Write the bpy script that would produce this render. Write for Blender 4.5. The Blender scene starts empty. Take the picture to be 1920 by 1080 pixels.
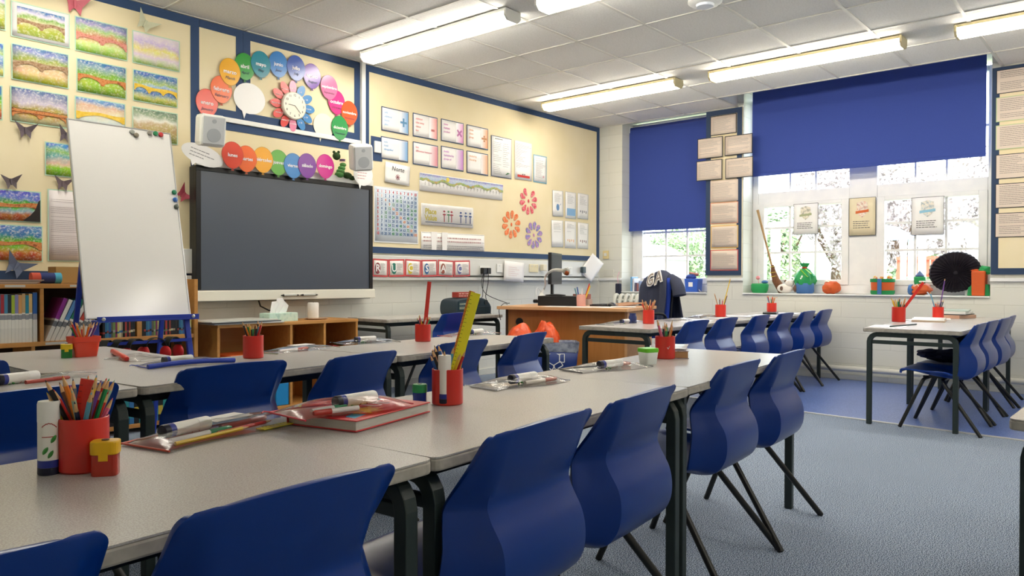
import bpy, bmesh, math, random
from mathutils import Vector, Matrix
PI = math.pi
sc = bpy.context.scene
COL = sc.collection
rnd = random.Random(7)
D2R = math.radians

# ------------------------------------------------------------------ camera
F_PX, YAW, PITCH, ROLL, CAM_Z = 1425.67, 0.86316, -0.010726, 0.002384, 0.96
CEIL = 2.813
WA = 5.22      # teaching wall plane (y)
WB = 7.74      # window wall plane (x)
TT = 0.645     # table top height
_F = Vector((math.cos(PITCH)*math.sin(YAW), math.cos(PITCH)*math.cos(YAW), math.sin(PITCH)))
_r = Vector((math.cos(YAW), -math.sin(YAW), 0)); _u = _r.cross(_F)
CR = _r*math.cos(ROLL) + _u*math.sin(ROLL); CU = -_r*math.sin(ROLL) + _u*math.cos(ROLL)
cd = bpy.data.cameras.new('camera'); cam = bpy.data.objects.new('camera', cd); COL.objects.link(cam)
cd.sensor_width = 36; cd.lens = F_PX*36/1920; cd.clip_start = 0.02; cd.clip_end = 200
m3 = Matrix((CR, CU, -_F)).transposed()
cam.matrix_world = Matrix.Translation((0, 0, CAM_Z)) @ m3.to_4x4()
sc.camera = cam
# survey helpers: where a sight line meets a horizontal plane or a wall plane
def ray(x, y): return CR*((x-960)/F_PX) - CU*((y-540)/F_PX) + _F
def pz(x, y, z=TT):
    d = ray(x, y); k = (z-CAM_Z)/d.z; return Vector((d.x*k, d.y*k, z))
def py(x, y, Y):
    d = ray(x, y); k = Y/d.y; return Vector((d.x*k, Y, CAM_Z+d.z*k))
def px(x, y, X):
    d = ray(x, y); k = X/d.x; return Vector((X, d.y*k, CAM_Z+d.z*k))

# ------------------------------------------------------------------ world, exposure
sc.view_settings.view_transform = 'Standard'; sc.view_settings.look = 'None'
sc.view_settings.exposure = 0.74; sc.view_settings.gamma = 1.0; sc.view_settings.use_curve_mapping = False
w = bpy.data.worlds.new('sky'); sc.world = w; w.use_nodes = True
wn = w.node_tree.nodes; wl = w.node_tree.links
bgn = wn['Background']
sky = wn.new('ShaderNodeTexSky'); sky.sky_type = 'NISHITA'; sky.sun_disc = False; sky.sun_elevation = D2R(38); sky.sun_rotation = D2R(200)
sky.air_density = 1.3; sky.dust_density = 4.0; sky.ozone_density = 1.0
mixw = wn.new('ShaderNodeMix'); mixw.data_type = 'RGBA'; mixw.inputs[0].default_value = 0.93
wl.new(sky.outputs[0], mixw.inputs[6]); mixw.inputs[7].default_value = (0.88, 0.94, 1.0, 1)
wl.new(mixw.outputs[2], bgn.inputs[0]); bgn.inputs[1].default_value = 3.0
LAMP_E = 17.0     # fluorescent diffusers
sun = bpy.data.lights.new('sun', 'SUN'); sun.energy = 1.6; sun.angle = D2R(3); sun.color = (1, .96, .9)
so = bpy.data.objects.new('sun', sun); COL.objects.link(so); so.rotation_euler = Vector((.62, .25, -.75)).to_track_quat('-Z', 'Y').to_euler(); so.location = (10, 0, 12)

# ------------------------------------------------------------------ materials
_mc = {}
def lin(c):
    if isinstance(c, str):
        c = c.lstrip('#'); v = [int(c[i:i+2], 16)/255 for i in (0, 2, 4)]
        v = [(x/12.92 if x <= .04045 else ((x+.055)/1.055)**2.4) for x in v]
    else: v = list(c)
    return (v[0], v[1], v[2], 1)
def new_mat(name):
    m = bpy.data.materials.new(name); m.use_nodes = True
    return m, m.node_tree.nodes, m.node_tree.links, m.node_tree.nodes['Principled BSDF']
def mat(c, r=.5, metal=0, spec=.5, trans=0, emit=0, coat=0, bump=0, bscale=200, alpha=1):
    k = (str(c), r, metal, spec, trans, emit, coat, bump, bscale, alpha)
    if k in _mc: return _mc[k]
    m, n, l, b = new_mat('mat_'+str(len(_mc)))
    b.inputs['Base Color'].default_value = lin(c); b.inputs['Roughness'].default_value = r
    b.inputs['Metallic'].default_value = metal; b.inputs['Specular IOR Level'].default_value = spec
    b.inputs['Transmission Weight'].default_value = trans
    if coat: b.inputs['Coat Weight'].default_value = coat; b.inputs['Coat Roughness'].default_value = .15
    if emit: b.inputs['Emission Color'].default_value = lin(c); b.inputs['Emission Strength'].default_value = emit
    if alpha < 1: b.inputs['Alpha'].default_value = alpha
    # a faint procedural mottling so that no surface is one dead colour
    tc = n.new('ShaderNodeTexCoord'); no = n.new('ShaderNodeTexNoise'); no.inputs['Scale'].default_value = bscale
    l.new(tc.outputs['Object'], no.inputs['Vector'])
    if not trans and not emit:
        mr = n.new('ShaderNodeMapRange'); mr.inputs[3].default_value = max(0, r-.05); mr.inputs[4].default_value = min(1, r+.05)
        l.new(no.outputs['Fac'], mr.inputs[0]); l.new(mr.outputs[0], b.inputs['Roughness'])
    if bump:
        bp = n.new('ShaderNodeBump'); bp.inputs['Strength'].default_value = bump; bp.inputs['Distance'].default_value = .002
        l.new(no.outputs['Fac'], bp.inputs['Height']); l.new(bp.outputs[0], b.inputs['Normal'])
    _mc[k] = m; return m
def noisy(name, cols, scale=60, detail=4, rough=.6, bump=.1, stretch=(1,1,1), spec=.5, bdist=.002, contrast=(.3,.7)):
    m, n, l, b = new_mat(name)
    tc = n.new('ShaderNodeTexCoord'); mp = n.new('ShaderNodeMapping'); mp.inputs['Scale'].default_value = stretch
    no = n.new('ShaderNodeTexNoise'); no.inputs['Scale'].default_value = scale; no.inputs['Detail'].default_value = detail
    cr = n.new('ShaderNodeValToRGB'); e = cr.color_ramp.elements
    a, z = contrast
    e[0].position = a; e[0].color = lin(cols[0]); e[1].position = z; e[1].color = lin(cols[-1])
    for i, c in enumerate(cols[1:-1]):
        x = e.new(a+(z-a)*(i+1)/(len(cols)-1)); x.color = lin(c)
    l.new(tc.outputs['Object'], mp.inputs[0]); l.new(mp.outputs[0], no.inputs['Vector']); l.new(no.outputs['Fac'], cr.inputs[0])
    l.new(cr.outputs[0], b.inputs['Base Color']); b.inputs['Roughness'].default_value = rough; b.inputs['Specular IOR Level'].default_value = spec
    if bump:
        bp = n.new('ShaderNodeBump'); bp.inputs['Strength'].default_value = bump; bp.inputs['Distance'].default_value = bdist
        l.new(no.outputs['Fac'], bp.inputs['Height']); l.new(bp.outputs[0], b.inputs['Normal'])
    return m
def emissive(name, c, s):
    m, n, l, b = new_mat(name)
    b.inputs['Base Color'].default_value = (.9, .9, .9, 1); b.inputs['Emission Color'].default_value = lin(c); b.inputs['Emission Strength'].default_value = s
    return m
def film(name, tint=(1, 1, 1), gloss=.12, rough=.08, tr=(1, 1, 1)):
    # thin clear plastic or glass sheet: mostly see-through with a glossy reflection
    m, n, l, b = new_mat(name); n.remove(b); out = n['Material Output']
    t = n.new('ShaderNodeBsdfTransparent'); t.inputs[0].default_value = (*tr, 1)
    g = n.new('ShaderNodeBsdfGlossy'); g.inputs['Color'].default_value = (*tint, 1); g.inputs['Roughness'].default_value = rough
    fr = n.new('ShaderNodeLayerWeight'); fr.inputs[0].default_value = gloss
    tc = n.new('ShaderNodeTexCoord'); no = n.new('ShaderNodeTexNoise'); no.inputs['Scale'].default_value = 30
    bp = n.new('ShaderNodeBump'); bp.inputs['Strength'].default_value = .5 if rough > .05 else .0; bp.inputs['Distance'].default_value = .004
    l.new(tc.outputs['Object'], no.inputs['Vector']); l.new(no.outputs['Fac'], bp.inputs['Height']); l.new(bp.outputs[0], g.inputs['Normal'])
    mx = n.new('ShaderNodeMixShader'); l.new(fr.outputs['Fresnel'], mx.inputs[0]); l.new(t.outputs[0], mx.inputs[1]); l.new(g.outputs[0], mx.inputs[2])
    l.new(mx.outputs[0], out.inputs['Surface']); return m
def wood(name, a, b_, scale=6, axis=0, rough=.45):
    st = [1, 1, 1]; st[axis] = .08
    return noisy(name, [a, b_], scale=scale*6, detail=5, rough=rough, bump=.05, stretch=st, contrast=(.25, .75))

NAVY = mat('#27436b', .7); NAVYD = mat('#14284c', .7)
CREAM = noisy('cream_backing_paper', ['#e6d8b0', '#ecdfbe'], scale=2.5, rough=.85, bump=.15, bdist=.01)
WHITEP = mat('#f4f3f2', .45); INK = mat('#55565a', .7); INKL = mat('#8b8b90', .7); BLACK = mat('#0c0c0e', .45)
CHAIRB = mat('#003285', .30, spec=.42, bump=.05, bscale=500)
GREYM = mat('#263230', .45, bump=.08, bscale=400)
BLKM = mat('#121312', .4)
REDP = mat('#d62216', .38, coat=.2)
PINEW = wood('beech_laminate', '#b9803f', '#c9924f', axis=0); BEECH = wood('pale_beech', '#d8a877', '#c9966a', axis=0)
DESKW = wood('desk_panel_wood', '#b07335', '#c08245', axis=2)
DARKW = mat('#3a2412', .7)
WHITEM = mat('#e9eae6', .4); OFFW = mat('#dcdcd2', .45)
GLASS = film('window_glass', gloss=.04, rough=.01)
CLEAR = film('clear_plastic', gloss=.16, rough=.16)
LAMIN = film('laminate_gloss', gloss=.25, rough=.06)
PAINTW = noisy('gloss_white_paint', ['#e6e8ea', '#eff0f0'], scale=8, rough=.35, bump=.02)

# ------------------------------------------------------------------ mesh helpers
class MB:
    def __init__(s): s.v = []; s.f = []; s.mi = []; s.cur = 0
    def add(s, vs, fs):
        o = len(s.v); s.v += [tuple(q) for q in vs]; s.f += [tuple(i+o for i in f) for f in fs]; s.mi += [s.cur]*len(fs); return s
    def box(s, x0, x1, y0, y1, z0, z1):
        return s.add([(x0,y0,z0),(x1,y0,z0),(x1,y1,z0),(x0,y1,z0),(x0,y0,z1),(x1,y0,z1),(x1,y1,z1),(x0,y1,z1)],
              [(0,3,2,1),(4,5,6,7),(0,1,5,4),(1,2,6,5),(2,3,7,6),(3,0,4,7)])
    def bar(s, a, b, w, h=None, up=(0,0,1)):
        h = h or w; a = Vector(a); b = Vector(b); d = (b-a).normalized(); u = Vector(up)
        if abs(d.dot(u)) > .98: u = Vector((0,1,0))
        r = d.cross(u).normalized(); u = r.cross(d)
        vs = [p + r*(sx*w/2) + u*(sy*h/2) for p in (a, b) for sx, sy in ((-1,-1),(1,-1),(1,1),(-1,1))]
        return s.add(vs, [(3,2,1,0),(4,5,6,7),(0,1,5,4),(1,2,6,5),(2,3,7,6),(3,0,4,7)])
    def tube(s, pts, rad, n=8, caps=True, square=False):
        pts = [Vector(p) for p in pts]; k = len(pts); rads = rad if isinstance(rad, (list, tuple)) else [rad]*k
        if square: n = 4
        ref = None; rings = []
        for i, p in enumerate(pts):
            d = ((pts[min(i+1, k-1)]-p).normalized() + (p-pts[max(i-1, 0)]).normalized()).normalized() if 0 < i < k-1 else (pts[min(i+1, k-1)]-pts[max(i-1, 0)]).normalized()
            if ref is None: ref = Vector((0,0,1)) if abs(d.z) < .9 else Vector((0,1,0))
            r = d.cross(ref).normalized(); u = r.cross(d).normalized(); ref = u
            off = PI/4 if square else 0; q = math.sqrt(2) if square else 1
            rings.append([p + (r*math.cos(2*PI*j/n+off) + u*math.sin(2*PI*j/n+off))*rads[i]*q for j in range(n)])
        vs = [v for r in rings for v in r]; fs = []
        for i in range(k-1):
            for j in range(n): fs.append((i*n+j, i*n+(j+1)%n, (i+1)*n+(j+1)%n, (i+1)*n+j))
        if caps: fs += [tuple(range(n-1, -1, -1)), tuple((k-1)*n+j for j in range(n))]
        return s.add(vs, fs)
    def lathe(s, prof, n=24, c=(0,0,0), cap=True, sx=1, sy=1, f=None):
        vs = []; fs = []
        for i, (r, z) in enumerate(prof):
            for j in range(n):
                a = 2*PI*j/n; rr = r if f is None else r*f(a, z)
                vs.append((c[0]+rr*math.cos(a)*sx, c[1]+rr*math.sin(a)*sy, c[2]+z))
        for i in range(len(prof)-1):
            for j in range(n): fs.append((i*n+j, i*n+(j+1)%n, (i+1)*n+(j+1)%n, (i+1)*n+j))
        if cap: fs += [tuple(range(n-1, -1, -1)), tuple((len(prof)-1)*n+j for j in range(n))]
        return s.add(vs, fs)
    def sphere(s, c, r, n=12, sc3=(1,1,1), f=None):
        vs = []; fs = []; m = n//2+1
        for i in range(m+1):
            th = PI*i/m
            for j in range(n):
                a = 2*PI*j/n; d = Vector((math.sin(th)*math.cos(a), math.sin(th)*math.sin(a), math.cos(th))); k = r*(f(d) if f else 1)
                vs.append((c[0]+d.x*k*sc3[0], c[1]+d.y*k*sc3[1], c[2]+d.z*k*sc3[2]))
        for i in range(m):
            for j in range(n): fs.append((i*n+j, (i+1)*n+j, (i+1)*n+(j+1)%n, i*n+(j+1)%n))
        return s.add(vs, fs)
    def prism(s, poly, y0, y1, axis='y'):
        # poly in (x,z) swept along y, or (x,y) swept along z
        n = len(poly)
        if axis == 'y': vs = [(a, y0, b) for a, b in poly] + [(a, y1, b) for a, b in poly]
        elif axis == 'z': vs = [(a, b, y0) for a, b in poly] + [(a, b, y1) for a, b in poly]
        else: vs = [(y0, a, b) for a, b in poly] + [(y1, a, b) for a, b in poly]
        return s.add(vs, [tuple(range(n)), tuple(range(2*n-1, n-1, -1))] + [(i, i+n, (i+1)%n+n, (i+1)%n) for i in range(n)])
    def grid(s, fn, nu, nv):
        vs = [fn(i/nu, j/nv) for j in range(nv+1) for i in range(nu+1)]
        return s.add(vs, [(j*(nu+1)+i, j*(nu+1)+i+1, (j+1)*(nu+1)+i+1, (j+1)*(nu+1)+i) for j in range(nv) for i in range(nu)])
    def mesh(s, name, mats, smooth=False):
        me = bpy.data.meshes.new(name); me.from_pydata(s.v, [], s.f)
        if not isinstance(mats, (list, tuple)): mats = [mats]
        for m in mats: me.materials.append(m)
        if len(mats) > 1: me.polygons.foreach_set('material_index', s.mi)
        bm = bmesh.new(); bm.from_mesh(me); bmesh.ops.recalc_face_normals(bm, faces=bm.faces); bm.to_mesh(me); bm.free()
        if smooth:
            me.polygons.foreach_set('use_smooth', [True]*len(me.polygons))
            try: me.set_sharp_from_angle(angle=D2R(40))
            except Exception: pass
        me.update(); return me
    def obj(s, name, mats, parent=None, smooth=False, bevel=0, solid=0, loc=None, rot=None, sub=0):
        o = bpy.data.objects.new(name, s.mesh(name, mats, smooth)); COL.objects.link(o)
        if parent: o.parent = parent
        if loc is not None: o.location = loc
        if rot is not None: o.rotation_euler = rot
        if solid: md = o.modifiers.new('solid', 'SOLIDIFY'); md.thickness = solid; md.offset = 0
        if sub: md = o.modifiers.new('sub', 'SUBSURF'); md.levels = sub; md.render_levels = sub
        if bevel:
            md = o.modifiers.new('bev', 'BEVEL'); md.width = bevel; md.segments = 2; md.limit_method = 'ANGLE'
        return o
def tag(o, label=None, cat=None, group=None, kind=None):
    if label: o['label'] = label
    if cat: o['category'] = cat
    if group: o['group'] = group
    if kind: o['kind'] = kind
    return o
def thing(name, label, cat, loc=(0,0,0), rz=0, group=None, rot=None):
    o = bpy.data.objects.new(name, None); COL.objects.link(o); o.location = loc; o.rotation_euler = rot or (0, 0, rz)
    o.empty_display_size = .05
    return tag(o, label, cat, group)
def struct(o): o['kind'] = 'structure'; return o
def place(o, loc, rz=0): o.location = loc; o.rotation_euler = (0, 0, rz); return o
def dup(root, loc=None, rz=None, label=None, group=None, scale=None):
    r = root.copy(); COL.objects.link(r)
    if loc is not None: r.location = loc
    if rz is not None: r.rotation_euler = (0, 0, rz)
    if label: r['label'] = label
    if group: r['group'] = group
    if scale: r.scale = scale
    for ch in list(root.children):
        c = ch.copy(); COL.objects.link(c); c.parent = r
        for g in ch.children:
            d = g.copy(); COL.objects.link(d); d.parent = c
    return r
def text(body, size, m, parent, loc, rot=(PI/2, 0, 0), name='lettering', align='CENTER', ext=.0004, sx=1, shear=0, bold=0):
    cu = bpy.data.curves.new('t', 'FONT'); cu.body = body; cu.size = size; cu.align_x = align; cu.align_y = 'CENTER'; cu.extrude = ext
    cu.resolution_u = 2; cu.shear = shear; cu.offset = bold
    t = bpy.data.objects.new('t', cu); COL.objects.link(t)
    bpy.context.view_layer.update()
    me = bpy.data.meshes.new_from_object(t.evaluated_get(bpy.context.evaluated_depsgraph_get()))
    bpy.data.objects.remove(t); bpy.data.curves.remove(cu)
    me.materials.clear(); me.materials.append(m)
    o = bpy.data.objects.new(name, me); COL.objects.link(o); o.location = loc; o.rotation_euler = rot; o.scale = (sx, 1, 1)
    if parent: o.parent = parent
    return o
# ================================================================== ROOM SHELL
X0, Y0 = -1.6, -2.6     # walls behind the camera
def blockwall(name, col, col2):
    m, n, l, b = new_mat(name)
    tc = n.new('ShaderNodeTexCoord'); mp = n.new('ShaderNodeMapping'); mp.inputs['Rotation'].default_value = (0, 0, 0)
    sep = n.new('ShaderNodeSeparateXYZ'); add = n.new('ShaderNodeMath'); add.operation = 'ADD'; cmb = n.new('ShaderNodeCombineXYZ')
    l.new(tc.outputs['Object'], sep.inputs[0]); l.new(sep.outputs[0], add.inputs[0]); l.new(sep.outputs[1], add.inputs[1])
    l.new(add.outputs[0], cmb.inputs[0]); l.new(sep.outputs[2], cmb.inputs[1])
    br = n.new('ShaderNodeTexBrick'); br.inputs['Scale'].default_value = 1; br.inputs['Brick Width'].default_value = .45; br.inputs['Row Height'].default_value = .15
    br.inputs['Mortar Size'].default_value = .004; br.inputs['Mortar Smooth'].default_value = .6
    br.inputs['Color1'].default_value = lin(col); br.inputs['Color2'].default_value = lin(col); br.inputs['Mortar'].default_value = lin(col2)
    l.new(cmb.outputs[0], br.inputs['Vector']); l.new(br.outputs['Color'], b.inputs['Base Color'])
    no = n.new('ShaderNodeTexNoise'); no.inputs['Scale'].default_value = 120; l.new(tc.outputs['Object'], no.inputs['Vector'])
    sub = n.new('ShaderNodeMath'); sub.operation = 'SUBTRACT'; mu = n.new('ShaderNodeMath'); mu.operation = 'MULTIPLY'; mu.inputs[1].default_value = .15
    l.new(no.outputs['Fac'], mu.inputs[0]); l.new(mu.outputs[0], sub.inputs[0]); l.new(br.outputs['Fac'], sub.inputs[1])
    bp = n.new('ShaderNodeBump'); bp.inputs['Strength'].default_value = .5; bp.inputs['Distance'].default_value = .004
    l.new(sub.outputs[0], bp.inputs['Height']); l.new(bp.outputs[0], b.inputs['Normal']); b.inputs['Roughness'].default_value = .5
    return m
WALLM = blockwall('painted_block_wall', '#dfe0d8', '#d6d7ce')
WALLU = noisy('painted_plaster', ['#dedfd2', '#e4e4da'], scale=5, rough=.6, bump=.04)
# carpet
def speck(name, cols, scale, rough, bump, fine=0):
    m, n, l, b = new_mat(name)
    tc = n.new('ShaderNodeTexCoord'); no = n.new('ShaderNodeTexNoise'); no.inputs['Scale'].default_value = scale; no.inputs['Detail'].default_value = 2
    n2 = n.new('ShaderNodeTexNoise'); n2.inputs['Scale'].default_value = 2.2; n2.inputs['Detail'].default_value = 3
    l.new(tc.outputs['Object'], no.inputs['Vector']); l.new(tc.outputs['Object'], n2.inputs['Vector'])
    cr = n.new('ShaderNodeValToRGB'); e = cr.color_ramp.elements; e[0].position = .42; e[0].color = lin(cols[0]); e[1].position = .58; e[1].color = lin(cols[2])
    q = e.new(.5); q.color = lin(cols[1]); l.new(no.outputs['Fac'], cr.inputs[0])
    mx = n.new('ShaderNodeMix'); mx.data_type = 'RGBA'; mx.blend_type = 'MULTIPLY'; mx.inputs[0].default_value = .35
    c2 = n.new('ShaderNodeValToRGB'); c2.color_ramp.elements[0].color = (.75,.75,.75,1); c2.color_ramp.elements[1].color = (1.15,1.15,1.15,1)
    l.new(n2.outputs['Fac'], c2.inputs[0]); l.new(cr.outputs[0], mx.inputs[6]); l.new(c2.outputs[0], mx.inputs[7]); l.new(mx.outputs[2], b.inputs['Base Color'])
    b.inputs['Roughness'].default_value = rough
    bp = n.new('ShaderNodeBump'); bp.inputs['Strength'].default_value = bump; bp.inputs['Distance'].default_value = .004
    l.new(no.outputs['Fac'], bp.inputs['Height']); l.new(bp.outputs[0], b.inputs['Normal'])
    return m
CARPET = speck('speckled_grey_blue_carpet', ['#1a2638', '#7187a5', '#c6d2e2'], 280, .95, .3)
LINO = speck('blue_sparkle_vinyl', ['#33509c', '#4666b4', '#8ea6dc'], 300, .3, .02)
# carpet / vinyl boundary strip runs along x ~ 5.58
sa = pz(1515, 774, 0); sb = pz(1915, 826, 0)
def xs(y): return sa.x + (sb.x-sa.x)*(y-sa.y)/(sb.y-sa.y)
b = MB(); b.prism([(X0, Y0), (xs(Y0), Y0), (xs(WA), WA), (X0, WA)], -.1, 0, 'z'); struct(b.obj('floor', CARPET))
b = MB(); b.prism([(xs(Y0), Y0), (WB, Y0), (WB, WA), (xs(WA), WA)], -.1, -.001, 'z'); struct(b.obj('floor', LINO))
b = MB(); b.bar((xs(Y0), Y0, .002), (xs(WA), WA, .002), .032, .006); struct(b.obj('trim_1', mat('#cfd0cc', .35, metal=.3)))
# walls
b = MB(); b.box(X0, WB+.45, WA, WA+.2, 0, 3.1); struct(b.obj('wall_front', [WALLM]))
W1 = (3.80, 4.90); W2 = (1.14, 3.39); SILL = .825; TOPW = 2.96
b = MB()
b.box(WB, WB+.45, Y0, W2[0], 0, 3.1); b.box(WB, WB+.45, W2[1], W1[0], 0, 3.1); b.box(WB, WB+.45, W1[1], WA, 0, 3.1)
b.box(WB, WB+.45, W2[0], W2[1], 0, SILL); b.box(WB, WB+.45, W1[0], W1[1], 0, SILL)
b.box(WB, WB+.45, W2[0], W2[1], TOPW, 3.1); b.box(WB, WB+.45, W1[0], W1[1], 2.86, 3.1)
struct(b.obj('wall_right', [WALLM]))
b = MB(); b.box(X0-.2, X0, Y0, WA+.2, 0, 3.1); struct(b.obj('wall_left', [WALLU]))
b = MB(); b.box(X0-.2, WB+.45, Y0-.2, Y0, 0, 3.1); struct(b.obj('wall_back', [WALLU]))
# sills
for i, (a, c) in enumerate((W1, W2)):
    b = MB(); b.box(WB-.02, WB+.45, a, c, SILL-.012, SILL+.002); struct(b.obj('trim_%d' % (i+2), PAINTW, bevel=.004))
# ceiling: suspended tiles 0.6 m, with a raised pocket over the wide window
GX, GY = 3.0206, 4.6627
m, n, l, bs = new_mat('mineral_fibre_ceiling_tile')
tc = n.new('ShaderNodeTexCoord'); no = n.new('ShaderNodeTexNoise'); no.inputs['Scale'].default_value = 90; no.inputs['Detail'].default_value = 5
l.new(tc.outputs['Object'], no.inputs['Vector']); cr = n.new('ShaderNodeValToRGB'); cr.color_ramp.elements[0].color = lin('#e2e1dc'); cr.color_ramp.elements[1].color = lin('#ecebe7')
cr.color_ramp.elements[0].position = .35; cr.color_ramp.elements[1].position = .6
l.new(no.outputs['Fac'], cr.inputs[0]); l.new(cr.outputs[0], bs.inputs['Base Color']); bs.inputs['Roughness'].default_value = .9
bp = n.new('ShaderNodeBump'); bp.inputs['Strength'].default_value = .25; bp.inputs['Distance'].default_value = .003; l.new(no.outputs['Fac'], bp.inputs['Height']); l.new(bp.outputs[0], bs.inputs['Normal'])
TILE = m
PK = (7.22, 1.06, 3.46)    # pocket: from x 7.22, y 1.06..3.46
b = MB(); b.box(X0, PK[0], Y0, WA, CEIL, CEIL+.02); b.box(PK[0], WB, Y0, PK[1], CEIL, CEIL+.02); b.box(PK[0], WB, PK[2], WA, CEIL, CEIL+.02)
struct(b.obj('ceiling', TILE))
b = MB(); b.box(PK[0]-.01, WB+.45, PK[1]-.01, PK[2]+.01, 3.06, 3.1); b.box(PK[0]-.012, PK[0], PK[1], PK[2], CEIL+.02, 3.06)
b.box(PK[0], WB, PK[1]-.012, PK[1], CEIL+.02, 3.06); b.box(PK[0], WB, PK[2], PK[2]+.012, CEIL+.02, 3.06); b.box(X0-.2, WB+.45, Y0-.2, WA+.2, 3.1, 3.15)
struct(b.obj('ceiling', PAINTW))
b = MB(); BW = .011
i = -8
while GX+.6*i < WB:
    x = GX+.6*i
    if x > X0:
        if x > PK[0]-.05: b.box(x-BW, x+BW, Y0, PK[1], CEIL-.006, CEIL+.001); b.box(x-BW, x+BW, PK[2], WA, CEIL-.006, CEIL+.001)
        else: b.box(x-BW, x+BW, Y0, WA, CEIL-.006, CEIL+.001)
    i += 1
for j in range(-1, 13):
    y = GY-.6*j
    if Y0 < y < WA: b.box(X0, PK[0] if PK[1]+.05 < y < PK[2]-.05 else WB, y-BW, y+BW, CEIL-.0065, CEIL+.001)
b.box(PK[0]-.012, PK[0]+.012, PK[1], PK[2], CEIL-.007, CEIL+.001); b.box(PK[0], WB, PK[2]-.012, PK[2]+.012, CEIL-.007, CEIL); b.box(PK[0], WB, PK[1]-.012, PK[1]+.012, CEIL-.007, CEIL)
b.box(X0, WB, WA-.02, WA, CEIL-.006, CEIL+.001); b.box(WB-.02, WB, Y0, PK[1], CEIL-.006, CEIL+.001); b.box(WB-.02, WB, PK[2], WA, CEIL-.006, CEIL+.001)
struct(b.obj('trim_4', mat('#d5d3cc', .5)))

# ------------------------------------------------------------------ fluorescent fittings
CREAMM = mat('#dfd2a6', .5); DIFF = emissive('lamp_diffuser', '#fff4e2', LAMP_E); DIFFW = emissive('lamp_diffuser_cool', '#fff8ea', LAMP_E)
def batten(x, y0, y1, label, w=.16, h=.085, cream=True):
    t = thing('ceiling_light', label, 'light', (x, (y0+y1)/2, CEIL), 0, 'fluorescent ceiling lights'); L = (y1-y0)/2
    cm = CREAMM if cream else WHITEM; dm = DIFF if cream else DIFFW
    k = MB(); k.box(-w/2, w/2, -L+.02, L-.02, -.03, -.0075); k.obj('housing', cm, t, bevel=.003)
    for s in (-1, 1):
        e = MB(); e.prism([(-w/2-.002, -.008), (w/2+.002, -.008), (w/2+.002, -h+.028), (w/2-.026, -h-.002), (-w/2+.026, -h-.002), (-w/2-.002, -h+.028)], s*L, s*(L-.018)); e.obj('end_cap', cm, t, bevel=.003)
    d = MB(); d.prism([(-w/2+.004, -.031), (w/2-.004, -.031), (w/2-.004, -h+.03), (w/2-.028, -h+.002), (-w/2+.028, -h+.002), (-w/2+.004, -h+.03)], -L+.019, L-.019); d.obj('diffuser', dm, t, smooth=False)
    return t
batten(3.97, 3.39, 4.96, 'white fluorescent batten light nearest the balloon display, above the wall screen', cream=False)
batten(3.97, 1.57, 3.14, 'white fluorescent batten light only whose tip shows at the top edge', cream=False)
batten(6.30, 3.38, 4.93, 'cream edged fluorescent light nearest the corner of the two walls')
batten(6.32, 1.50, 3.07, 'cream edged fluorescent light in front of the wide blue blind, middle of its row')
batten(6.33, -.40, 1.16, 'cream edged fluorescent light at the top right edge')
batten(3.97, -1.2, .37, 'white fluorescent batten light behind the near row of chairs', cream=False)
batten(1.60, -1.9, -.34, 'white fluorescent batten light at the back left of the room', cream=False)
batten(1.60, 3.39, 4.96, 'white fluorescent batten light over the left of the room', cream=False)
# smoke detector
p = pz(1322, 3, CEIL-.02)
t = thing('smoke_detector', 'round white detector on the ceiling at the top edge', 'detector', (p.x, p.y, CEIL-.006))
b = MB(); b.lathe([(.11, 0), (.11, -.02), (.09, -.035)], 28); b.obj('base', WHITEM, t, smooth=True)
b = MB(); b.lathe([(.06, -.034), (.055, -.05), (.02, -.058)], 24); b.obj('sensor_head', mat('#d5dbe6', .4), t, smooth=True)

# ------------------------------------------------------------------ windows
XW = 8.02
def window(name, y0, y1, z0, z1, posts, transom, panes):
    # frame bars in plane x = XW ; y0<y1
    b = MB(); d = .035
    def vb(a, c, za, zb): b.box(XW-d, XW+d, a, c, za, zb)
    vb(y0, y0+.06, z0, z1); vb(y1-.06, y1, z0, z1); vb(y0+.06, y1-.06, z0, z0+.09); vb(y0+.06, y1-.06, z1-.05, z1)
    root = struct(b.obj(name, PAINTW, bevel=.006))
    return root
def bars(root, rects, m=PAINTW, d=.03, name='frame'):
    b = MB()
    for a, c, za, zb in rects: b.box(XW-d, XW+d, a, c, za, zb)
    return b.obj(name, m, root, bevel=.004)
r2 = window('window_2', 1.14, 3.39, SILL+.0025, 2.9, None, None, None)
bars(r2, [(2.13, 2.39, SILL+.0925, 2.849)], d=.034, name='mullion'); bars(r2, [(1.201, 2.129, 1.78, 1.90), (2.391, 3.329, 1.78, 1.90)], name='transom')
for a, c in ((1.201, 2.129), (2.391, 3.329)):
    bars(r2, [(a, a+.07, .918, 1.779), (c-.07, c, .918, 1.779), (a+.07, c-.07, .918, .97), (a+.07, c-.07, 1.74, 1.779)], d=.045, name='casement')
    q = (c-a-.14)/3
    b = MB()
    for k in (1, 2): b.box(XW-.012, XW+.012, a+.07+q*k-.011, a+.07+q*k+.011, .97, 1.74); b.box(XW-.012, XW+.012, a+q*k+.07-.008, a+q*k+.07+.008, 1.90, 2.85)
    for z in (1.255, 1.52): b.box(XW-.011, XW+.011, a+.07, c-.07, z-.011, z+.011)
    b.box(XW-.011, XW+.011, a, c, 2.36, 2.38)
    b.obj('glazing_bars', PAINTW, r2)
    for za, zb in ((.97, 1.74), (1.90, 2.85)):
        b = MB(); b.box(XW+.013, XW+.017, a+.002, c-.002, za, zb); b.obj('pane', GLASS, r2)
r1 = window('window_1', 3.80, 4.90, SILL+.0025, 2.84, None, None, None)
bars(r1, [(3.861, 3.92, .918, 2.78), (4.76, 4.839, .918, 2.78), (3.92, 4.76, .918, .985), (3.92, 4.76, 1.80, 1.88)], d=.045, name='casement')
b = MB()
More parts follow.
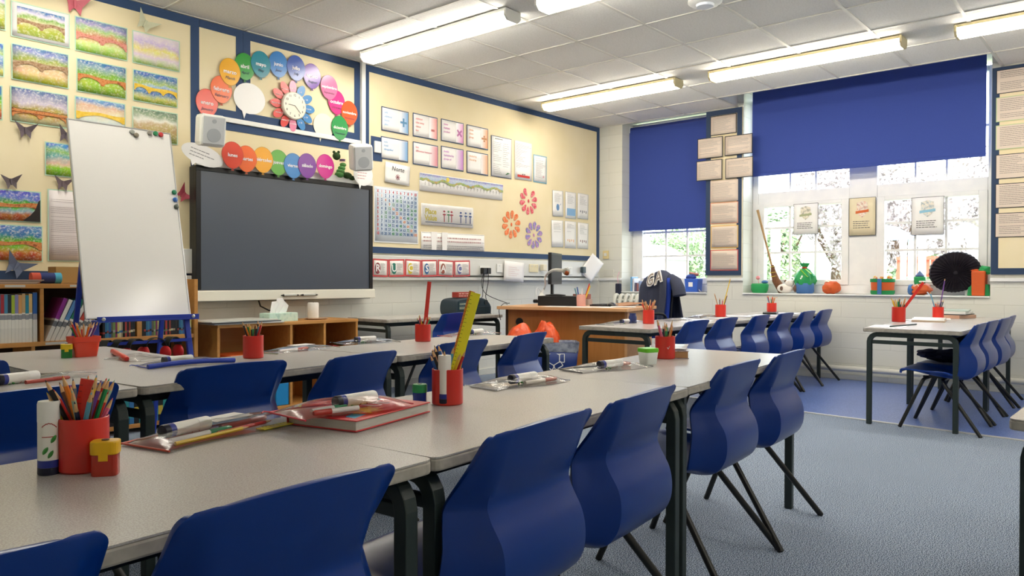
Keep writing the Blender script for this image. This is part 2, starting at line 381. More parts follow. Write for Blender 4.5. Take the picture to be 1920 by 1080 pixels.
for y in (4.185, 4.46): b.box(XW-.012, XW+.012, y-.011, y+.011, .985, 1.80)
for z in (1.245, 1.527): b.box(XW-.011, XW+.011, 3.92, 4.76, z-.011, z+.011)
b.obj('glazing_bars', PAINTW, r1)
b = MB(); b.box(XW+.013, XW+.017, 3.921, 4.759, .986, 1.799); b.obj('pane', GLASS, r1)
b = MB(); b.box(XW+.013, XW+.017, 3.921, 4.759, 1.881, 2.779); b.obj('pane', GLASS, r1)
# daylight comes in through the glass: portals tell the renderer where the openings are
for (ya, yb, za, zb) in ((1.2, 3.33, .92, 2.85), (3.86, 4.84, .92, 2.78)):
    L = bpy.data.lights.new('window_portal', 'AREA'); L.shape = 'RECTANGLE'; L.size = yb-ya; L.size_y = zb-za; L.cycles.is_portal = True
    o = bpy.data.objects.new('window_portal', L); COL.objects.link(o); o.location = (XW+.06, (ya+yb)/2, (za+zb)/2); o.rotation_euler = (PI/2, 0, PI/2)
# blinds
def blindmat():
    m, n, l, b = new_mat('blue_blind_fabric')
    tc = n.new('ShaderNodeTexCoord'); wv = n.new('ShaderNodeTexNoise'); wv.inputs['Scale'].default_value = 350
    l.new(tc.outputs['Object'], wv.inputs['Vector']); cr = n.new('ShaderNodeValToRGB')
    cr.color_ramp.elements[0].color = lin('#2b4192'); cr.color_ramp.elements[1].color = lin('#3850a6'); l.new(wv.outputs['Fac'], cr.inputs[0])
    l.new(cr.outputs[0], b.inputs['Base Color']); b.inputs['Roughness'].default_value = .8
    tr = n.new('ShaderNodeBsdfTranslucent'); tr.inputs[0].default_value = lin('#2038a0'); mx = n.new('ShaderNodeMixShader'); mx.inputs[0].default_value = .03
    l.new(b.outputs[0], mx.inputs[1]); l.new(tr.outputs[0], mx.inputs[2]); l.new(mx.outputs[0], n['Material Output'].inputs[0]); return m
BLIND = blindmat(); BLD = mat('#1b2f7c', .6)
def blind(x, y0, y1, z0, z1, label):
    t = thing('roller_blind', label, 'blind', (x, (y0+y1)/2, z1)); h = (y1-y0)/2
    b = MB(); b.tube([(.03, -h, 0), (.03, h, 0)], .028, 16); b.obj('roller', BLD, t, smooth=True)
    b = MB(); b.grid(lambda u, v: (.002*math.sin(u*9)+.001, -h+u*2*h, -.01-(z1-z0-.01)*v), 12, 4); b.obj('fabric', BLIND, t, solid=.001)
    b = MB(); b.box(-.006, .008, -h, h, -(z1-z0)-.012, -(z1-z0)+.018); b.obj('bottom_bar', BLIND, t, bevel=.003)
    b = MB()
    for s in (-1, 1): b.box(0, .06, s*h-.008 if s > 0 else s*h, s*h if s > 0 else s*h+.008, -.04, .04)
    b.obj('bracket', WHITEM, t); return t
blind(7.80, 1.19, 3.32, 2.07, 3.02, 'wide dark blue roller blind half down over the large window')
blind(7.90, 3.862, 4.90, 1.56, 2.77, 'narrow dark blue roller blind over the corner window, pulled lower')
# wall B: ledge rail (dado), pipe, skirting
b = MB()
for a, c in ((Y0, 1.14), (3.39, 3.80), (4.90, WA)): b.box(WB-.022, WB, a, c, .955, .985)
struct(b.obj('trim_5', PAINTW, bevel=.004))
b = MB(); b.box(WB-.02, WB, Y0, 5.19, 0, .05); struct(b.obj('baseboard_right', WALLM))
b = MB(); b.box(X0, WB, WA-.018, WA, 0, .06); struct(b.obj('baseboard_front', WALLM))
t = thing('heating_pipe', 'cream heating pipe running along the foot of the window wall', 'pipe', (WB-.06, 1.5, .11))
b = MB(); b.tube([(0, -3.6, 0), (0, 2.9, 0)], .026, 14); b.obj('pipe', OFFW, t, smooth=True)
b = MB()
for y in (-2.5, -1.2, .15, 1.5, 2.6): b.box(-.03, .055, y-.01, y+.01, -.035, -.02); b.box(.02, .055, y-.01, y+.01, -.02, .03)
b.obj('clip', OFFW, t)
# trunking along wall A, white conduit column, horizontal conduit
b = MB(); b.box(2.3, 7.60, 5.14, WA, 1.0, 1.17); b.box(2.3, 7.60, 5.145, WA, .955, .985); struct(b.obj('trim_6', mat('#dcdeda', .4), bevel=.005))
b = MB(); b.box(4.083, 4.123, 5.17, WA, 2.05, CEIL-.006); struct(b.obj('trim_7', WHITEM, bevel=.003))
b = MB(); b.box(2.68, 4.083, 5.185, WA, 2.105, 2.14); struct(b.obj('trim_8', WHITEM, bevel=.003))
# ================================================================== TEACHING WALL DISPLAYS (wall faces -y)
YF = WA
def board(name, label, x0, x1, z0, z1, bw=.055, skip='', y=WA, th=.018):
    # notice board: cream backing panel with navy border strips
    t = thing(name, label, 'notice board', ((x0+x1)/2, y-.0015, (z0+z1)/2)); w = (x1-x0)/2; h = (z1-z0)/2
    b = MB(); b.box(-w, w, -th, 0, -h, h); b.obj('backing', CREAM, t)
    b = MB(); a = -th-.003; c = -th+.001
    if 't' not in skip: b.box(-w, w, a, c, h-bw, h)
    if 'b' not in skip: b.box(-w, w, a, c, -h, -h+bw)
    if 'l' not in skip: b.box(-w, -w+bw, a, c, -h+bw, h-bw)
    if 'r' not in skip: b.box(w-bw, w, a, c, -h+bw, h-bw)
    b.obj('border', NAVY, t); return t
TOP = CEIL-.012
board('notice_board', 'cream display board with a navy border, covered in bridge paintings behind the easel', 0.6, 2.662, .945, TOP, skip='l', bw=.062)
board('notice_board', 'narrow cream display panel at the left of the balloon arch', 2.664, 3.0, 2.14, TOP, skip='l', bw=.055)
board('notice_board', 'cream display board with navy border behind the clock and balloon arch', 3.002, 4.081, 2.14, TOP, bw=.058)
board('notice_board', 'low cream strip of display board with navy top behind the day balloons', 2.664, 4.081, 1.72, 2.103, skip='lrb', bw=.055)
board('notice_board', 'long cream display board with navy border to the right of the wall screen', 4.125, 7.70, 1.19, TOP, bw=.055)
t = thing('border_tab', 'navy paper square behind the white switch beside the right speaker', 'paper', (4.26, WA-.0212, 2.10))
b = MB(); b.box(-.06, .065, -.002, 0, -.11, .10); b.obj('paper', NAVY, t)
b = MB(); b.box(-.03, .04, -.02, -.002, -.04, .06); b.obj('switch_plate', WHITEM, t, bevel=.004)

YS = WA-.024    # front of the boards
def dashes(b, x0, x1, z, h, y, r, maxw=.03):
    x = x0
    while x < x1-.004:
        wd = min(r.uniform(.3, 1)*maxw, x1-x); b.box(x, x+wd, y-.0004, y, z-h/2, z+h/2); x += wd+h*r.uniform(.5, .9)
def lines(parent, x0, x1, z0, z1, n, y, seed, m=None, h=.004, name='writing', ragged=.5, maxw=.03):
    r = random.Random(seed); b = MB()
    if n > 5 and h < .006: n = int(n*1.4); h *= .72; maxw *= .7
    for i in range(n):
        z = z1-(z1-z0)*(i+.5)/n
        if r.random() < .08 and n > 6: continue
        dashes(b, x0, x1-(x1-x0)*r.random()*ragged, z, h, y, r, maxw)
    return b.obj(name, m or INK, parent)
def paper(name, label, cat, pxl, plane='A', d=YS, border=None, bw=.008, group=None, col=None, tilt=0, th=.0012, gloss=False, stick=0):
    # a sheet given by its top-left and bottom-right corner as surveyed on the wall plane
    x0, y0, x1, y1 = pxl
    if plane == 'A': a = py(x0, y0, d); c = py(x1, y1, d); W = c.x-a.x; rz = 0
    else: a = px(x0, y0, d); c = px(x1, y1, d); W = a.y-c.y; rz = -PI/2
    H = a.z-c.z; ctr = (a+c)/2
    t = thing(name, label, cat, ctr, rz, group)
    if tilt: t.rotation_euler = (0, tilt, rz)
    b = MB(); w = W/2; h = H/2
    if border: b.box(-w, w, -th, 0, -h, h); b.obj('mount', border, t); bb = bw
    else: bb = 0
    b = MB(); nseg = 6; y = -th-(.0008 if border else 0); r = random.Random(str(label)); k = r.uniform(-1, 1)*.0015
    b.grid(lambda u, v: (-w+bb+(2*w-2*bb)*u, y-abs(k)*2*math.sin(PI*u)*(.5+v)-.0001, h-bb-(2*h-2*bb)*v), nseg, 4)
    b.obj('sheet', col or WHITEP, t, solid=.0008, smooth=True)
    t['W'] = W; t['H'] = H
    return t, w-bb, h-bb, y-.0045
# ---- bridge paintings
def painting_mat(name, bands, nscale=9, amp=.16, dots=0):
    m, n, l, b = new_mat(name)
    tc = n.new('ShaderNodeTexCoord'); sep = n.new('ShaderNodeSeparateXYZ'); l.new(tc.outputs['Generated'], sep.inputs[0])
    no = n.new('ShaderNodeTexNoise'); no.inputs['Scale'].default_value = nscale; no.inputs['Detail'].default_value = 6; no.inputs['Distortion'].default_value = .6
    l.new(tc.outputs['Object'], no.inputs['Vector'])
    a = n.new('ShaderNodeMath'); a.operation = 'MULTIPLY_ADD'; a.inputs[1].default_value = amp*3; l.new(no.outputs['Fac'], a.inputs[0])
    s = n.new('ShaderNodeMath'); s.operation = 'SUBTRACT'; s.inputs[1].default_value = amp*1.5; l.new(sep.outputs[2], a.inputs[2]); l.new(a.outputs[0], s.inputs[0])
    cr = n.new('ShaderNodeValToRGB'); e = cr.color_ramp.elements
    e[0].position = bands[0][0]; e[0].color = lin(bands[0][1]); e[1].position = bands[-1][0]; e[1].color = lin(bands[-1][1])
    for p, c in bands[1:-1]: q = e.new(p); q.color = lin(c)
    l.new(s.outputs[0], cr.inputs[0])
    n2 = n.new('ShaderNodeTexNoise'); n2.inputs['Scale'].default_value = 85; n2.inputs['Detail'].default_value = 3; l.new(tc.outputs['Object'], n2.inputs['Vector'])
    n3 = n.new('ShaderNodeTexNoise'); n3.inputs['Scale'].default_value = 15; n3.inputs['Detail'].default_value = 4; l.new(tc.outputs['Object'], n3.inputs['Vector'])
    hs = n.new('ShaderNodeHueSaturation'); mh = n.new('ShaderNodeMapRange'); mh.inputs[3].default_value = .42; mh.inputs[4].default_value = .58
    l.new(n3.outputs['Fac'], mh.inputs[0]); l.new(mh.outputs[0], hs.inputs['Hue']); hs.inputs['Saturation'].default_value = 1.25; l.new(cr.outputs[0], hs.inputs['Color'])
    mx = n.new('ShaderNodeMix'); mx.data_type = 'RGBA'; mx.blend_type = 'MIX'; l.new(hs.outputs[0], mx.inputs[6]); mx.inputs[7].default_value = lin('#efeadb')
    mr = n.new('ShaderNodeMapRange'); mr.inputs[1].default_value = .48; mr.inputs[2].default_value = .7; mr.inputs[3].default_value = .05; mr.inputs[4].default_value = .5+dots
    l.new(n2.outputs['Fac'], mr.inputs[0]); l.new(mr.outputs[0], mx.inputs[0]); l.new(mx.outputs[2], b.inputs['Base Color']); b.inputs['Roughness'].default_value = .7
    return m
MINT = mat('#b6d9c4', .7)
def arches(parent, w, h, y, zc, n, m, thick=.03, drop=.05, tilt=0, seed=0):
    r = random.Random(seed); b = MB(); N = 36; top = []; bot = []
    for i in range(N+1):
        u = i/N; x = -w+2*w*u; zt = zc+tilt*u+.004*math.sin(u*9+seed); ph = (u*n) % 1
        a = math.sqrt(max(0, 1-((ph-.5)*2.25)**2)) if abs(ph-.5) < .444 else 0
        top.append((x, zt)); bot.append((x, zt-thick-drop*(1-a)-.002*r.random()))
    for i in range(N):
        b.add([(top[i][0], y, top[i][1]), (top[i+1][0], y, top[i+1][1]), (bot[i+1][0], y, bot[i+1][1]), (bot[i][0], y, bot[i][1])], [(0, 1, 2, 3)])
    return b.obj('bridge', m, parent, solid=.0004)
ORB = noisy('orange_brown_crayon', ['#b5622a', '#cf8a52', '#8c4c2a'], scale=60, rough=.8, bump=0)
BRN = noisy('brown_crayon', ['#7c5a3c', '#a08060', '#b8a088'], scale=80, rough=.8, bump=0)
YEL = noisy('yellow_crayon', ['#e0b62c', '#f0d060'], scale=60, rough=.8, bump=0)
RED_ = noisy('red_crayon', ['#b8604c', '#d89888', '#c87868'], scale=80, rough=.8, bump=0)
SKY = '#8fa6c4'; GRN = '#8cb04c'; LGR = '#b8cc78'; PNK = '#e0c0c8'
pal = {
 'a': [(.05, '#7c8a3a'), (.3, '#a3aa50'), (.5, '#c8c4a0'), (.68, '#7aa058'), (.8, '#d8cfe0'), (.95, '#5b7fae')],
 'b': [(.05, '#a8d070'), (.3, '#cfe0a0'), (.5, '#d09080'), (.7, '#a0c080'), (.85, '#a8a0c8'), (.95, '#7f90b8')],
 'c': [(.05, '#b8d090'), (.3, '#d8c8d8'), (.5, '#e0d890'), (.7, '#c8b8d8'), (.95, '#e8e0e8')],
 'd': [(.05, '#c8d060'), (.3, '#e0c0a0'), (.5, '#b8a888'), (.65, '#90a050'), (.85, '#8890b8'), (.95, '#58709c')],
 'e': [(.05, '#88b050'), (.35, '#a8c060'), (.6, '#7ca850'), (.8, '#88a0a8'), (.95, '#4870a0')],
 'f': [(.05, '#a0b860'), (.15, '#d8d888'), (.35, '#5880b0'), (.55, '#a8c0d8'), (.65, '#a0b868'), (.9, '#5878b0')],
 'g': [(.05, '#d8d8b0'), (.3, '#d0a868'), (.45, '#a89860'), (.6, '#c8c0d0'), (.95, '#4c6088')],
 'h': [(.05, '#b8c8d8'), (.35, '#d8e0d8'), (.55, '#e8d8c0'), (.75, '#d8b8a0'), (.9, '#7090b8')],
 'i': [(.05, '#90a060'), (.35, '#b8a070'), (.55, '#c8b898'), (.65, '#e8e8e0'), (.8, '#90a088'), (.95, '#607868')],
 'j': [(.05, '#8cc828'), (.25, '#98d038'), (.4, '#e0c0b0'), (.6, '#68a0a8'), (.75, '#90b870'), (.95, '#4878b8')],
 'k': [(.05, '#b87048'), (.2, '#c06838'), (.35, '#88a8b8'), (.5, '#78c030'), (.62, '#489048'), (.75, '#7888c8'), (.95, '#5058a8')],
 'l': [(.05, '#b86838'), (.25, '#c87040'), (.45, '#80c030'), (.6, '#58984c'), (.72, '#3878a8'), (.95, '#205898')]}
pm = {k: painting_mat('painting_'+k, v, nscale=7+ord(k) % 4) for k, v in pal.items()}
P = [
 ((-60, -25, 11, 58), 'a', None, 'painting at the far top left corner, mostly outside the view'),
 ((20, 0, 131, 91), 'a', (BRN, 2, 0), 'painting of a brown bridge over olive bushes in a wide white mount, top row'),
 ((140, 29, 239, 115), 'b', (RED_, 2, -.01), 'painting of a reddish bridge with a lilac sky, top row beside the pink butterfly'),
 ((248, 56, 337, 136), 'c', None, 'pale pastel painting under the pale green butterfly, rightmost of the top row'),
 ((-60, 68, 8, 145), 'f', None, 'painting with orange and blue at the left edge, second row'),
 ((21, 80, 129, 167), 'd', (BRN, 2, .01), 'painting of a brown bridge above yellow flowers, second row'),
 ((143, 108, 237, 187), 'e', (ORB, 2, -.01), 'painting of an orange brown bridge under green hills, second row'),
 ((249, 129, 333, 203), 'f', (YEL, 3, -.01), 'painting of a yellow bridge over bright blue water, second row'),
 ((-60, 150, 5, 226), 'l', None, 'painting with green hills at the left edge, third row'),
 ((19, 160, 128, 242), 'g', (ORB, 2, 0), 'painting of an orange arched bridge with a scalloped wall, third row'),
 ((140, 179, 235, 252), 'h', (YEL, 1, 0), 'pale painting with a yellow bridge, half hidden by the whiteboard'),
 ((248, 199, 333, 272), 'i', None, 'painting of trees and sandy ground behind the top right of the whiteboard'),
 ((84, 265, 153, 335), 'j', None, 'painting of bright green meadow and blue trees left of the whiteboard'),
 ((-25, 352, 77, 418), 'k', (ORB, 1, .01), 'photo print of a bridge painting with a dark shadow, left edge, upper of two'),
 ((-25, 419, 80, 491), 'l', (ORB, 1, 0), 'bright painting of an orange bridge, left edge, lower of two')]
for i, (q, k, br, lab) in enumerate(P):
    t, w_, h_, y_ = paper('painting', "child's "+lab, 'painting', q, border=MINT, bw=.006, col=WHITEP if k == 'a' and i == 1 else pm[k], group=None)
    if i == 1:
        w_ -= .025; h_ -= .02; b = MB(); b.box(-w_, w_, y_, y_+.002, -h_, h_); b.obj('picture', pm['a'], t)
    if br: arches(t, w_, h_, y_-.0006, h_*.1 if i != 9 else -h_*.25, br[1], br[0], .018, h_*.3, br[2], i)
    if k == 'k': b = MB(); b.prism([(w_*.3, -h_), (w_, -h_), (w_, h_*.5), (w_*.93, h_*.4), (w_*.8, -h_*.2), (w_*.6, -h_*.6)], y_-.002, y_-.0012); b.obj('dark_shape', mat('#1c1210', .6), t)
    if i == 9:
        b = MB()
        for zz in (0, -.022): b.tube([(-w_+2*w_*u/40, y_-.0012, -h_*.25+zz+.004*abs(math.sin(u*.9))) for u in range(41)], .0012, 4)
        b.obj('outline', BLACK, t)
t, w_, h_, y_ = paper('handwritten_sheet', 'handwritten lined sheet in a mint mount left of the whiteboard', 'sheet', (89, 354, 155, 491), border=MINT, bw=.006, col=mat('#e3dcdc', .6))
lines(t, -w_+.01, w_-.005, -h_+.03, h_-.05, 22, y_, 5, mat('#8f7f88', .8), .0028, ragged=.15, maxw=.018)
# ---- origami butterflies
def butterfly(q, c, label, s=.055, roll=0, up=1):
    p = py(q[0], q[1], YS-.004); t = thing('paper_butterfly', label, 'butterfly', p, 0, 'folded paper butterflies on the display'); t.rotation_euler = (0, roll, 0)
    m = mat(c, .6)
    for sx in (-1, 1):
        b = MB(); A = (0, -.004, .2*s); B_ = (sx*1.15*s, -.55*s, .75*s*up); C_ = (sx*.55*s, -.2*s, -.25*s); D = (0, -.005, -.35*s); E = (sx*.45*s, -.3*s, -1.0*s)
        b.add([A, B_, C_, D], [(0, 1, 2), (0, 2, 3)]); b.add([D, C_, E], [(0, 1, 2)]); b.obj('wing', m, t, solid=.0012)
    b = MB(); b.prism([(-.12*s, .25*s), (.12*s, .25*s), (.05*s, -.5*s), (-.05*s, -.5*s)], -.012, -.004); b.obj('body', m, t)
for q, c, lab, s, ro in [((140, 6), '#c0606e', 'pink folded paper butterfly at the top edge of the painting display', .075, .1), ((272, 43), '#c2c4a8', 'pale green folded paper butterfly above the pastel painting', .07, .5),
    ((47, 243), '#5c5058', 'dark folded paper butterfly just below the orange arched bridge painting', .055, 0), ((124, 253), '#5c5058', 'dark folded paper butterfly tucked behind the top left corner of the whiteboard', .055, .3),
    ((20, 339), '#5e545a', 'dark folded paper butterfly above the photo print at the left edge', .05, -.1), ((117, 343), '#6a5a60', 'dark folded paper butterfly above the handwritten sheet', .05, .1),
    ((31, 497), '#5c6884', 'large blue grey folded paper butterfly at the foot of the display', .075, .5), ((344, 364), '#b04858', 'pink folded paper butterfly between the whiteboard and the wall screen', .06, .9)]:
    butterfly(q, c, lab, s, ro)
# ---- balloons
TXT = mat('#f6f6f6', .5)
def balloon(word, hand, c, px_, rx, ry, Y, label, group, tilt=0, tsz=.042):
    p = py(px_[0], px_[1], Y)
    t = thing('balloon_cutout', label, 'balloon cutout', p, 0, group); t.rotation_euler = (0, tilt, 0)
    b = MB(); pts = []
    for i in range(30):
        a = 2*PI*i/30; zz = math.sin(a); xx = math.cos(a)*(1-.12*max(0, -zz)); pts.append((xx*rx, zz*ry))
    b.prism([(x*1.03, z*1.03) for x, z in pts], -.0012, 0); b.prism([(-.004, -ry*.98), (.004, -ry*.98), (.012, -ry*1.17), (-.012, -ry*1.17)], -.0012, 0)
    b.obj('outline', mat(tuple(x*.55 for x in lin(c)[:3]), .4), t)
    b = MB(); b.prism(pts, -.0022, -.0013)
    m, n, l, bs = new_mat('balloon_card'); bs.inputs['Base Color'].default_value = lin(c); bs.inputs['Roughness'].default_value = .22
    b.obj('card', m, t)
    if word: text(word, tsz, TXT, t, (0, -.0032, .0), bold=.0006, rot=(PI/2, 0, 0))
    if hand: text(hand, tsz*.75, mat('#243a50', .6), t, (0, -.0032, -.045), name='handwriting', shear=.3)
    return t
G1 = 'month balloons in an arch'
for wd, hd, c, q, dy in [('enero', 'January', '#e24a35', (388, 193), 0), ('febrero', 'February', '#ee6d33', (415, 168), 1), ('marzo', 'March', '#f0b01c', (431, 135), 2), ('abril', 'April', '#2f9a3a', (459, 125), 1), ('mayo', 'May', '#10859a', (489, 121), 2),
    ('junio', 'June', '#2e7cc4', (522, 121), 1), ('julio', 'July', '#2450a8', (555, 128), 2), ('agosto', 'August', '#6a3aa0', (585, 143), 1), ('septiembre', 'September', '#e87aa4', (617, 164), 2), ('octubre', 'October', '#e23c88', (631, 192), 1), ('noviembre', 'November', '#ec5a2c', (655, 212), 2), ('diciembre', 'December', '#1f9048', (637, 240), 3)]:
    balloon(wd, hd, c, q, .082, .098, YS-.003*dy-.002, '%s balloon cutout reading %s in the month arch' % ({'#e24a35': 'red', '#ee6d33': 'orange', '#f0b01c': 'yellow', '#2f9a3a': 'green', '#10859a': 'teal', '#2e7cc4': 'sky blue', '#2450a8': 'dark blue', '#6a3aa0': 'purple', '#e87aa4': 'pale pink', '#e23c88': 'bright pink', '#ec5a2c': 'red orange', '#1f9048': 'emerald'}[c], wd), G1, 0, .04 if len(wd) < 8 else .032)
G2 = 'day balloons above the wall screen'
for i, (wd, c, q, cn) in enumerate([('lunes', '#e2482f', (436, 291), 'red'), ('martes', '#ec6a2c', (462, 298), 'orange'), ('miércoles', '#eea827', (493, 300), 'yellow'), ('jueves', '#62ac44', (522, 305), 'green'), ('viernes', '#3f86c8', (550, 311), 'blue'), ('sábado', '#7c3c9c', (576, 311), 'purple'), ('domingo', '#d23a94', (610, 312), 'magenta')]):
    balloon(wd, None, c, q, .082, .094, 5.040+.004*min(i, 6-i), '%s balloon cutout reading %s above the wall screen' % (cn, wd), G2, 0, .036)
# white speech bubbles
def bubble(q, rx, rz_, Y, label, tilt=0, wr=0, m=WHITEP):
    p = py(q[0], q[1], Y); t = thing('speech_bubble', label, 'speech bubble', p); t.rotation_euler = (0, tilt, 0)
    b = MB(); b.prism([(rx*math.cos(2*PI*i/28), rz_*math.sin(2*PI*i/28)) for i in range(28)], -.0015, 0); b.prism([(-rx*.55, -rz_*.6), (-rx*.2, -rz_*.9), (-rx*.35, -rz_*1.35)], -.0014, -.0001); b.obj('card', m, t)
    if wr: lines(t, -rx*.6, rx*.65, -rz_*.5, rz_*.5, wr, -.0018, 3, mat('#c08088', .7) if wr > 3 else INKL, .005)
    return t
bubble((468, 185), .13, .115, YS-.002, 'blank white speech bubble on the board left of the petal clock')
bubble((607, 236), .10, .10, YS-.002, 'faint blank cream speech bubble below right of the petal clock', m=mat('#efe9d4', .5))
bubble((380, 291), .155, .07, 5.05, 'white speech bubble with faint writing over the top left of the wall screen', .25, 3)
bubble((681, 327), .10, .095, 5.05, 'white speech bubble with red writing at the top right of the wall screen', 0, 4)
# ---- petal clock
p = py(549, 199, YS-.01); t = thing('petal_clock', 'wall clock with a white face ringed by red, pink and blue petal labels', 'clock', p)
for k, (c, w_) in enumerate([('#e88aa8', 'en punto'), ('#3f86c4', 'y 5'), ('#3f86c4', 'y 10'), ('#3f86c4', 'y cuarto'), ('#3f86c4', 'y 20'), ('#3f86c4', 'y 25'), ('#e88aa8', 'y media'), ('#d83a34', 'menos 25'), ('#d83a34', 'menos 20'), ('#d83a34', 'menos cuarto'), ('#d83a34', 'menos 10'), ('#d83a34', 'menos 5')]):
    a = PI/2-2*PI*k/12; c0 = Vector((math.cos(a), 0, math.sin(a)))*.138; b = MB()
    d = Vector((math.cos(a), math.sin(a))); nn = Vector((-d.y, d.x)); pts = []
    for i in range(16): q = 2*PI*i/16; v = d*(.062*math.cos(q)) + nn*(.034*math.sin(q)*(1 if math.cos(q) > -.3 else .8)); pts.append((c0.x+v.x, c0.z+v.y))
    pt = MB(); pt.prism(pts, -.003-.0006*(k % 2), -.0018-.0006*(k % 2)); po = pt.obj('petal', mat(c, .3), t)
    text(w_, .018, TXT, po, (c0.x, -.0042, c0.z), name='lettering')
b = MB(); b.lathe([(.108, 0), (.108, .02), (.1, .025)], 36); b.obj('rim', mat('#d5cfc0', .3), t, rot=(PI/2, 0, 0))
b = MB(); b.lathe([(.1, .0252), (.0999, .027)], 36); fc = b.obj('face', mat('#ece6d6', .3), t, rot=(PI/2, 0, 0))
for k in range(1, 13):
    a = PI/2-2*PI*k/12; text(str(k), .026, BLACK, fc, (math.cos(a)*.08, math.sin(a)*.08, .0276), rot=(0, 0, 0), name='numeral')
b = MB(); b.bar((0, -.029, 0), (-.055, -.029, .002), .005, .0015); b.obj('hour_hand', BLACK, t)
b = MB(); b.bar((0, -.031, 0), (.052, -.031, -.055), .0035, .0015); b.obj('minute_hand', BLACK, t)
# ---- speakers
def speaker(p, rz, label):
    t = thing('wall_speaker', label, 'loudspeaker', p, rz)
    b = MB(); b.box(-.085, .085, -.14, 0, -.105, .105); b.obj('cabinet', WHITEM, t, bevel=.025)
    b = MB(); b.box(-.07, .07, -.146, -.139, -.09, .09); g = b.obj('grille', mat('#c7cacc', .6, bump=.4, bscale=900), t, bevel=.003)
    b = MB(); b.lathe([(.045, 0), (.045, .003)], 24, c=(0, -.032, .146)); b.lathe([(.014, 0), (.014, .003)], 16, c=(0, .06, .146)); b.obj('cone', mat('#a9adb2', .7), t, rot=(PI/2, 0, 0))
    b = MB(); b.bar((0, 0, 0), (0, .12, 0), .03); b.box(-.04, .04, .11, .125, -.05, .05); b.obj('bracket', OFFW, t); return t
a = speaker((2.58, 4.93, 1.965), D2R(-8), 'white wall speaker left of the conduit, above the wall screen'); a.rotation_euler = (D2R(8), 0, D2R(-10))
a = speaker((3.87, 4.95, 1.955), D2R(12), 'white wall speaker at the right end of the conduit'); a.rotation_euler = (D2R(14), D2R(-6), D2R(-22))
# ---- screen
t = thing('wall_screen', 'large flat interactive screen switched off with a white pen tray', 'screen', (3.352, 5.08, 1.28))
b = MB(); b.box(-.775, .775, .02, .10, -.48, .47); b.obj('back_casing', mat('#26282a', .5), t, bevel=.01)
b = MB()
b.box(-.775, .775, 0, .03, .435, .47); b.box(-.775, -.738, 0, .03, -.395, .435); b.box(.738, .775, 0, .03, -.395, .435); b.box(-.775, .775, 0, .03, -.40, -.395)
b.obj('bezel', mat('#08080a', .35), t, bevel=.003)
SCRM = mat('#3c4656', .34, spec=1)
b = MB(); b.box(-.738, .738, .006, .02, -.395, .435); b.obj('display', SCRM, t)
b = MB(); b.prism([(-.785, -.475), (.785, -.475), (.782, -.40), (-.782, -.40)], -.02, .05); tr = b.obj('pen_tray', mat('#e6e4d8', .35), t, bevel=.006)
b = MB(); b.tube([(-.10, -.02, -.4425), (.18, -.02, -.4375)], .013, 10); b.obj('recess', mat('#d3d1c6', .4), tr)
b = MB(); b.box(-.3, .3, .10, .14, -.3, .3); b.obj('bracket', mat('#303234', .5), t)
b = MB(); b.tube([(-.28, .03, -.474), (-.27, .02, -.52), (-.2, .015, -.555), (-.12, .015, -.55), (-.07, .02, -.51), (-.06, .03, -.474)], .006, 8); b.obj('cable', BLKM, t, smooth=True)
for x, lab in ((3.30, 'grey stylus pen in the screen tray, left one'), (3.47, 'grey stylus pen in the screen tray, right one')):
    s = thing('stylus_pen', lab, 'pen', (x, 5.045, .839), 0, 'stylus pens in the screen tray')
    b = MB(); b.tube([(-.055, 0, 0), (.055, 0, .001)], .009, 10); b.obj('barrel', mat('#b5b8b4', .4), s, smooth=True)
    for q in (-1, 1): b = MB(); b.tube([(q*.055, 0, 0), (q*.078, 0, 0)], [.009, .004], 10); b.obj('tip', BLKM, s, smooth=True)
b = MB(); b.box(-.775, .775, 0, .03, 0, .05); tag(b.obj('cover_strip', WHITEM, loc=(3.352, 5.078, 1.751)), 'long white strip above the wall screen behind the balloons', 'strip')
# green plush
p = py(637, 318, 5.08); t = thing('plush_toy', 'small green plush toy sitting on the wall screen beside the pink balloon', 'soft toy', (p.x, 5.085, 1.84))
PL = mat('#5d9a55', .95, bump=.8, bscale=300); PLD = mat('#2f4a22', .95, bump=.8, bscale=300)
b = MB()
for k in range(4): b.sphere((.0+.012*k, 0, -.03+.035*k*.8), .042-.004*k, 12, (1, .7, .6))
b.obj('body', PL, t, smooth=True)
b = MB(); b.sphere((-.035, -.01, .115), .032, 12, (1.1, .8, 1)); b.sphere((-.06, -.01, .145), .012, 8); b.sphere((-.015, -.01, .15), .012, 8); b.obj('head', PLD, t, smooth=True)
b = MB(); b.sphere((.07, -.01, -.03), .045, 10, (1, .7, .6)); b.sphere((.12, 0, -.045), .035, 10, (1, .7, .6)); b.obj('tail', PLD, t, smooth=True)
b = MB(); b.lathe([(.026, 0), (.02, .006), (.026, .012)], 12, c=(.03, 0, .085)); b.obj('button', mat('#6a3a7c', .5), t)
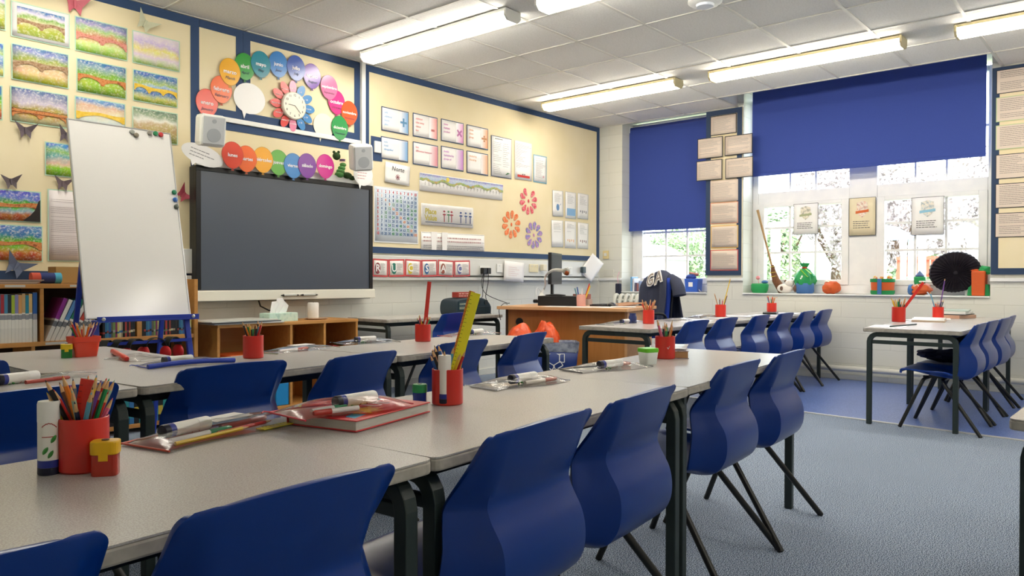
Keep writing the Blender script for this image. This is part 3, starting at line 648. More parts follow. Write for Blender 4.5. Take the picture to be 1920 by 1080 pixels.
# ---- operation posters
def opposter(q, sym, c, words, label):
    t, w_, h_, y_ = paper('poster', label, 'poster', q, border=NAVY, bw=.008, group='arithmetic word posters')
    m, n, l, bs = new_mat('poster_fade'); tc = n.new('ShaderNodeTexCoord'); sp = n.new('ShaderNodeSeparateXYZ'); l.new(tc.outputs['Generated'], sp.inputs[0])
    cr = n.new('ShaderNodeValToRGB'); cr.color_ramp.elements[0].color = lin('#f3f2f4'); cr.color_ramp.elements[1].color = lin(c); l.new(sp.outputs[0], cr.inputs[0]); l.new(cr.outputs[0], bs.inputs['Base Color']); bs.inputs['Roughness'].default_value = .3
    b = MB(); b.box(w_*.3, w_*.97, y_+.0004, y_+.001, -h_*.95, h_*.95); b.obj('colour_band', m, t)
    for i, wd in enumerate(words): text(wd, .026, mat(c, .6), t, (-w_*.85, y_, h_*.6-i*h_*.36), align='LEFT')
    if sym: text(sym, .15, mat(tuple(v*.7 for v in lin(c)[:3]), .5), t, (w_*.62, y_-.001, -.01), bold=.003, name='symbol')
for q, s, c, wd, lab in [((715, 199, 766, 254), '+', '#6aa8dc', ['add', 'addition', 'more', 'plus'], 'white poster with a blue plus sign, leftmost of the upper row'),
    ((774, 211, 820, 264), '-', '#e88080', ['subtract', 'take away', 'minus', 'less'], 'white poster with a red minus sign, upper row'),
    ((827, 222, 869, 272), '×', '#d878c0', ['times', 'multiply', 'product'], 'white poster with a magenta times sign, upper row'),
    ((875, 233, 915, 282), '÷', '#e8a068', ['divide', 'share', 'group'], 'white poster with an orange division sign, rightmost of the upper row'),
    ((714, 255, 765, 305), '', '#6aa8dc', ['sum', 'total', 'altogether'], 'white poster with a blue edge reading altogether, leftmost of the lower row'),
    ((774, 265, 821, 315), '', '#e88898', ['less', 'difference between'], 'white poster with a pink edge reading difference between'),
    ((827, 273, 869, 322), '', '#cf84d4', ['double', 'multiplied by', 'groups of'], 'white poster with a violet edge in the lower row'),
    ((875, 282, 915, 330), '', '#e8b080', ['divided by', 'shared by'], 'white poster with an orange edge, rightmost of the lower row')]: opposter(q, s, c, wd, lab)
t, w_, h_, y_ = paper('poster', 'tall white word list with a navy edge right of the arithmetic posters', 'poster', (921, 253, 959, 336), border=NAVY, bw=.006)
lines(t, -w_*.85, w_*.0, -h_*.9, h_*.75, 13, y_, 4, INKL, .004); lines(t, w_*.1, w_*.8, -h_*.5, h_*.75, 9, y_, 9, INKL, .004); lines(t, -w_*.7, w_*.7, h_*.84, h_*.95, 1, y_, 1, INK, .005)
b = MB(); b.tube([(w_*.4, y_, -h_*.85), (w_*.6, y_, -h_*.78), (w_*.8, y_, -h_*.76)], [.003, .008, .002], 8); b.obj('leaf_drawing', mat('#3a7a50', .6), t)
t, w_, h_, y_ = paper('poster', 'white sheet with a red smiling strip along its foot', 'poster', (965, 263, 997, 340))
lines(t, -w_*.9, w_*.9, -h_*.4, h_*.9, 14, y_, 14, mat('#a090a0', .7), .0035, ragged=.8)
b = MB(); b.box(-w_*.7, w_*.7, y_-.001, y_, -h_*.88, -h_*.76); b.obj('red_strip', mat('#c03a34', .5), t)
b = MB(); b.sphere((-.015, y_-.001, -h_*.72), .007, 8, (1, .2, 1)); b.sphere((.015, y_-.001, -h_*.72), .007, 8, (1, .2, 1)); b.obj('eyes', BLACK, t)
t, w_, h_, y_ = paper('poster', 'small text sheet on pale blue mount, rightmost of its row', 'poster', (1000, 289, 1025, 345), border=mat('#7fb0c4', .6), bw=.012)
lines(t, -w_*.8, w_*.8, -h_*.7, h_*.85, 14, y_, 8, INKL, .003)
b = MB(); b.lathe([(.012, 0), (.009, .001)], 12, c=(w_*.5, h_*.8, 0)); b.obj('emblem', mat('#d0a0a8', .6), t, rot=(PI/2, 0, 0), loc=(0, y_, -h_*1.6+.03))
t, w_, h_, y_ = paper('paper_sign', 'sheet of white paper reading Norte stuck above the times table chart', 'sign', (722, 304, 768, 348), tilt=.05, d=YS-.01)
text('Norte', .058, mat('#4a4a50', .6), t, (.0, y_, h_*.45), shear=.15)
b = MB()
for k in range(8): a = k*PI/4; b.tube([(.012*math.cos(a), y_, .012*math.sin(a)-.03), (.026*math.cos(a), y_, .026*math.sin(a)-.03)], .0025, 5)
b.sphere((0, y_, -.03), .01, 10, (1, .2, 1)); b.obj('star_drawing', mat('#9c5560', .6), t)
# times table chart
t, w_, h_, y_ = paper('times_table_chart', 'multiplication chart of coloured numbers beside the wall screen', 'chart', (701, 348, 784, 458), border=mat('#e6eaee', .5), bw=.012, col=mat('#e2ebf5', .5))
b = MB()
for k in range(12): z = h_*.95-k*h_*1.72/11; b.box(-w_, w_, y_, y_+.0006, z-.0008, z+.0008); x = -w_*.97+k*w_*1.94/11; b.box(x-.0008, x+.0008, y_, y_+.0006, z if 0 else -h_*.77, h_*.95)
b.obj('grid_lines', mat('#b4c8da', .6), t)
cm = {'r': mat('#cc3a4a', .5), 'b': mat('#33659c', .5), 'g': mat('#2f8a58', .5), 'o': mat('#e89a6a', .5)}
rows = {k: [] for k in cm}
for i in range(11):
    for j in range(11):
        s = 'X' if i == j == 0 else str(max(i, 1)*max(j, 1)) if 0 in (i, j) else str(i*j)
        c = 'r' if 0 in (i, j) and (i == 0 or j == 0) else 'o' if i == j else 'g' if (i*j) % 12 == 0 or (i+j) % 7 == 0 else 'r' if i*j in (24, ) else 'b'
        rows[c].append((s, -w_*.89+j*w_*1.77/10, h_*.87-i*h_*1.58/10))
for c, L in rows.items():
    parts = [text(s, .036, cm[c], None, (x, y_-.0006, z), bold=.0008, sx=.82) for s, x, z in L]
    me = bpy.data.meshes.new('numbers'); bm = bmesh.new()
    for o in parts:
        o_m = Matrix.LocRotScale(o.location, o.rotation_euler, o.scale); n0 = len(bm.verts); bm.from_mesh(o.data); bm.verts.ensure_lookup_table()
        for v in bm.verts[n0:]: v.co = o_m @ v.co
    bm.to_mesh(me); bm.free(); me.materials.append(cm[c])
    for o in parts: bpy.data.objects.remove(o)
    o = bpy.data.objects.new('numbers', me); COL.objects.link(o); o.parent = t
# banners
def banner(q0, q1, hh, label, draw, slope=0):
    a = py(q0[0], q0[1], YS); c = py(q1[0], q1[1], YS); W = c.x-a.x; H = hh
    t = thing('number_banner', label, 'banner', ((a.x+c.x)/2, YS, (a.z+c.z)/2)); t.rotation_euler = (0, -math.atan2(c.z-a.z, W), 0)
    b = MB(); b.grid(lambda u, v: (-W/2+W*u, -.004-.003*math.sin(u*17), H/2-H*v), 30, 2); b.obj('sheet', WHITEP, t, solid=.001, smooth=True); draw(t, W, H, -.0085); return t
def d1(t, W, H, y):
    b = MB(); r = random.Random(2); N = 60; pts = [(-W/2+W*i/N, H*.12+.012*math.sin(i*.5)+.01*r.random()) for i in range(N+1)]
    b.prism(pts+[(W/2, H*.46), (-W/2, H*.46)], y, y+.0008); b.obj('painted_sky', painting_mat('banner_sky', [(.1, '#a8bcd8'), (.6, '#c4cfe2'), (.95, '#8c92c4')], 5, .1), t)
    b = MB(); b.prism([(x, z+.004) for x, z in pts]+[(x, z-.012-.01*abs(math.sin(i*.9))) for i, (x, z) in reversed(list(enumerate(pts)))], y-.001, y-.0002); b.obj('painted_hills', noisy('hill_crayon', ['#7f9c58', '#a8b87c', '#c8a060'], scale=25, rough=.8), t)
    b = MB(); b.sphere((-W*.19, y-.001, H*.3), .022, 12, (1, .1, 1)); b.obj('painted_sun', mat('#ecd860', .7), t)
    for k in range(1, 24): text(str(k), .026, mat('#6c6258', .6), t, (-W/2+.02+k*(W-.03)/24, y, -H*.04), name='numeral')
    b = MB()
    for k in range(1, 24): x = -W/2+.02+k*(W-.03)/24; b.box(x-.001, x+.001, y, y+.0008, -H*.18, -H*.1)
    b.obj('tick_marks', INK, t)
banner((786, 340), (942, 361), .165, 'long white number line banner with painted hills and sky', d1)
def d2(t, W, H, y):
    b = MB(); r = random.Random(5)
    text('Place', .07, mat('#ddd05c', .6), t, (-W*.33, y, H*.14), bold=.002); text('Value', .07, mat('#ddd05c', .6), t, (-W*.33, y, -H*.16), bold=.002)
    for k, (c, x) in enumerate([('#c4505c', -.08), ('#4a9860', 0), ('#c4505c', .06), ('#3f62a8', .24), ('#3f62a8', .34), ('#3f62a8', .43)]):
        b = MB(); b.tube([(W*x, y, -H*.3), (W*x, y, H*.1)], .004, 6); b.box(W*x-.02, W*x+.02, y-.001, y, H*.02, H*.08); b.sphere((W*x, y, H*.2), .014, 8, (1, .2, .7)); b.obj('figure_drawing', mat(c, .6), t)
    b = MB(); b.box(-W*.43, W*.47, y-.0006, y, -H*.37, -H*.34); b.obj('base_line', mat('#3c5a88', .6), t)
    b = MB(); b.grid(lambda u, v: (-W/2+W*u, y-.006-.002*math.sin(u*30+v*4), H/2-H*v), 24, 3); b.obj('laminate', LAMIN, t, smooth=True)
banner((789, 401), (887, 409), .2, 'glossy laminated place value strip in the middle of the board', d2)
def d3(t, W, H, y):
    lines(t, -W*.47, W*.47, -H*.1, H*.3, 2, y, 6, mat('#c09a9a', .7), .012, ragged=.05); lines(t, -W*.47, W*.47, -H*.42, -H*.2, 2, y, 7, INKL, .006, ragged=.05)
    b = MB(); b.box(-W*.49, W*.49, y, y+.0008, -.001, .001)
    for s in (-1, 1): b.box(-W*.49, W*.49, y, y+.0008, s*H*.46-.001, s*H*.46+.001)
    b.obj('ruled_lines', INK, t)
    for x in (-.32, -.16): b = MB(); b.prism([(W*x-.03, -H*.5), (W*x+.03, -H*.5), (W*x+.045, H*.52), (W*x-.035, H*.52)], y-.004, y-.002); b.obj('curled_fold', WHITEP, t)
banner((789, 451), (908, 456), .165, 'crumpled ruled strip at the foot of the board', d3)
# RUCSAC cards on the trunking
for i, (L, c) in enumerate(zip('RUCSAC', ['#8c3a40', '#1f7a6a', '#d8c440', '#3a70a8', '#96503c', '#6a70a8'])):
    x0 = 698+i*30.7
    t, w_, h_, y_ = paper('letter_card', 'red bordered card with the letter %s, %s of the row under the board' % (L, ['first', 'second', 'third', 'fourth', 'fifth', 'last'][i]), 'card', (x0, 485+.6*i, x0+29.5, 519-.1*i), border=mat('#cf4a4c', .4), bw=.014, d=5.136, tilt=.03*(-1)**i, col=mat('#ece8e4', .35), group='letter cards in a row')
    b = MB(); b.sphere((-w_*.45, y_, -.005), .05, 14, (.62, .05, 1)); b.obj('rucksack_drawing', mat(c, .5), t); text(L, .085, TXT, t, (-w_*.45, y_-.004, -.005), bold=.002)
    lines(t, -w_*.0, w_*.9, -h_*.7, h_*.7, 6, y_, i, INKL, .004)
# handprint flowers
for (q, c1, c2, lab) in [((991, 377), '#d84c58', '#e89098', 'red and pink handprint flower, highest of three'), ((959, 421), '#e8703a', '#f0a070', 'orange handprint flower, left of three'), ((1001, 441), '#c890c0', '#6a88c0', 'lilac and blue handprint flower, lowest of three')]:
    p = py(q[0], q[1], YS); t = thing('paper_flower', lab, 'paper flower', p, 0, 'paper flowers on the board'); pmx = noisy('petal_print', [c1, c2], scale=45, rough=.7, bump=0, contrast=(.4, .6))
    for k in range(10):
        if q[0] == 991 and k == 2: continue
        a = 2*PI*k/10+.2; d = Vector((math.cos(a), math.sin(a))); nn = Vector((-d.y, d.x)); pts = []
        for i in range(12): s = 2*PI*i/12; v = d*(.105+.045*math.cos(s))+nn*(.026*math.sin(s)*(1.2 if math.cos(s) > 0 else .75)); pts.append((v.x, v.y))
        b = MB(); b.prism(pts, -.0014, 0); b.obj('petal', pmx, t)
    b = MB(); b.sphere((0, -.001, 0), .014, 10, (1, .15, 1.4)); b.obj('centre', mat(c1, .6), t)
# fraction sheets
k = 0
for (q, lab, kind) in [((1036, 356, 1056, 407), 'white sheet with a blue circle drawing, upper left of six', 0), ((1060, 359, 1080, 411), 'white sheet with a blue rectangle, upper middle of six', 1), ((1083, 362, 1103, 412), 'white sheet with small bar drawings, upper right of six', 2),
    ((1034, 412, 1056, 464), 'plain text sheet, lower left of six', 3), ((1059, 414, 1080, 466), 'white sheet with orange dots, lower middle of six', 4), ((1083, 417, 1103, 467), 'white sheet with a dark pattern, lower right of six', 5)]:
    t, w_, h_, y_ = paper('maths_sheet', lab, 'sheet', q, border=mat('#b9c0c6', .6), bw=.004, group='six small sheets near the corner', tilt=.02*((k % 3)-1)); k += 1
    lines(t, -w_*.7, w_*.7, h_*.1, h_*.85, 6, y_, k, INKL, .003)
    b = MB()
    if kind == 0: b.sphere((-.01, y_, -h_*.3), .035, 14, (.8, .05, 1.1)); b.bar((.02, y_, -.02), (.05, y_, .0), .003, .003); b.obj('drawing', mat('#6a94c4', .6), t)
    if kind == 1: b.box(-w_*.8, w_*.8, y_-.001, y_, -h_*.8, -h_*.25); b.obj('drawing', mat('#8ab4dc', .6), t)
    if kind in (2, 4, 5):
        for j in range(4): b.box(-w_*.6+j*w_*.35, -w_*.6+j*w_*.35+.012, y_-.001, y_, -h_*.5-.01*(j % 2), -h_*.35)
        b.obj('drawing', mat(['#6c7078', '#e0a878', '#7a4a4a'][(2, 4, 5).index(kind)], .6), t)
# sockets, plugs
def socket(q, w_, label, Y=5.138, m=WHITEM, plugs=0, cat='socket'):
    p = py(q[0], q[1], Y); t = thing('wall_socket', label, cat, p); b = MB(); b.box(-w_/2, w_/2, -.01, 0, -.043, .043); b.obj('plate', m, t, bevel=.003)
    b = MB()
    for s in ((-1, 1) if w_ > .1 else (0,)): b.box(s*.034-.006, s*.034+.006, -.013, -.0095, .018, .03)
    b.obj('switch', WHITEM, t); return t
socket((908, 507), .146, 'double wall socket with two black plugs'); 
for s, lab in ((-1, 'black plug in the double socket, left one'), (1, 'black plug in the double socket, right one')):
    p = py(908, 507, 5.125); t = thing('power_plug', lab, 'plug', (p.x+s*.032, 5.127, p.z-.005), 0, 'black plugs in the double socket')
    b = MB(); b.box(-.026, .026, -.045, 0, -.03, .03); b.obj('body', BLKM, t, bevel=.006)
    b = MB(); x = s*.01; b.tube([(0, -.03, -.028), (x*.5, -.02, -.12), (-x, .0, -.25), (x*4, .02, -.36), (.12 if s > 0 else -.05, .0, -.50)], .0035, 6); b.obj('cable', BLKM, t, smooth=True)
socket((936, 503), .086, 'blank white socket plate between the plugs and the hanging paper')
socket((1000, 503), .146, 'cream double socket with a white adaptor behind the monitor', m=mat('#e6dcb8', .5))
socket((1097, 505), .086, 'white socket with a grey plug beside the diamond paper')
socket((1068, 508), .086, 'white socket with a copper coloured ring behind the monitor')
t = thing('power_adaptor', 'white adaptor plugged into the cream socket', 'adaptor', py(1016, 502, 5.127)); b = MB(); b.box(-.03, .03, -.05, 0, -.035, .035); b.obj('body', mat('#e8e2cc', .5), t, bevel=.006)
t = thing('power_plug', 'dark grey plug in the socket beside the diamond paper', 'plug', py(1091, 506, 5.127)); b = MB(); b.box(-.03, .03, -.04, 0, -.035, .035); b.obj('body', mat('#3a4a50', .5), t, bevel=.006)
t, w_, h_, y_ = paper('loose_sheet', 'hanging sheet of white paper with faint marks over the trunking', 'sheet', (945, 490, 982, 528), d=5.12, tilt=.06)
lines(t, -w_*.6, w_*.6, -h_*.5, h_*.5, 5, y_, 3, mat('#e0c8c8', .7), .004)
p = py(1109, 502, 5.09); t = thing('loose_sheet', 'white sheet hung by one corner like a diamond near the corner', 'sheet', p); t.rotation_euler = (.1, D2R(38), D2R(-20)); b = MB()
b.grid(lambda u, v: (-.10+.2*u, -.03*math.sin(u*2.5)*v, .14-.28*v), 8, 8); b.obj('sheet', WHITEP, t, solid=.001, smooth=True)
# small thermostat on the window wall strip
p = px(1128, 478, WB); t = thing('call_point', 'cream alarm unit low beside the corner', 'alarm', (WB, 5.12, p.z), -PI/2); b = MB(); b.box(-.04, .04, -.02, 0, -.05, .05); b.obj('body', mat('#e0cf9a', .5), t, bevel=.004); b = MB(); b.box(-.02, .02, -.026, -.019, -.015, .02); b.obj('panel', WHITEM, t)
p = px(1142, 512, WB); t = thing('cover_plate', 'blank cream plate on the window wall above the ledge', 'cover plate', (WB, p.y, p.z), -PI/2); b = MB(); b.box(-.07, .07, -.008, 0, -.043, .043); b.obj('plate', OFFW, t, bevel=.003)
# ================================================================== WINDOW WALL DISPLAYS (wall faces -x)
board_w = lambda name, label, ya, yb, z0, z1, bw: None
def board_b(label, ya, yb, z0, z1, bw=.055):
    t = thing('notice_board', label, 'notice board', (WB-.0015, (ya+yb)/2, (z0+z1)/2), -PI/2); w_ = (yb-ya)/2; h_ = (z1-z0)/2
    b = MB(); b.box(-w_, w_, -.018, 0, -h_, h_); b.obj('backing', CREAM, t)
    b = MB(); b.box(-w_, w_, -.021, -.017, h_-bw, h_); b.box(-w_, w_, -.021, -.017, -h_, -h_+bw); b.box(-w_, -w_+bw, -.021, -.017, -h_+bw, h_-bw); b.box(w_-bw, w_, -.021, -.017, -h_+bw, h_-bw); b.obj('border', mat('#233b5c', .7), t)
board_b('narrow navy edged board on the pillar between the two windows', 3.40, 3.81, 1.015, 2.80)
board_b('cream board with navy border at the right edge, right of the wide window', .2, 1.135, 1.015, 2.80)
XS = WB-.024
BUFF = mat('#dccdbf', .5); K = mat('#22262c', .6)
q4 = [((1332, 219, 1381, 249), 'topmost sheet on the pillar board', K), ((1308, 261, 1355, 294), 'sheet at the upper left of the cross on the pillar', K), ((1359, 256, 1411, 287), 'sheet at the upper right of the cross on the pillar', K), ((1306, 303, 1354, 336), 'sheet at the lower left of the cross on the pillar', K), ((1360, 298, 1412, 331), 'sheet at the lower right of the cross on the pillar', K),
    ((1332, 340, 1384, 376), 'pale sheet just below the cross on the pillar', None), ((1332, 381, 1384, 418), 'pale pink sheet second below the cross on the pillar', mat('#e0a080', .6)), ((1333, 424, 1384, 464), 'sheet on yellow card third below the cross on the pillar', mat('#e2b45c', .6)), ((1332, 469, 1384, 507), 'sheet in a red border at the foot of the pillar board', mat('#d85c50', .6))]
for i, (q, lab, bd) in enumerate(q4):
    t, w_, h_, y_ = paper('text_sheet', 'printed text '+lab, 'sheet', q, 'B', XS-.002*(i % 2)-(.012 if 0 < i < 5 else 0), border=bd, bw=.008, col=BUFF)
    lines(t, -w_*.85, w_*.9, -h_*.65, h_*.8, 9, y_, i, INKL, .0035, ragged=.4, maxw=.04)
for i, (yt, yb_, c) in enumerate([(2.775, 2.57, K), (2.54, 2.33, mat('#b8cc98', .6)), (2.30, 2.09, mat('#b8cc98', .6)), (2.048, 1.838, K), (1.797, 1.587, K), (1.545, 1.335, K)]):
    t = thing('text_sheet', 'printed text sheet on the right edge board, %s from the top' % ['first', 'second', 'third', 'fourth', 'fifth', 'lowest one'][i], 'sheet', (XS, .955, (yt+yb_)/2), -PI/2)
    w_, h_ = .15, (yt-yb_)/2; b = MB(); b.box(-w_, w_, -.001, 0, -h_, h_); b.obj('mount', c, t); b = MB(); b.box(-w_+.006, w_-.006, -.002, -.0011, -h_+.006, h_-.006); b.obj('sheet', BUFF, t)
    lines(t, -w_*.8, w_*.9, -h_*.75, h_*.85, 8, -.0024, i+20, INK, .0042, maxw=.045)
# crest posters on the big window (plain stand-in shields)
for q, c1, c2, lab, pc in [((1488, 383, 1534, 439), '#a8b088', '#4c6048', 'white poster with a faded green crest hung in the left window panes', '#f2f2f0'), ((1592, 372, 1642, 441), '#d8682c', '#a83818', 'cream poster with an orange and red crest on the window mullion', '#e2d6b4'), ((1709, 371, 1770, 440), '#8cc0d8', '#5088a8', 'white poster with a pale blue crest hung in the right window panes', '#f2f2f0')]:
    t, w_, h_, y_ = paper('crest_poster', lab, 'poster', q, 'B', XW-.05, border=mat('#3a3c42', .5), bw=.004, col=mat(pc, .4), th=.001)
    s = w_*.5; b = MB(); b.prism([(-s*.8, h_*.75), (0, h_*.85), (s*.8, h_*.75), (s*.85, h_*.35), (s*.5, h_*.1), (0, -h_*.05), (-s*.5, h_*.1), (-s*.85, h_*.35)], y_-.001, y_); b.obj('shield', noisy('shield_print', [c1, '#efe8d8', c2], scale=28, rough=.6, bump=0), t)
    b = MB(); b.prism([(-s*1.0, h_*.3), (s*1.0, h_*.38), (s*1.0, h_*.24), (-s*1.0, h_*.16)], y_-.002, y_-.0012); b.obj('ribbon', mat(c1, .6), t)
    lines(t, -w_*.7, w_*.7, -h_*.65, -h_*.2, 4, y_, 3, INK, .006, ragged=.2, maxw=.03)
# ---- things on the wide sill
SZ = SILL+.003
def crumple(seed, amp=.12):
    r = random.Random(seed); ks = [(Vector((r.uniform(-1, 1), r.uniform(-1, 1), r.uniform(-1, 1)))*9, r.uniform(0, 6)) for _ in range(7)]
    return lambda d: 1+amp*sum(math.sin(k.dot(d)+p) for k, p in ks)/3
TG = mat('#1f9a55', .6, bump=.6, bscale=60); TG2 = mat('#168a4c', .7, bump=.5, bscale=60); TO = mat('#cf5a22', .6, bump=.7, bscale=50); TB = mat('#3f6ea8', .6, bump=.4, bscale=60)
S = 7.86
t = thing('tissue_parcel', 'low green tissue wrapped pot with a pink flower on the left of the sill', 'parcel', (S, 3.255, SZ)); b = MB()
b.lathe([(.07, 0), (.085, .03), (.09, .085), (.08, .10)], 20, f=lambda a, z: 1+.05*math.sin(a*7+z*30)); b.obj('wrap', TG, t, smooth=True)
b = MB(); b.sphere((-.0, .02, .16), .022, 10); b.tube([(0, .01, .09), (0, .02, .15)], .003, 6); b.obj('flower', mat('#e8949c', .6), t, smooth=True)
b = MB(); b.sphere((.01, -.05, .115), .03, 10, (1, 1.2, .6)); b.obj('ribbon', TB, t, smooth=True)
# broom
t = thing('broom', 'old twig broom leaning in the corner of the window reveal', 'broom', (7.9, 3.1, SZ))
a = Vector((0, .20, .885)); c = Vector((-.02, .02, .235))
b = MB(); b.tube([a, (a+c)/2, c], [.014, .011, .010], 10); b.obj('handle', wood('broom_handle', '#b59463', '#8f6c40', axis=2), t, smooth=True)
b = MB(); b.tube([c+Vector((0, .008, .06)), c, c+Vector((0, -.03, -.10)), Vector((0, -.075, .02)), Vector((0, -.085, 0))], [.014, .026, .04, .045, .03], 14); b.obj('twigs', noisy('twig_brown', ['#4a2f20', '#7a5238', '#5c3c28'], scale=40, rough=.9, bump=.8, stretch=(6, 6, .5)), t, smooth=True)
b = MB()
for z in (.04, -.02, -.06): q = c+Vector((0, -.3*max(0, -z)+.005, z)); b.tube([q+Vector((math.cos(k*PI/6)*(.03-z*.1), math.sin(k*PI/6)*(.03-z*.1), .004*math.sin(k))) for k in range(13)], .0035, 5)
b.obj('binding', mat('#cdb44a', .7), t)
# plush
t = thing('plush_toy', 'white and brown plush toy lying beside the broom on the sill', 'soft toy', (7.84, 2.945, SZ)); WF = mat('#ebe6e0', .95, bump=1, bscale=150); BF = mat('#6e5648', .95, bump=1, bscale=150)
b = MB(); b.sphere((0, .03, .05), .065, 16, (.8, 1.3, .78)); b.obj('body', WF, t, smooth=True)
b = MB(); b.sphere((-.01, -.02, .105), .042, 14, (1, 1.1, .9)); b.obj('head', WF, t, smooth=True)
for s in (.03, -.065): b = MB(); b.sphere((0, s-.005, .125), .016, 8); b.obj('ear', BF, t, smooth=True)
for q, r_ in (((-.02, -.085, .05), .032), ((-.05, .05, .05), .02)): b = MB(); b.sphere(q, r_, 10, (1, .8, 1.2)); b.obj('paw', BF, t, smooth=True)
# green tissue parcel with blue base
t = thing('tissue_parcel', 'tall green tissue parcel tied at the top in a blue base', 'parcel', (S, 2.78, SZ))
b = MB(); b.lathe([(.075, 0), (.09, .02), (.09, .10), (.082, .11)], 22); b.obj('base', TB, t, smooth=True)
b = MB(); b.lathe([(.086, .09), (.1, .13), (.095, .18), (.05, .24), (.02, .262), (.035, .285), (.045, .31), (.02, .312)], 24, f=lambda a, z: 1+.12*math.sin(a*6+z*25)+.05*math.sin(a*13)); b.obj('tissue', TG, t, smooth=True)
b = MB(); b.sphere((-.08, .0, .165), .02, 8, (.6, 1, 1)); b.sphere((-.085, .012, .15), .014, 8); b.obj('rosette', WHITEP, t, smooth=True)
b = MB(); b.bar((-.06, .03, .25), (-.09, -.06, .17), .02, .004); b.bar((-.05, -.02, .25), (-.08, -.09, .2), .02, .004); b.obj('ribbon', mat('#8cc43a', .5), t)
b = MB(); b.sphere((-.02, 0, .262), .022, 8, (1, 1.3, .5)); b.obj('tie', mat('#c03828', .6), t)
# orange crumpled parcel
t = thing('tissue_parcel', 'squat crumpled orange tissue parcel on the sill', 'parcel', (S, 2.515, SZ)); b = MB()
b.sphere((0, 0, .062), .088, 22, (.95, 1, .72), crumple(3)); b.obj('wrap', TO, t, smooth=True)
b = MB(); b.sphere((0, .02, .122), .03, 8, (1, 1.4, .4), crumple(5, .3)); b.obj('tuft', mat('#e8dcc8', .7), t)
# gift box
t = thing('gift_box', 'orange and green wrapped gift basket with a blue band', 'gift', (S, 2.042, SZ)); b = MB()
b.lathe([(.1, .035), (.104, .125)], 28, cap=False); b.lathe([(.09, .06), (.1, .11)], 28); b.obj('orange_wrap', TO, t, smooth=True)
b = MB(); b.lathe([(.098, 0), (.106, .012), (.107, .04)], 28, f=lambda a, z: 1+.02*math.sin(a*9)*(z > .02)); b.lathe([(.107, .118), (.11, .128), (.108, .15)], 28, cap=False); b.obj('green_band', TG2, t, smooth=True)
b = MB(); b.box(-.113, -.1, -.018, .018, .004, .15); b.obj('blue_band', TB, t)
b = MB(); r = random.Random(4)
for k in range(9): a = r.random()*6.28; b.sphere((.075*math.cos(a), .075*math.sin(a), .155+.012*r.random()), .014, 7)
b.obj('filling', noisy('sweets', ['#e8dcc8', '#e0b040', '#d06848', '#e8e4e0'], scale=30, rough=.6), t, smooth=True)
# tower parcel
t = thing('tissue_parcel', 'orange and green tissue parcel with a small blue pointed top', 'parcel', (S, 1.72, SZ)); b = MB()
b.sphere((0, -.015, .055), .085, 20, (.95, 1.05, .66), crumple(9)); b.obj('orange_wrap', TO, t, smooth=True)
b = MB(); b.sphere((-.01, .07, .05), .05, 14, (.9, .6, 1), crumple(2)); b.obj('blue_wrap', TB, t, smooth=True)
b = MB(); b.lathe([(.045, .10), (.05, .125), (.05, .165), (.045, .17)], 16); b.obj('green_wrap', TG, t, smooth=True)
b = MB(); b.lathe([(.035, .168), (.04, .18), (.02, .205), (.003, .225)], 16); b.obj('pointed_top', mat('#4c6490', .5), t, smooth=True)
b = MB(); b.tube([(-.085, .03, .08), (-.1, 0, .1), (-.09, -.02, .07), (-.085, .01, .03)], .006, 6); b.obj('ribbon', mat('#e8d4c8', .5), t)
# black pleated fan / hat shape
t = thing('pleated_cushion', 'large black pleated velvet disc leaning against the window', 'cushion', (7.83, 1.415, SZ+.195)); t.rotation_euler = (0, D2R(14), 0)
VEL = mat('#120c18', .75, spec=.3); N = 72
b = MB(); vs = [(-.03, 0, 0), (.03, 0, 0)]
def rr(a): return .20*(1+.12*math.sin(a+.6)+.05*math.cos(2*a))*(1+.012*math.cos(a*36))
for j in range(N):
    a = 2*PI*j/N; y_, z_ = rr(a)*math.cos(a), rr(a)*math.sin(a)
    z_ = max(z_, -.19); pl = .006*(-1)**j
    vs += [(-.05+pl, y_*.55, z_*.55), (-.03+pl, y_*.92, z_*.92), (0, y_, z_), (.03, y_*.9, z_*.9)]
fs = []
for j in range(N):
    p0 = 2+4*j; p1 = 2+4*((j+1) % N); fs += [(0, p1, p0), (1, p0+3, p1+3)]
    for k in range(3): fs.append((p0+k, p1+k, p1+k+1, p0+k+1))
b.add(vs, fs); b.obj('pleated_cover', VEL, t)
b = MB(); b.sphere((-.035, 0, 0), .02, 10, (.4, 1, 1)); b.obj('button', VEL, t, smooth=True)
t = thing('desk_fan_arm', 'white flat plastic arm sticking out beside the black pleated disc', 'arm', (7.82, 1.645, SZ)); b = MB(); b.box(-.02, .02, -.07, .07, .118, .132); b.obj('arm', WHITEM, t, bevel=.005); b = MB(); b.tube([(0, .04, .12), (0, .02, .06), (0, -.01, .004)], .007, 8); b.box(-.03, .03, -.035, .015, 0, .006); b.obj('stand', mat('#c8d4e4', .3), t)
t = thing('plastic_stand', 'white plastic rail standing between the black disc and the orange bag', 'stand', (7.84, 1.33, SZ)); b = MB(); b.box(-.02, .02, -.012, .016, 0, .13); b.box(-.025, .025, -.02, .01, .12, .17); b.obj('rail', WHITEM, t, bevel=.006)
t = thing('gift_bag', 'orange gift bag with green tissue at the right end of the sill', 'gift', (7.83, 1.235, SZ)); b = MB()
b.prism([(-.05, 0), (.05, 0), (.055, .22), (-.055, .22)], -.07, .07, 'x'); m_ = b.obj('bag', TO, t, bevel=.01)
b = MB(); b.prism([(-.09, 0), (.088, 0), (.075, .12), (-.075, .1)], -.05, .072, 'x'); b.obj('green_wrap', TG2, t, bevel=.008)
b = MB(); b.sphere((0, -.04, .225), .05, 14, (.9, 1, .7), crumple(8, .3)); b.obj('tissue', TG, t, smooth=True)
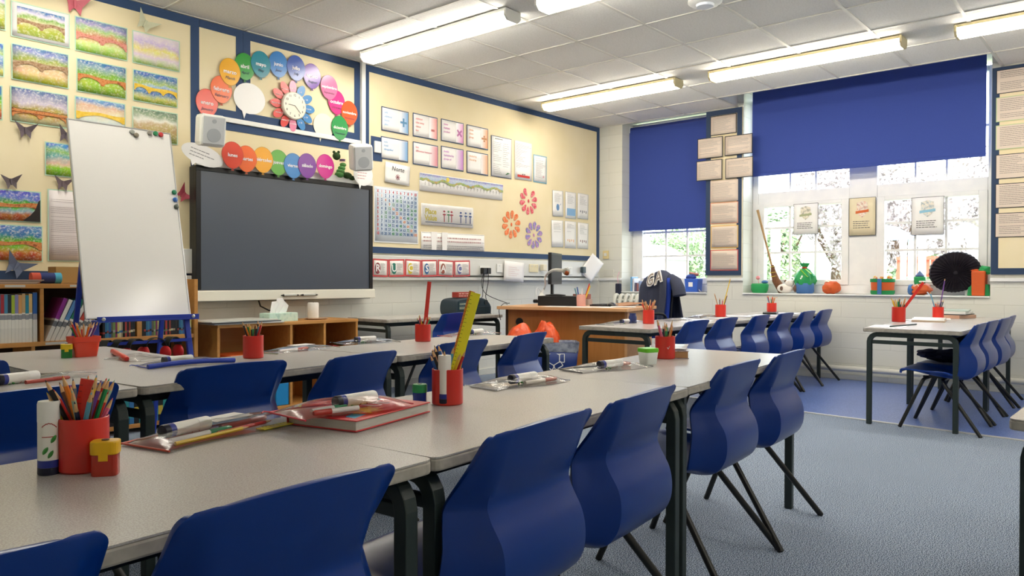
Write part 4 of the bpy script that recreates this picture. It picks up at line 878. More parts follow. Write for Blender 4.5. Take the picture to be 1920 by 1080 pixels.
b = MB(); b.sphere((-.02, .03, .225), .03, 10, (.9, 1.2, .4), crumple(4, .3)); b.obj('tuft', TO, t, smooth=True)
# ---- things on the corner sill
def boxy(name, label, cat, loc, w_, d_, h_, m, rz=0, lean=0, part='body', group=None, bev=.004):
    t = thing(name, label, cat, loc, rz, group); t.rotation_euler = (0, lean, rz); b = MB(); b.box(-w_/2, w_/2, -d_/2, d_/2, 0, h_); b.obj(part, m, t, bevel=bev); return t
for k, (y, h_, c, lab, le) in enumerate([(4.80, .17, '#78a8d0', 'pale blue book leaning at the left of the corner sill', .15), (4.77, .15, '#d8dce8', 'white book next to the pale blue one on the corner sill', .12), (4.735, .10, '#5c5470', 'grey violet small book on the corner sill', .05), (4.71, .09, '#a87070', 'dull red small book on the corner sill', .03), (4.685, .12, '#8898b8', 'grey blue book behind the radiator on the corner sill', .2)]):
    t = thing('book', lab, 'book', (7.86, y, SZ), 0, 'books on the corner sill'); b = MB(); b.box(-.07, .07, -.011, .011, 0, h_); b.obj('cover', mat(c, .5), t); b = MB(); b.box(-.068, .073, -.009, .009, .003, h_-.003+.006); b.obj('pages', WHITEP, t)
t = boxy('storage_tray', 'dark blue flat tray on the corner sill behind the radiator', 'tray', (7.88, 4.55, SZ), .18, .2, .05, mat('#273f96', .5)); b = MB(); b.box(-.05, .05, -.08, .08, .05, .058); b.obj('lid', mat('#3a55b0', .5), t)
t = thing('pencil_basket', 'blue plastic basket with a white label on the corner sill', 'basket', (7.85, 4.02, SZ)); b = MB()
b.prism([(-.07, 0), (.07, 0), (.085, .15), (-.085, .15)], -.06, .06, 'x'); b.obj('basket', mat('#3563c8', .4), t, bevel=.006); b = MB(); b.box(-.064, -.0602, -.02, .03, .06, .11); b.obj('label_card', WHITEP, t)
b = MB(); b.sphere((0, .03, .17), .05, 12, (1, 1.2, .6), crumple(3, .2)); b.obj('cloth', mat('#3a55a8', .9), t, smooth=True)
b = MB(); b.tube([(0, -.06, .2), (0, .05, .215)], .012, 8); b.tube([(.02, -.05, .19), (.02, .03, .185)], .01, 8); b.obj('markers', mat('#d08878', .5), t)
t = thing('glass_dish', 'clear plastic dish with a dark rim at the right of the corner sill', 'dish', (7.82, 3.875, SZ)); b = MB(); b.lathe([(.04, 0), (.06, .02), (.062, .03)], 18, cap=False); b.obj('bowl', CLEAR, t, smooth=True); b = MB(); b.lathe([(.064, .0), (.064, .006)], 18); b.obj('rim', mat('#5c6068', .4), t)
t = thing('hanging_bag', 'small dark pouch hanging at the left of the corner window', 'pouch', (7.70, 4.925, .80)); b = MB(); b.box(-.02, .035, -.03, .03, -.06, .12); b.obj('pouch', mat('#20243a', .8), t, bevel=.01); b = MB(); b.tube([(0, 0, .12), (0, .01, .2), (.03, 0, .26)], .004, 6); b.obj('cord', mat('#e0b0c0', .6), t)
# radiator
t = thing('radiator', 'cream column radiator under the corner window', 'radiator', (7.60, 4.55, .12))
for k in range(9):
    y = .33-.075*k; b = MB()
    for x in (-.05, .05): b.tube([(x, y, 0), (x, y, .6), (x*.6, y, .655), (0, y, .67)], [.022, .022, .022, .02], 10)
    b.tube([(-.05, y, .03), (.05, y, .03)], .02, 8); b.tube([(-.05, y, .60), (.05, y, .60)], .02, 8); b.obj('column', OFFW, t, smooth=True)
b = MB(); b.tube([(0, .33, .05), (0, -.27, .05)], .02, 8); b.tube([(0, .33, .6), (0, -.27, .6)], .02, 8); b.tube([(0, .33, .05), (0, .33, -.12)], .015, 8); b.tube([(0, -.27, .05), (0, -.27, -.12)], .015, 8); b.obj('header_pipe', OFFW, t, smooth=True)
# ================================================================== TABLES
TOPM = speck('grey_laminate', ['#b1aca8', '#bbb6b2', '#c4c0bc'], 420, .3, .0)
TOPM.node_tree.nodes['Principled BSDF'].inputs['Roughness'].default_value = .27
EDGEM = noisy('worn_table_edge', ['#9a948a', '#b3ada2', '#857f75'], scale=18, rough=.5, bump=.1, contrast=(.3, .75))
def rrect(x0, x1, y0, y1, r, n=4):
    pts = []
    for cx, cy, a0 in ((x1-r, y1-r, 0), (x0+r, y1-r, PI/2), (x0+r, y0+r, PI), (x1-r, y0+r, 1.5*PI)):
        for i in range(n+1): a = a0+PI/2*i/n; pts.append((cx+r*math.cos(a), cy+r*math.sin(a)))
    return pts
def table(label, x, y, deg, L=1.1, D=.55, h=TT, group='grey classroom tables'):
    t = thing('classroom_table', label, 'table', (x, y, 0), D2R(deg), group)
    b = MB(); b.prism(rrect(0, L, 0, D, .018), h-.003, h, 'z'); b.obj('tabletop', TOPM, t)
    b = MB(); b.prism(rrect(-.001, L+.001, -.001, D+.001, .019), h-.026, h-.0032, 'z'); b.obj('edge_band', EDGEM, t, bevel=.004)
    i = .035; s = .0155
    for sx in (0, 1):
        X = i+(L-2*i)*sx
        for sy in (0, 1):
            Y = i+(D-2*i)*sy; q = 1 if sy == 0 else -1; R = .05; zt = h-.042
            pts = [(X, Y, 0.0), (X, Y, zt-R)] + [(X, Y+q*R*(1-math.cos(a)), zt-R+R*math.sin(a)) for a in (PI/8, PI/4, 3*PI/8)] + [(X, Y+q*R, zt), (X, D/2-q*.0005, zt)]
            b = MB(); b.tube(pts, s, square=True); b.obj('leg', GREYM, t, bevel=.003)
        b = MB(); b.box(X-.008, X+.008, i+s, D-i-s, h-.105, h-.08); b.obj('cross_rail', GREYM, t, bevel=.002)
    b = MB()
    for Y in (i+.06, D-i-.06): b.box(i+s, L-i-s, Y-.012, Y+.012, h-.06, h-.0265)
    b.obj('frame_rail', GREYM, t); return t
T = {}
T['t1'] = table('grey classroom table filling the bottom left corner, nearest to the camera', -.192, .909, 3.2, 1.12, .545)
T['t2'] = table('grey classroom table carrying the red book, middle of the nearest row', .93, .972, 4.2, 1.105, .55)
T['t3'] = table('grey classroom table at the right end of the nearest row, with the green lidded tub', 2.035, 1.062, 4.6, 1.2, .55)
T['a'] = table('grey classroom table at the left edge in the second row', -.147, 2.165, 4.3, 1.12, .55)
T['b'] = table('grey classroom table in the second row under the blue pencil case', .985, 2.262, 6.3, 1.09, .55)
T['c'] = table('grey classroom table in the second row with the tall red ruler', 2.078, 2.382, 6, 1.22, .55)
T['e'] = table('grey classroom table standing crosswise before the bookcase with the orange tub', 1.462, 2.83, 90, .92, .56)
T['d1'] = table('grey classroom table in the back row in front of the teacher desk', 4.27, 2.49, .5, 1.25, .56)
T['d2'] = table('grey classroom table in the middle of the back row', 5.53, 2.505, .5, 1.1, .56)
T['d3'] = table('grey classroom table of the back row touching the window wall', 6.64, 2.52, .3, 1.03, .56)
T['r1'] = table('grey classroom table standing apart on the right over the floor strip', 5.40, .945, 0, 1.13, .58)
T['r2'] = table('grey classroom table on the right against the window wall', 6.54, .95, 0, 1.10, .58)
T['r3'] = table('grey classroom table whose corner shows at the lower right edge', 2.05, -.29, -1, 1.12, .555)
T['s'] = table('grey table against the teaching wall carrying the dark stereo', 3.88, 4.60, -3.0, 1.30, .55)

# ================================================================== CHAIRS
def catmull(pts, n):
    out = []; P_ = [pts[0]]+list(pts)+[pts[-1]]
    for i in range(1, len(P_)-2):
        for k in range(n):
            t = k/n; out.append(tuple(.5*((2*P_[i][c])+(-P_[i-1][c]+P_[i+1][c])*t+(2*P_[i-1][c]-5*P_[i][c]+4*P_[i+1][c]-P_[i+2][c])*t*t+(-P_[i-1][c]+3*P_[i][c]-3*P_[i+1][c]+P_[i+2][c])*t**3) for c in range(len(pts[0]))))
    out.append(pts[-1]); return out
# profile from the top of the back down and forward to the lip: y, z, half width, flange forward, flange up, crown, crease position
PROF = [(-.203, .692, .192, .003, 0, 0, .80), (-.197, .668, .193, .010, 0, 0, .80), (-.180, .612, .195, .028, 0, 0, .78), (-.158, .553, .199, .048, 0, 0, .76), (-.165, .520, .206, .056, 0, 0, .74),
        (-.190, .474, .216, .072, 0, 0, .70), (-.197, .428, .225, .080, 0, 0, .68), (-.189, .384, .229, .076, .002, 0, .68), (-.160, .350, .229, .060, .014, 0, .70), (-.112, .339, .225, .046, .03, 0, .73),
        (-.04, .344, .223, .02, .036, 0, .78), (.06, .357, .220, 0, .022, 0, .8), (.15, .373, .217, 0, .010, 0, .8), (.215, .382, .213, 0, .0, 0, .8), (.238, .376, .210, 0, 0, 0, .8), (.246, .358, .207, 0, 0, 0, .8)]
def shell():
    rows = catmull(PROF, 6); b = MB(); vs = []; n = 0; zt = rows[0][1]; R_ = .022
    for j, (y, z, hw, ff, fu, cr, kc) in enumerate(rows):
        s_ = zt-z
        if s_ < R_ and j < 12: hw = hw-R_+math.sqrt(max(0, R_*R_-(R_-s_)**2))
        half = [kc*i/7 for i in range(7)]+[kc-.035, kc+.03]+[kc+.03+(.97-kc)*i/5 for i in range(1, 6)]
        us = [-v for v in reversed(half[1:])]+half; n = len(us)
        for u in us:
            a = abs(u); f = max(0, (a-kc)/(1-kc))**.6
            xx = hw*u; yy = y+ff*f+.012*a*a*max(0, min(1, (54-j)/12)); zz = z+fu*f-.007*a*a*max(0, 1-s_/.08)*(j < 20)
            if j > len(rows)-11: k = (j-(len(rows)-11))/10; yy -= .022*k*max(0, (a-.7)/.3)**2
            vs.append((xx, yy, zz))
    b.add(vs, [(j*n+i, j*n+i+1, (j+1)*n+i+1, (j+1)*n+i) for j in range(len(rows)-1) for i in range(n-1)]); return b
def make_chair():
    t = thing('classroom_chair', 'x', 'chair', (0, 0, 0))
    o = shell().obj('shell', CHAIRB, t, smooth=True, solid=.009)
    md = o.modifiers.new('bev', 'BEVEL'); md.width = .0032; md.segments = 2; md.limit_method = 'ANGLE'; md.angle_limit = D2R(50)
    for s in (-1, 1):
        b = MB(); b.tube([(s*.10, .095, .327), (s*.145, .098, .327), (s*.163, .105, .318), (s*.172, .117, .29), (s*.207, .235, 0.001)], .0115, 10); b.obj('leg', BLKM, t, smooth=True)
        b = MB(); b.tube([(s*.10, .0, .318), (s*.15, -.005, .316), (s*.17, -.015, .305), (s*.18, -.03, .28), (s*.262, -.235, 0.001)], .0115, 10); b.obj('leg', BLKM, t, smooth=True)
    b = MB(); b.tube([(-.0995, .095, .327), (.0995, .095, .327)], .0115, 10); b.tube([(-.0995, 0, .318), (.0995, 0, .318)], .0115, 10)
    for s in (-.09, .09): b.box(s-.015, s+.015, -.02, .12, .328, .338)
    b.obj('seat_frame', BLKM, t, smooth=True); return t
chair0 = make_chair(); chair0.location = (2.90, 1.268, 0); chair0.rotation_euler = (0, 0, D2R(4)); chair0['group'] = 'blue classroom chairs'
chair0['label'] = 'blue plastic chair at the right end of the nearest row of tables'
CH = [(.17, 1.062, 3, 'blue plastic chair cut off in the bottom left corner', .88), (.575, 1.055, 3, 'blue plastic chair at the bottom edge, just right of the corner one', .90),
 (1.15, 1.10, 6, 'blue plastic chair in the middle of the bottom edge, right of the paired table legs', 1), (1.605, 1.145, 6, 'blue plastic chair in the centre foreground, left of the outer pair of table legs', 1),
 (2.395, 1.245, 4, 'blue plastic chair left of the last one on the nearest row of tables', 1),
 (.66, 2.30, 4, 'blue plastic chair behind the large pot of pencils at the left edge', 1), (1.275, 2.45, 2, 'blue plastic chair directly behind the nearest clear pencil case', 1),
 (1.735, 2.41, 12, 'blue plastic chair behind the red book', 1), (2.40, 2.54, 8, 'blue plastic chair behind the pot with the yellow ruler', 1), (2.96, 2.62, 14, 'blue plastic chair in front of the blue recycling bin', 1),
 (.655, 2.795, 180, 'blue plastic chair turned to face the camera beside the yellow and green sharpener', 1), (4.42, 4.56, 4, 'blue plastic chair at the stereo table by the wall', 1),
 (4.71, 2.57, 3, 'blue plastic chair at the left end of the back row of tables', 1), (5.18, 2.57, 3, 'blue plastic chair second from the left in the back row', 1), (5.79, 2.57, 3, 'blue plastic chair third from the left in the back row', 1),
 (6.33, 2.58, 3, 'blue plastic chair fourth from the left in the back row', 1), (6.86, 2.58, 2, 'blue plastic chair second from the window wall in the back row', 1), (7.33, 2.58, 2, 'blue plastic chair of the back row nearest the window wall', 1),
 (5.65, 1.07, 0, 'blue plastic chair whose whole side shows under the right hand table', 1), (6.11, 1.07, -2, 'blue plastic chair second in line at the right hand tables, holding dark clothing', 1), (6.60, 1.06, -3, 'blue plastic chair third in line at the right hand tables', 1), (7.07, 1.08, 1, 'blue plastic chair at the right hand tables nearest the window wall', 1)]
for x, y, dg, lab, s in CH: dup(chair0, (x, y, 0), D2R(dg), lab, 'blue classroom chairs', (s, 1, 1) if s != 1 else None)
# dark clothing and bag on the right hand chairs
t = thing('folded_jacket', 'dark navy jacket lying on the second right hand chair', 'jacket', (6.11, 1.16, .395)); b = MB()
b.sphere((0, 0, .035), .17, 22, (1, .85, .25), crumple(11, .18)); b.sphere((-.05, .1, .05), .1, 16, (1.1, .8, .3), crumple(12, .2)); b.obj('cloth', mat('#141c3c', .9, bump=.5, bscale=80), t, smooth=True)
t = thing('backpack', 'black bag standing on a chair under the right hand tables', 'bag', (6.60, 1.12, .392)); b = MB()
b.sphere((0, .02, .115), .13, 20, (1, .5, .88), crumple(13, .06)); b.obj('body', mat('#0c0d10', .85), t, smooth=True); b = MB(); b.tube([(-.03, 0, .215), (-.02, 0, .235), (.02, 0, .235), (.03, 0, .215)], .006, 6); b.obj('handle', BLKM, t)

# ================================================================== CUBBY UNIT, BOOKCASES, EASEL
def cab(root, m, boxes, name='panel', bevel=.002):
    b = MB()
    for q in boxes: b.box(*q)
    return b.obj(name, m, root, bevel=bevel)
cy0, cy1 = 4.80, 5.195; tk = .02
t = thing('cubby_shelf', 'low pine cubby unit standing under the wall screen', 'shelf unit', (0, 0, 0)); cx = [2.59, 3.155, 3.45, 3.745]
cab(t, PINEW, [(2.58, 3.75, cy0-.005, cy1, .63, .652)], 'top_board'); cab(t, PINEW, [(2.58, 3.75, cy0, cy1, .0, .05)], 'base_board'); cab(t, PINEW, [(2.601, 3.729, cy0+.002, cy1-.012, .36, .378)], 'shelf_board')
for x in (2.58, 3.14, 3.43, 3.73): cab(t, PINEW, [(x, x+tk, cy0, cy1-.01, .05, .63)], 'divider')
cab(t, PINEW, [(2.58, 3.75, cy1-.01, cy1, .05, .63)], 'back_panel')
# on the cubby unit
t = thing('tissue_box', 'pale green tissue box with tissues standing up on the cubby unit', 'tissue box', (3.13, 4.93, .652), D2R(4)); b = MB(); b.box(-.125, .125, -.06, .06, 0, .062); b.obj('carton', noisy('tissue_carton', ['#bfe0cf', '#cfe8da', '#a8cfc4'], scale=30, rough=.6, bump=0), t, bevel=.003)
b = MB()
for k, (dx, hh) in enumerate(((-.045, .09), (0, .115), (.03, .08))): b.add([(dx-.05, -.01, 0), (dx+.03, .012, 0), (dx+.045, 0, hh*.7), (dx+.012, -.01, hh), (dx-.02, .01, hh*.95)], [(0, 1, 2), (0, 2, 3), (0, 3, 4)])
b.obj('tissue', WHITEP, t, loc=(.01, 0, .058), solid=.002)
t = thing('plate', 'small brown saucer under the white candle', 'plate', (3.47, 4.95, .652)); b = MB(); b.lathe([(.07, 0), (.09, .01), (.088, .012), (.03, .006)], 28); b.obj('saucer', mat('#c9a98a', .4), t, smooth=True)
t = thing('pillar_candle', 'white pillar candle on the cubby unit', 'candle', (3.44, 4.95, .664)); b = MB(); b.lathe([(.04, 0), (.042, .005), (.042, .11), (.037, .118), (.02, .113)], 24); b.obj('wax', mat('#efebe3', .5), t, smooth=True); b = MB(); b.tube([(0, 0, .11), (.002, 0, .122)], .0015, 5); b.obj('wick', BLACK, t)
for k in range(3):
    c = ['#d5d6d2', '#5f6468', '#c9cac4'][k]
    t = thing('whiteboard_sheet', ['pale board lying lowest on the left end of the cubby unit', 'grey board lying between two pale boards on the cubby unit', 'white framed board lying topmost on the cubby unit'][k], 'board', (2.82-.03*k, 4.93-.01*k, .652+.009*k), D2R(3*k)); b = MB(); b.box(-.27, .26, -.15, .16, 0, .009); b.obj('panel', mat(c, .3), t, bevel=.002)
for k, (c, lab) in enumerate([('#c8443c', 'red exercise book at the bottom of the cubby pile'), ('#e8e4e0', 'white exercise book in the cubby pile'), ('#d2504a', 'pale red exercise book in the cubby pile'), ('#e8672c', 'orange folder second from the top of the cubby pile'), ('#ee6e30', 'orange folder topmost in the cubby pile')]):
    t = thing('exercise_book', lab, 'book', (2.77+.012*k, 4.96-.006*k, .379+.012*k), D2R(k*2-3), 'exercise books in the left cubby'); b = MB(); b.box(-.15, .16, -.12, .13, 0, .0115); b.obj('cover', mat(c, .5), t, bevel=.002)
for k in range(6):
    t = thing('plastic_wallet', 'red edged plastic wallet leaning in the right cubby', 'wallet', (3.51+.035*k, 4.88, .38), 0, 'red wallets in the right cubby'); t.rotation_euler = (0, D2R(-50+6*k), 0) ; t.location.x = 3.47+.02*k; t.location.z = .384+.012*k
    t.rotation_euler = (0, D2R(12), 0); b = MB(); b.box(0, .2, 0, .25, 0, .009); b.obj('cover', mat('#a8222a' if k % 2 else '#8d1f2a', .3), t, bevel=.002)
t = thing('storage_box', 'bright blue plastic box on the bottom of the cubby unit', 'box', (3.085, 4.90, .052)); b = MB(); b.box(-.055, .05, -.09, .2, 0, .16); b.obj('box', mat('#1787c8', .35), t, bevel=.004)
for k in range(4):
    o = thing('book', 'red backed book standing in the bright blue box', 'book', (3.05+.018*k, 4.94, .213), 0, 'red books in the blue box'); b = MB(); b.box(-.008, .008, -.06, .12, 0, .035); b.obj('cover', mat('#c62a34', .5), o)
t = thing('storage_box', 'darker blue box behind the bright blue one in the cubby unit', 'box', (2.93, 4.95, .052)); b = MB(); b.box(-.07, .07, -.08, .2, 0, .15); b.obj('box', mat('#1a5fa0', .4), t, bevel=.004)

# wide bookcase behind the easel
by0, by1 = 4.86, 5.195
t = thing('bookcase', 'long pine bookcase full of books behind the whiteboard easel', 'bookcase', (0, 0, 0))
cab(t, PINEW, [(.35, 1.875, by0, by1, .905, .93)], 'top_board'); cab(t, PINEW, [(2.45, 2.475, by0-.005, by1, 0, .96)], 'end_panel'); cab(t, PINEW, [(.33, .35, by0, by1, 0, .93)], 'end_panel')
cab(t, PINEW, [(.35, 2.449, by0, by1-.012, .575, .60)], 'shelf_board'); cab(t, PINEW, [(.35, 2.449, by0, by1-.012, .03, .055)], 'shelf_board'); cab(t, PINEW, [(.35, 1.5, by0+.01, by1-.012, .27, .29)], 'shelf_board')
cab(t, PINEW, [(1.545, 1.565, by0+.005, by1-.012, .60, .905)], 'divider'); cab(t, PINEW, [(2.085, 2.115, by0+.005, by1-.012, .60, .90)], 'divider'); cab(t, PINEW, [(1.5, 1.52, by0+.005, by1-.012, .055, .575)], 'divider')
cab(t, DARKW, [(.35, 2.449, by1-.012, by1-.002, .0, .93)], 'back_panel'); cab(t, PINEW, [(1.875, 2.449, by0+.12, by1-.012, .90, .92)], 'top_board')
lab_m = mat('#c9c7c0', .6); b = MB(); b.box(1.37, 1.47, by0-.002, by0-.0005, .912, .925); b.box(1.70, 1.78, by0-.002, by0-.0005, .912, .925); b.box(1.57, 1.72, by0-.002, by0-.0005, .58, .595); b.obj('shelf_label', lab_m, t)
BOOKN = [0]
def book(x, y, z, th, h, d, cols, lab, group, lean=0, parts=True, rx=0):
    o = thing('book', lab, 'book', (x, y, z), 0, group); o.rotation_euler = (0, lean, 0)
    n = len(cols)
    b = MB(); zz = 0
    segs = cols
    for i, (c, f) in enumerate(segs):
        b.cur = i; b.box(0, th, 0, d, zz*h, (zz+f)*h); zz += f
    b.obj('cover', [mat(c, .4) for c, f in segs], o, bevel=0)
    if parts: k = MB(); k.box(.0015, th-.0015, .004, d-.001, h*1.0-.004, h+.0006); k.obj('pages', WHITEP, o)
    return o
r = random.Random(12)
x = 1.20; i = 0
cs = ['#b8383c', '#4878b0', '#b02f38', '#4f82c0', '#c2404a', '#3a78a8', '#58a8c8', '#c44850', '#2f6ea0', '#a8323c', '#4c86a8', '#28323c', '#a8c040', '#8888b8', '#d8a060', '#c8a878', '#2a86a0', '#d8b878']
nm = ['red', 'blue', 'crimson', 'mid blue', 'rose red', 'steel blue', 'sky blue', 'bright red', 'deep blue', 'dark red', 'slate blue', 'black', 'lime', 'lilac', 'orange', 'tan', 'teal', 'straw yellow']
while x < 1.50:
    k = i % len(cs); book(x, by0+.015, .601, .0165, .265+.01*r.random(), .2, [('#dedbd2', .3), ('#e8e5dc', .18), ('#8f9298', .1), ('#e3e0d8', .03), (cs[k], .39)], 'white spined story book with a %s top, left part of the bookcase' % nm[k], 'white spined books in a row')
    x += .0172; i += 1
book(1.512, by0+.015, .601, .022, .28, .2, [('#dedbd2', .45), ('#9a9ca4', .12), ('#2f62a8', .43)], 'white spined story book with a blue top standing against the divider', 'white spined books in a row')
x = 1.59; cs2 = [('#8a2f8c', 'purple'), ('#e4e2da', 'white'), ('#5a8cc0', 'blue'), ('#1f7a5c', 'green'), ('#dad8d0', 'pale'), ('#c04434', 'red'), ('#2e5a94', 'dark blue'), ('#b89a58', 'tan'), ('#22262c', 'black'), ('#7a6a5c', 'brown')]
for k, (c, n_) in enumerate(cs2):
    book(1.575+.0245*k, by0+.015, .603+.0*k, .021, .265-.006*(k % 3), .2, [('#d8d5cc', .35), ('#6c6e72', .12), ('#e0ddd6', .05), (c, .48)], 'leaning book with a %s upper cover in the right part of the bookcase' % n_, 'leaning books', lean=D2R(22+1.2*k))
# books on the middle shelf under the easel
x = 1.885; i = 0; cs3 = ['#8c3a34', '#2a5a9c', '#141618', '#1a1c20', '#c8c06a', '#202428', '#5c5c50', '#a83e38', '#2c6a94', '#c9c4a8', '#1c2024', '#6c8a4c', '#14161a', '#3c7c9c', '#a09478', '#222', '#7c2f5c']
names3 = ['brick red', 'blue', 'black', 'black', 'yellow', 'black', 'olive grey', 'red', 'teal blue', 'cream', 'black', 'moss green', 'black', 'pale blue', 'beige', 'black', 'plum']
while x < 2.44:
    if 2.083 < x+.013 and x < 2.117: x = 2.118
    k = (i*5+3) % len(cs3); hh = r.uniform(.09, .125); tw = r.uniform(.009, .014); kc = cs3[k] if cs3[k] != '#222' else '#222222'
    if x+tw > 2.446: break
    book(x, by0+.01, .601, tw, hh, .13, [(kc, .25), (cs3[(k+4) % len(cs3)] if len(cs3[(k+4) % len(cs3)]) > 4 else '#999999', .12), (kc, .63)], 'small %s paperback on the shelf under the whiteboard' % names3[k], 'small paperbacks on the middle shelf', parts=False)
    x += tw+.0006; i += 1
# lowest shelf: teal volumes and a red dragon-like folder seen between the table legs
x = 1.83; i = 0
while x < 2.43:
    tw = .028; c = ['#1c7c84', '#20848c', '#3474b0', '#16181c', '#2a9090'][i % 5]
    book(x, by0+.012, .056, tw, .19 if i % 4 else .205, .18, [(c, .2), ('#2fa0a8' if i % 5 != 3 else '#c8b040', .3), (c, .5)], '%s spined volume low in the bookcase under the tables' % ['teal', 'blue green', 'blue', 'black', 'sea green'][i % 5], 'volumes on the lowest shelf', parts=False)
    x += tw+.002; i += 1
# items on top of the bookcase
for k in range(4):
    c = ['#8f7f74', '#b59f8c', '#6c5c54', '#a8968a'][k]; t = thing('magazine', ['brown magazine lowest in the pile on the bookcase', 'tan magazine second in the pile on the bookcase', 'dark magazine third in the pile on the bookcase', 'greyish magazine topmost in the pile on the bookcase'][k], 'magazine', (1.34+.01*k, 4.98, .931+.006*k), D2R(2*k-3)); b = MB(); b.box(-.19, .2, -.1, .11, 0, .0055); b.obj('cover', mat(c, .5), t)
t = thing('pencil_pouch', 'red, navy and light blue striped pouch on top of the bookcase', 'pouch', (1.60, 4.95, .932)); 
for a_, c_, col in ((-.075, -.03, '#c8523c'), (-.03, .045, '#25356c'), (.045, .08, '#4aa4c0')):
    b = MB(); b.tube([(a_, 0, .032), (c_, 0, .032)], .032, 14); b.obj('stripe', mat(col, .8), t, smooth=True)
t = thing('cardboard_box', 'open brown cardboard box behind the striped pouch', 'box', (1.80, 5.07, .932)); b = MB(); b.box(-.12, .14, -.05, .08, 0, .10); b.obj('carton', mat('#a8854f', .8), t)
t = thing('folder_box', 'pale green magazine file at the right end of the bookcase', 'file', (2.405, 4.92, .602)); b = MB(); b.box(0, .035, 0, .2, 0, .29); b.obj('file', mat('#8fb0a8', .5), t, bevel=.002)

# easel
t = thing('whiteboard_easel', 'tall white board on a blue metal easel beside the wall screen', 'easel', (1.84, 4.20, 0))
BLUM = mat('#1f3ba8', .4); EB = [py(129, 222, 4.22), py(327, 251, 4.22), py(358, 586, 4.12), py(165, 599, 4.12)]
EB = [Vector((v.x-1.83, v.y-4.13, v.z)) for v in EB]
# real board: a flat rectangle leaning back a little
lean = .225
b = MB(); b.box(-.272, .272, .0, .012, 0, 1.08); ob = b.obj('board', mat('#eceae6', .16, spec=.6), t, bevel=.002, loc=(-.02, .0, .758), rot=(-lean, 0, 0))
b = MB()
for x0_, x1_, z0_, z1_ in ((-.278, -.272, 0, 1.08), (.272, .278, 0, 1.08), (-.278, .278, 1.08, 1.086), (-.278, .278, -.004, 0)): b.box(x0_, x1_, -.002, .014, z0_, z1_)
b.obj('board_edge', mat('#c4c6c6', .3, metal=.6), ob)
b = MB(); b.box(-.27, .27, -.075, .005, .735, .745); b.box(-.27, .27, -.075, -.069, .745, .765); b.obj('pen_tray', BLUM, t, bevel=.002)
for s in (-1, 1):
    b = MB(); b.bar((s*.24-.01, .0, .745), (s*.275-.005, -.10, .0), .03, .022, up=(0, 1, 0)); b.obj('leg', BLUM, t, bevel=.003)
    b = MB(); b.bar((s*.22-.01, .16, 1.3), (s*.25, .46, .0), .025, .02, up=(0, 1, 0)); b.obj('leg', BLUM, t, bevel=.003)
b = MB(); b.bar((-.25, -.03, .62), (.245, -.03, .62), .02, .016); b.obj('cross_bar', BLUM, t)
for q in ((-.24, .742), (.235, .742)): b = MB(); b.lathe([(.01, 0), (.01, .004), (.006, .006)], 12); b.obj('bolt', mat('#c8c8c8', .3, metal=.8), t, rot=(PI/2, 0, 0), loc=(q[0], -.075, .752))
for k, (q, c, nmn) in enumerate([((247, 248), '#8f928a', 'grey green magnet near the top edge of the white board'), ((255, 254), '#7c7464', 'brown magnet near the top edge of the white board'), ((280, 250), '#8a8478', 'taupe magnet in the upper trio on the white board'), ((291, 251), '#1c7c4c', 'green magnet in the upper trio on the white board'), ((301, 253), '#c02c30', 'red magnet in the upper trio on the white board'), ((326, 361), '#187a54', 'green magnet uppermost at the right side of the white board'), ((328, 375), '#2f62ac', 'blue magnet at the right side of the white board'), ((330, 388), '#4a5248', 'dark grey magnet lowest at the right side of the white board')]):
    Y_ = 4.3
    for _ in range(12): Y_ = 4.20-.0008+math.tan(lean)*(py(q[0], q[1], Y_).z-.758)
    p = py(q[0], q[1], Y_)
    m_ = thing('magnet', nmn, 'magnet', p); b = MB(); b.lathe([(.013, 0), (.0145, .004), (.013, .010), (.009, .012)], 18); b.obj('disc', mat(c, .35), m_, smooth=True, rot=(PI/2-lean, 0, 0))
# ear defenders hung on the easel's cross bar
for k, x in enumerate((1.625, 1.70, 1.775, 1.885, 1.975)):
    t = thing('ear_defenders', 'red ear defenders with a black band hung under the easel, %s from the left' % ['first', 'second', 'third', 'fourth', 'last'][k], 'ear defenders', (x, 4.17, .595), D2R([50, 30, 20, -10, 25][k]), 'ear defenders on the easel')
    b = MB(); b.tube([(.045*math.cos(a)*1.0, 0, .035*math.sin(a)+.005) for a in [PI*i/12 for i in range(13)]], .0, 4) if 0 else None
    N = 14; w2 = .024
    vs = []
    for i in range(N+1): a = PI*i/N; vs += [(.05*math.cos(a), -w2, -.0+.045*math.sin(a)), (.05*math.cos(a), w2, .045*math.sin(a))]
    b.add(vs, [(2*i, 2*i+1, 2*i+3, 2*i+2) for i in range(N)]); b.box(-.053, -.047, -.012, .012, -.03, 0); b.box(.047, .053, -.012, .012, -.03, 0); b.obj('head_band', mat('#1c2220', .6), t, solid=.004)
    for s in (-1, 1): b = MB(); b.sphere((s*.05, 0, -.04), .036, 14, (.55, 1, 1.15)); b.obj('ear_cup', mat('#c81f24', .3), t, smooth=True)
# ================================================================== TEACHER AREA
A = Vector((4.86, 4.33)); Bv = Vector((5.13, 3.20)); dl = (Bv-A).normalized(); Ld = (Bv-A).length; ang = math.atan2(dl.y, dl.x)
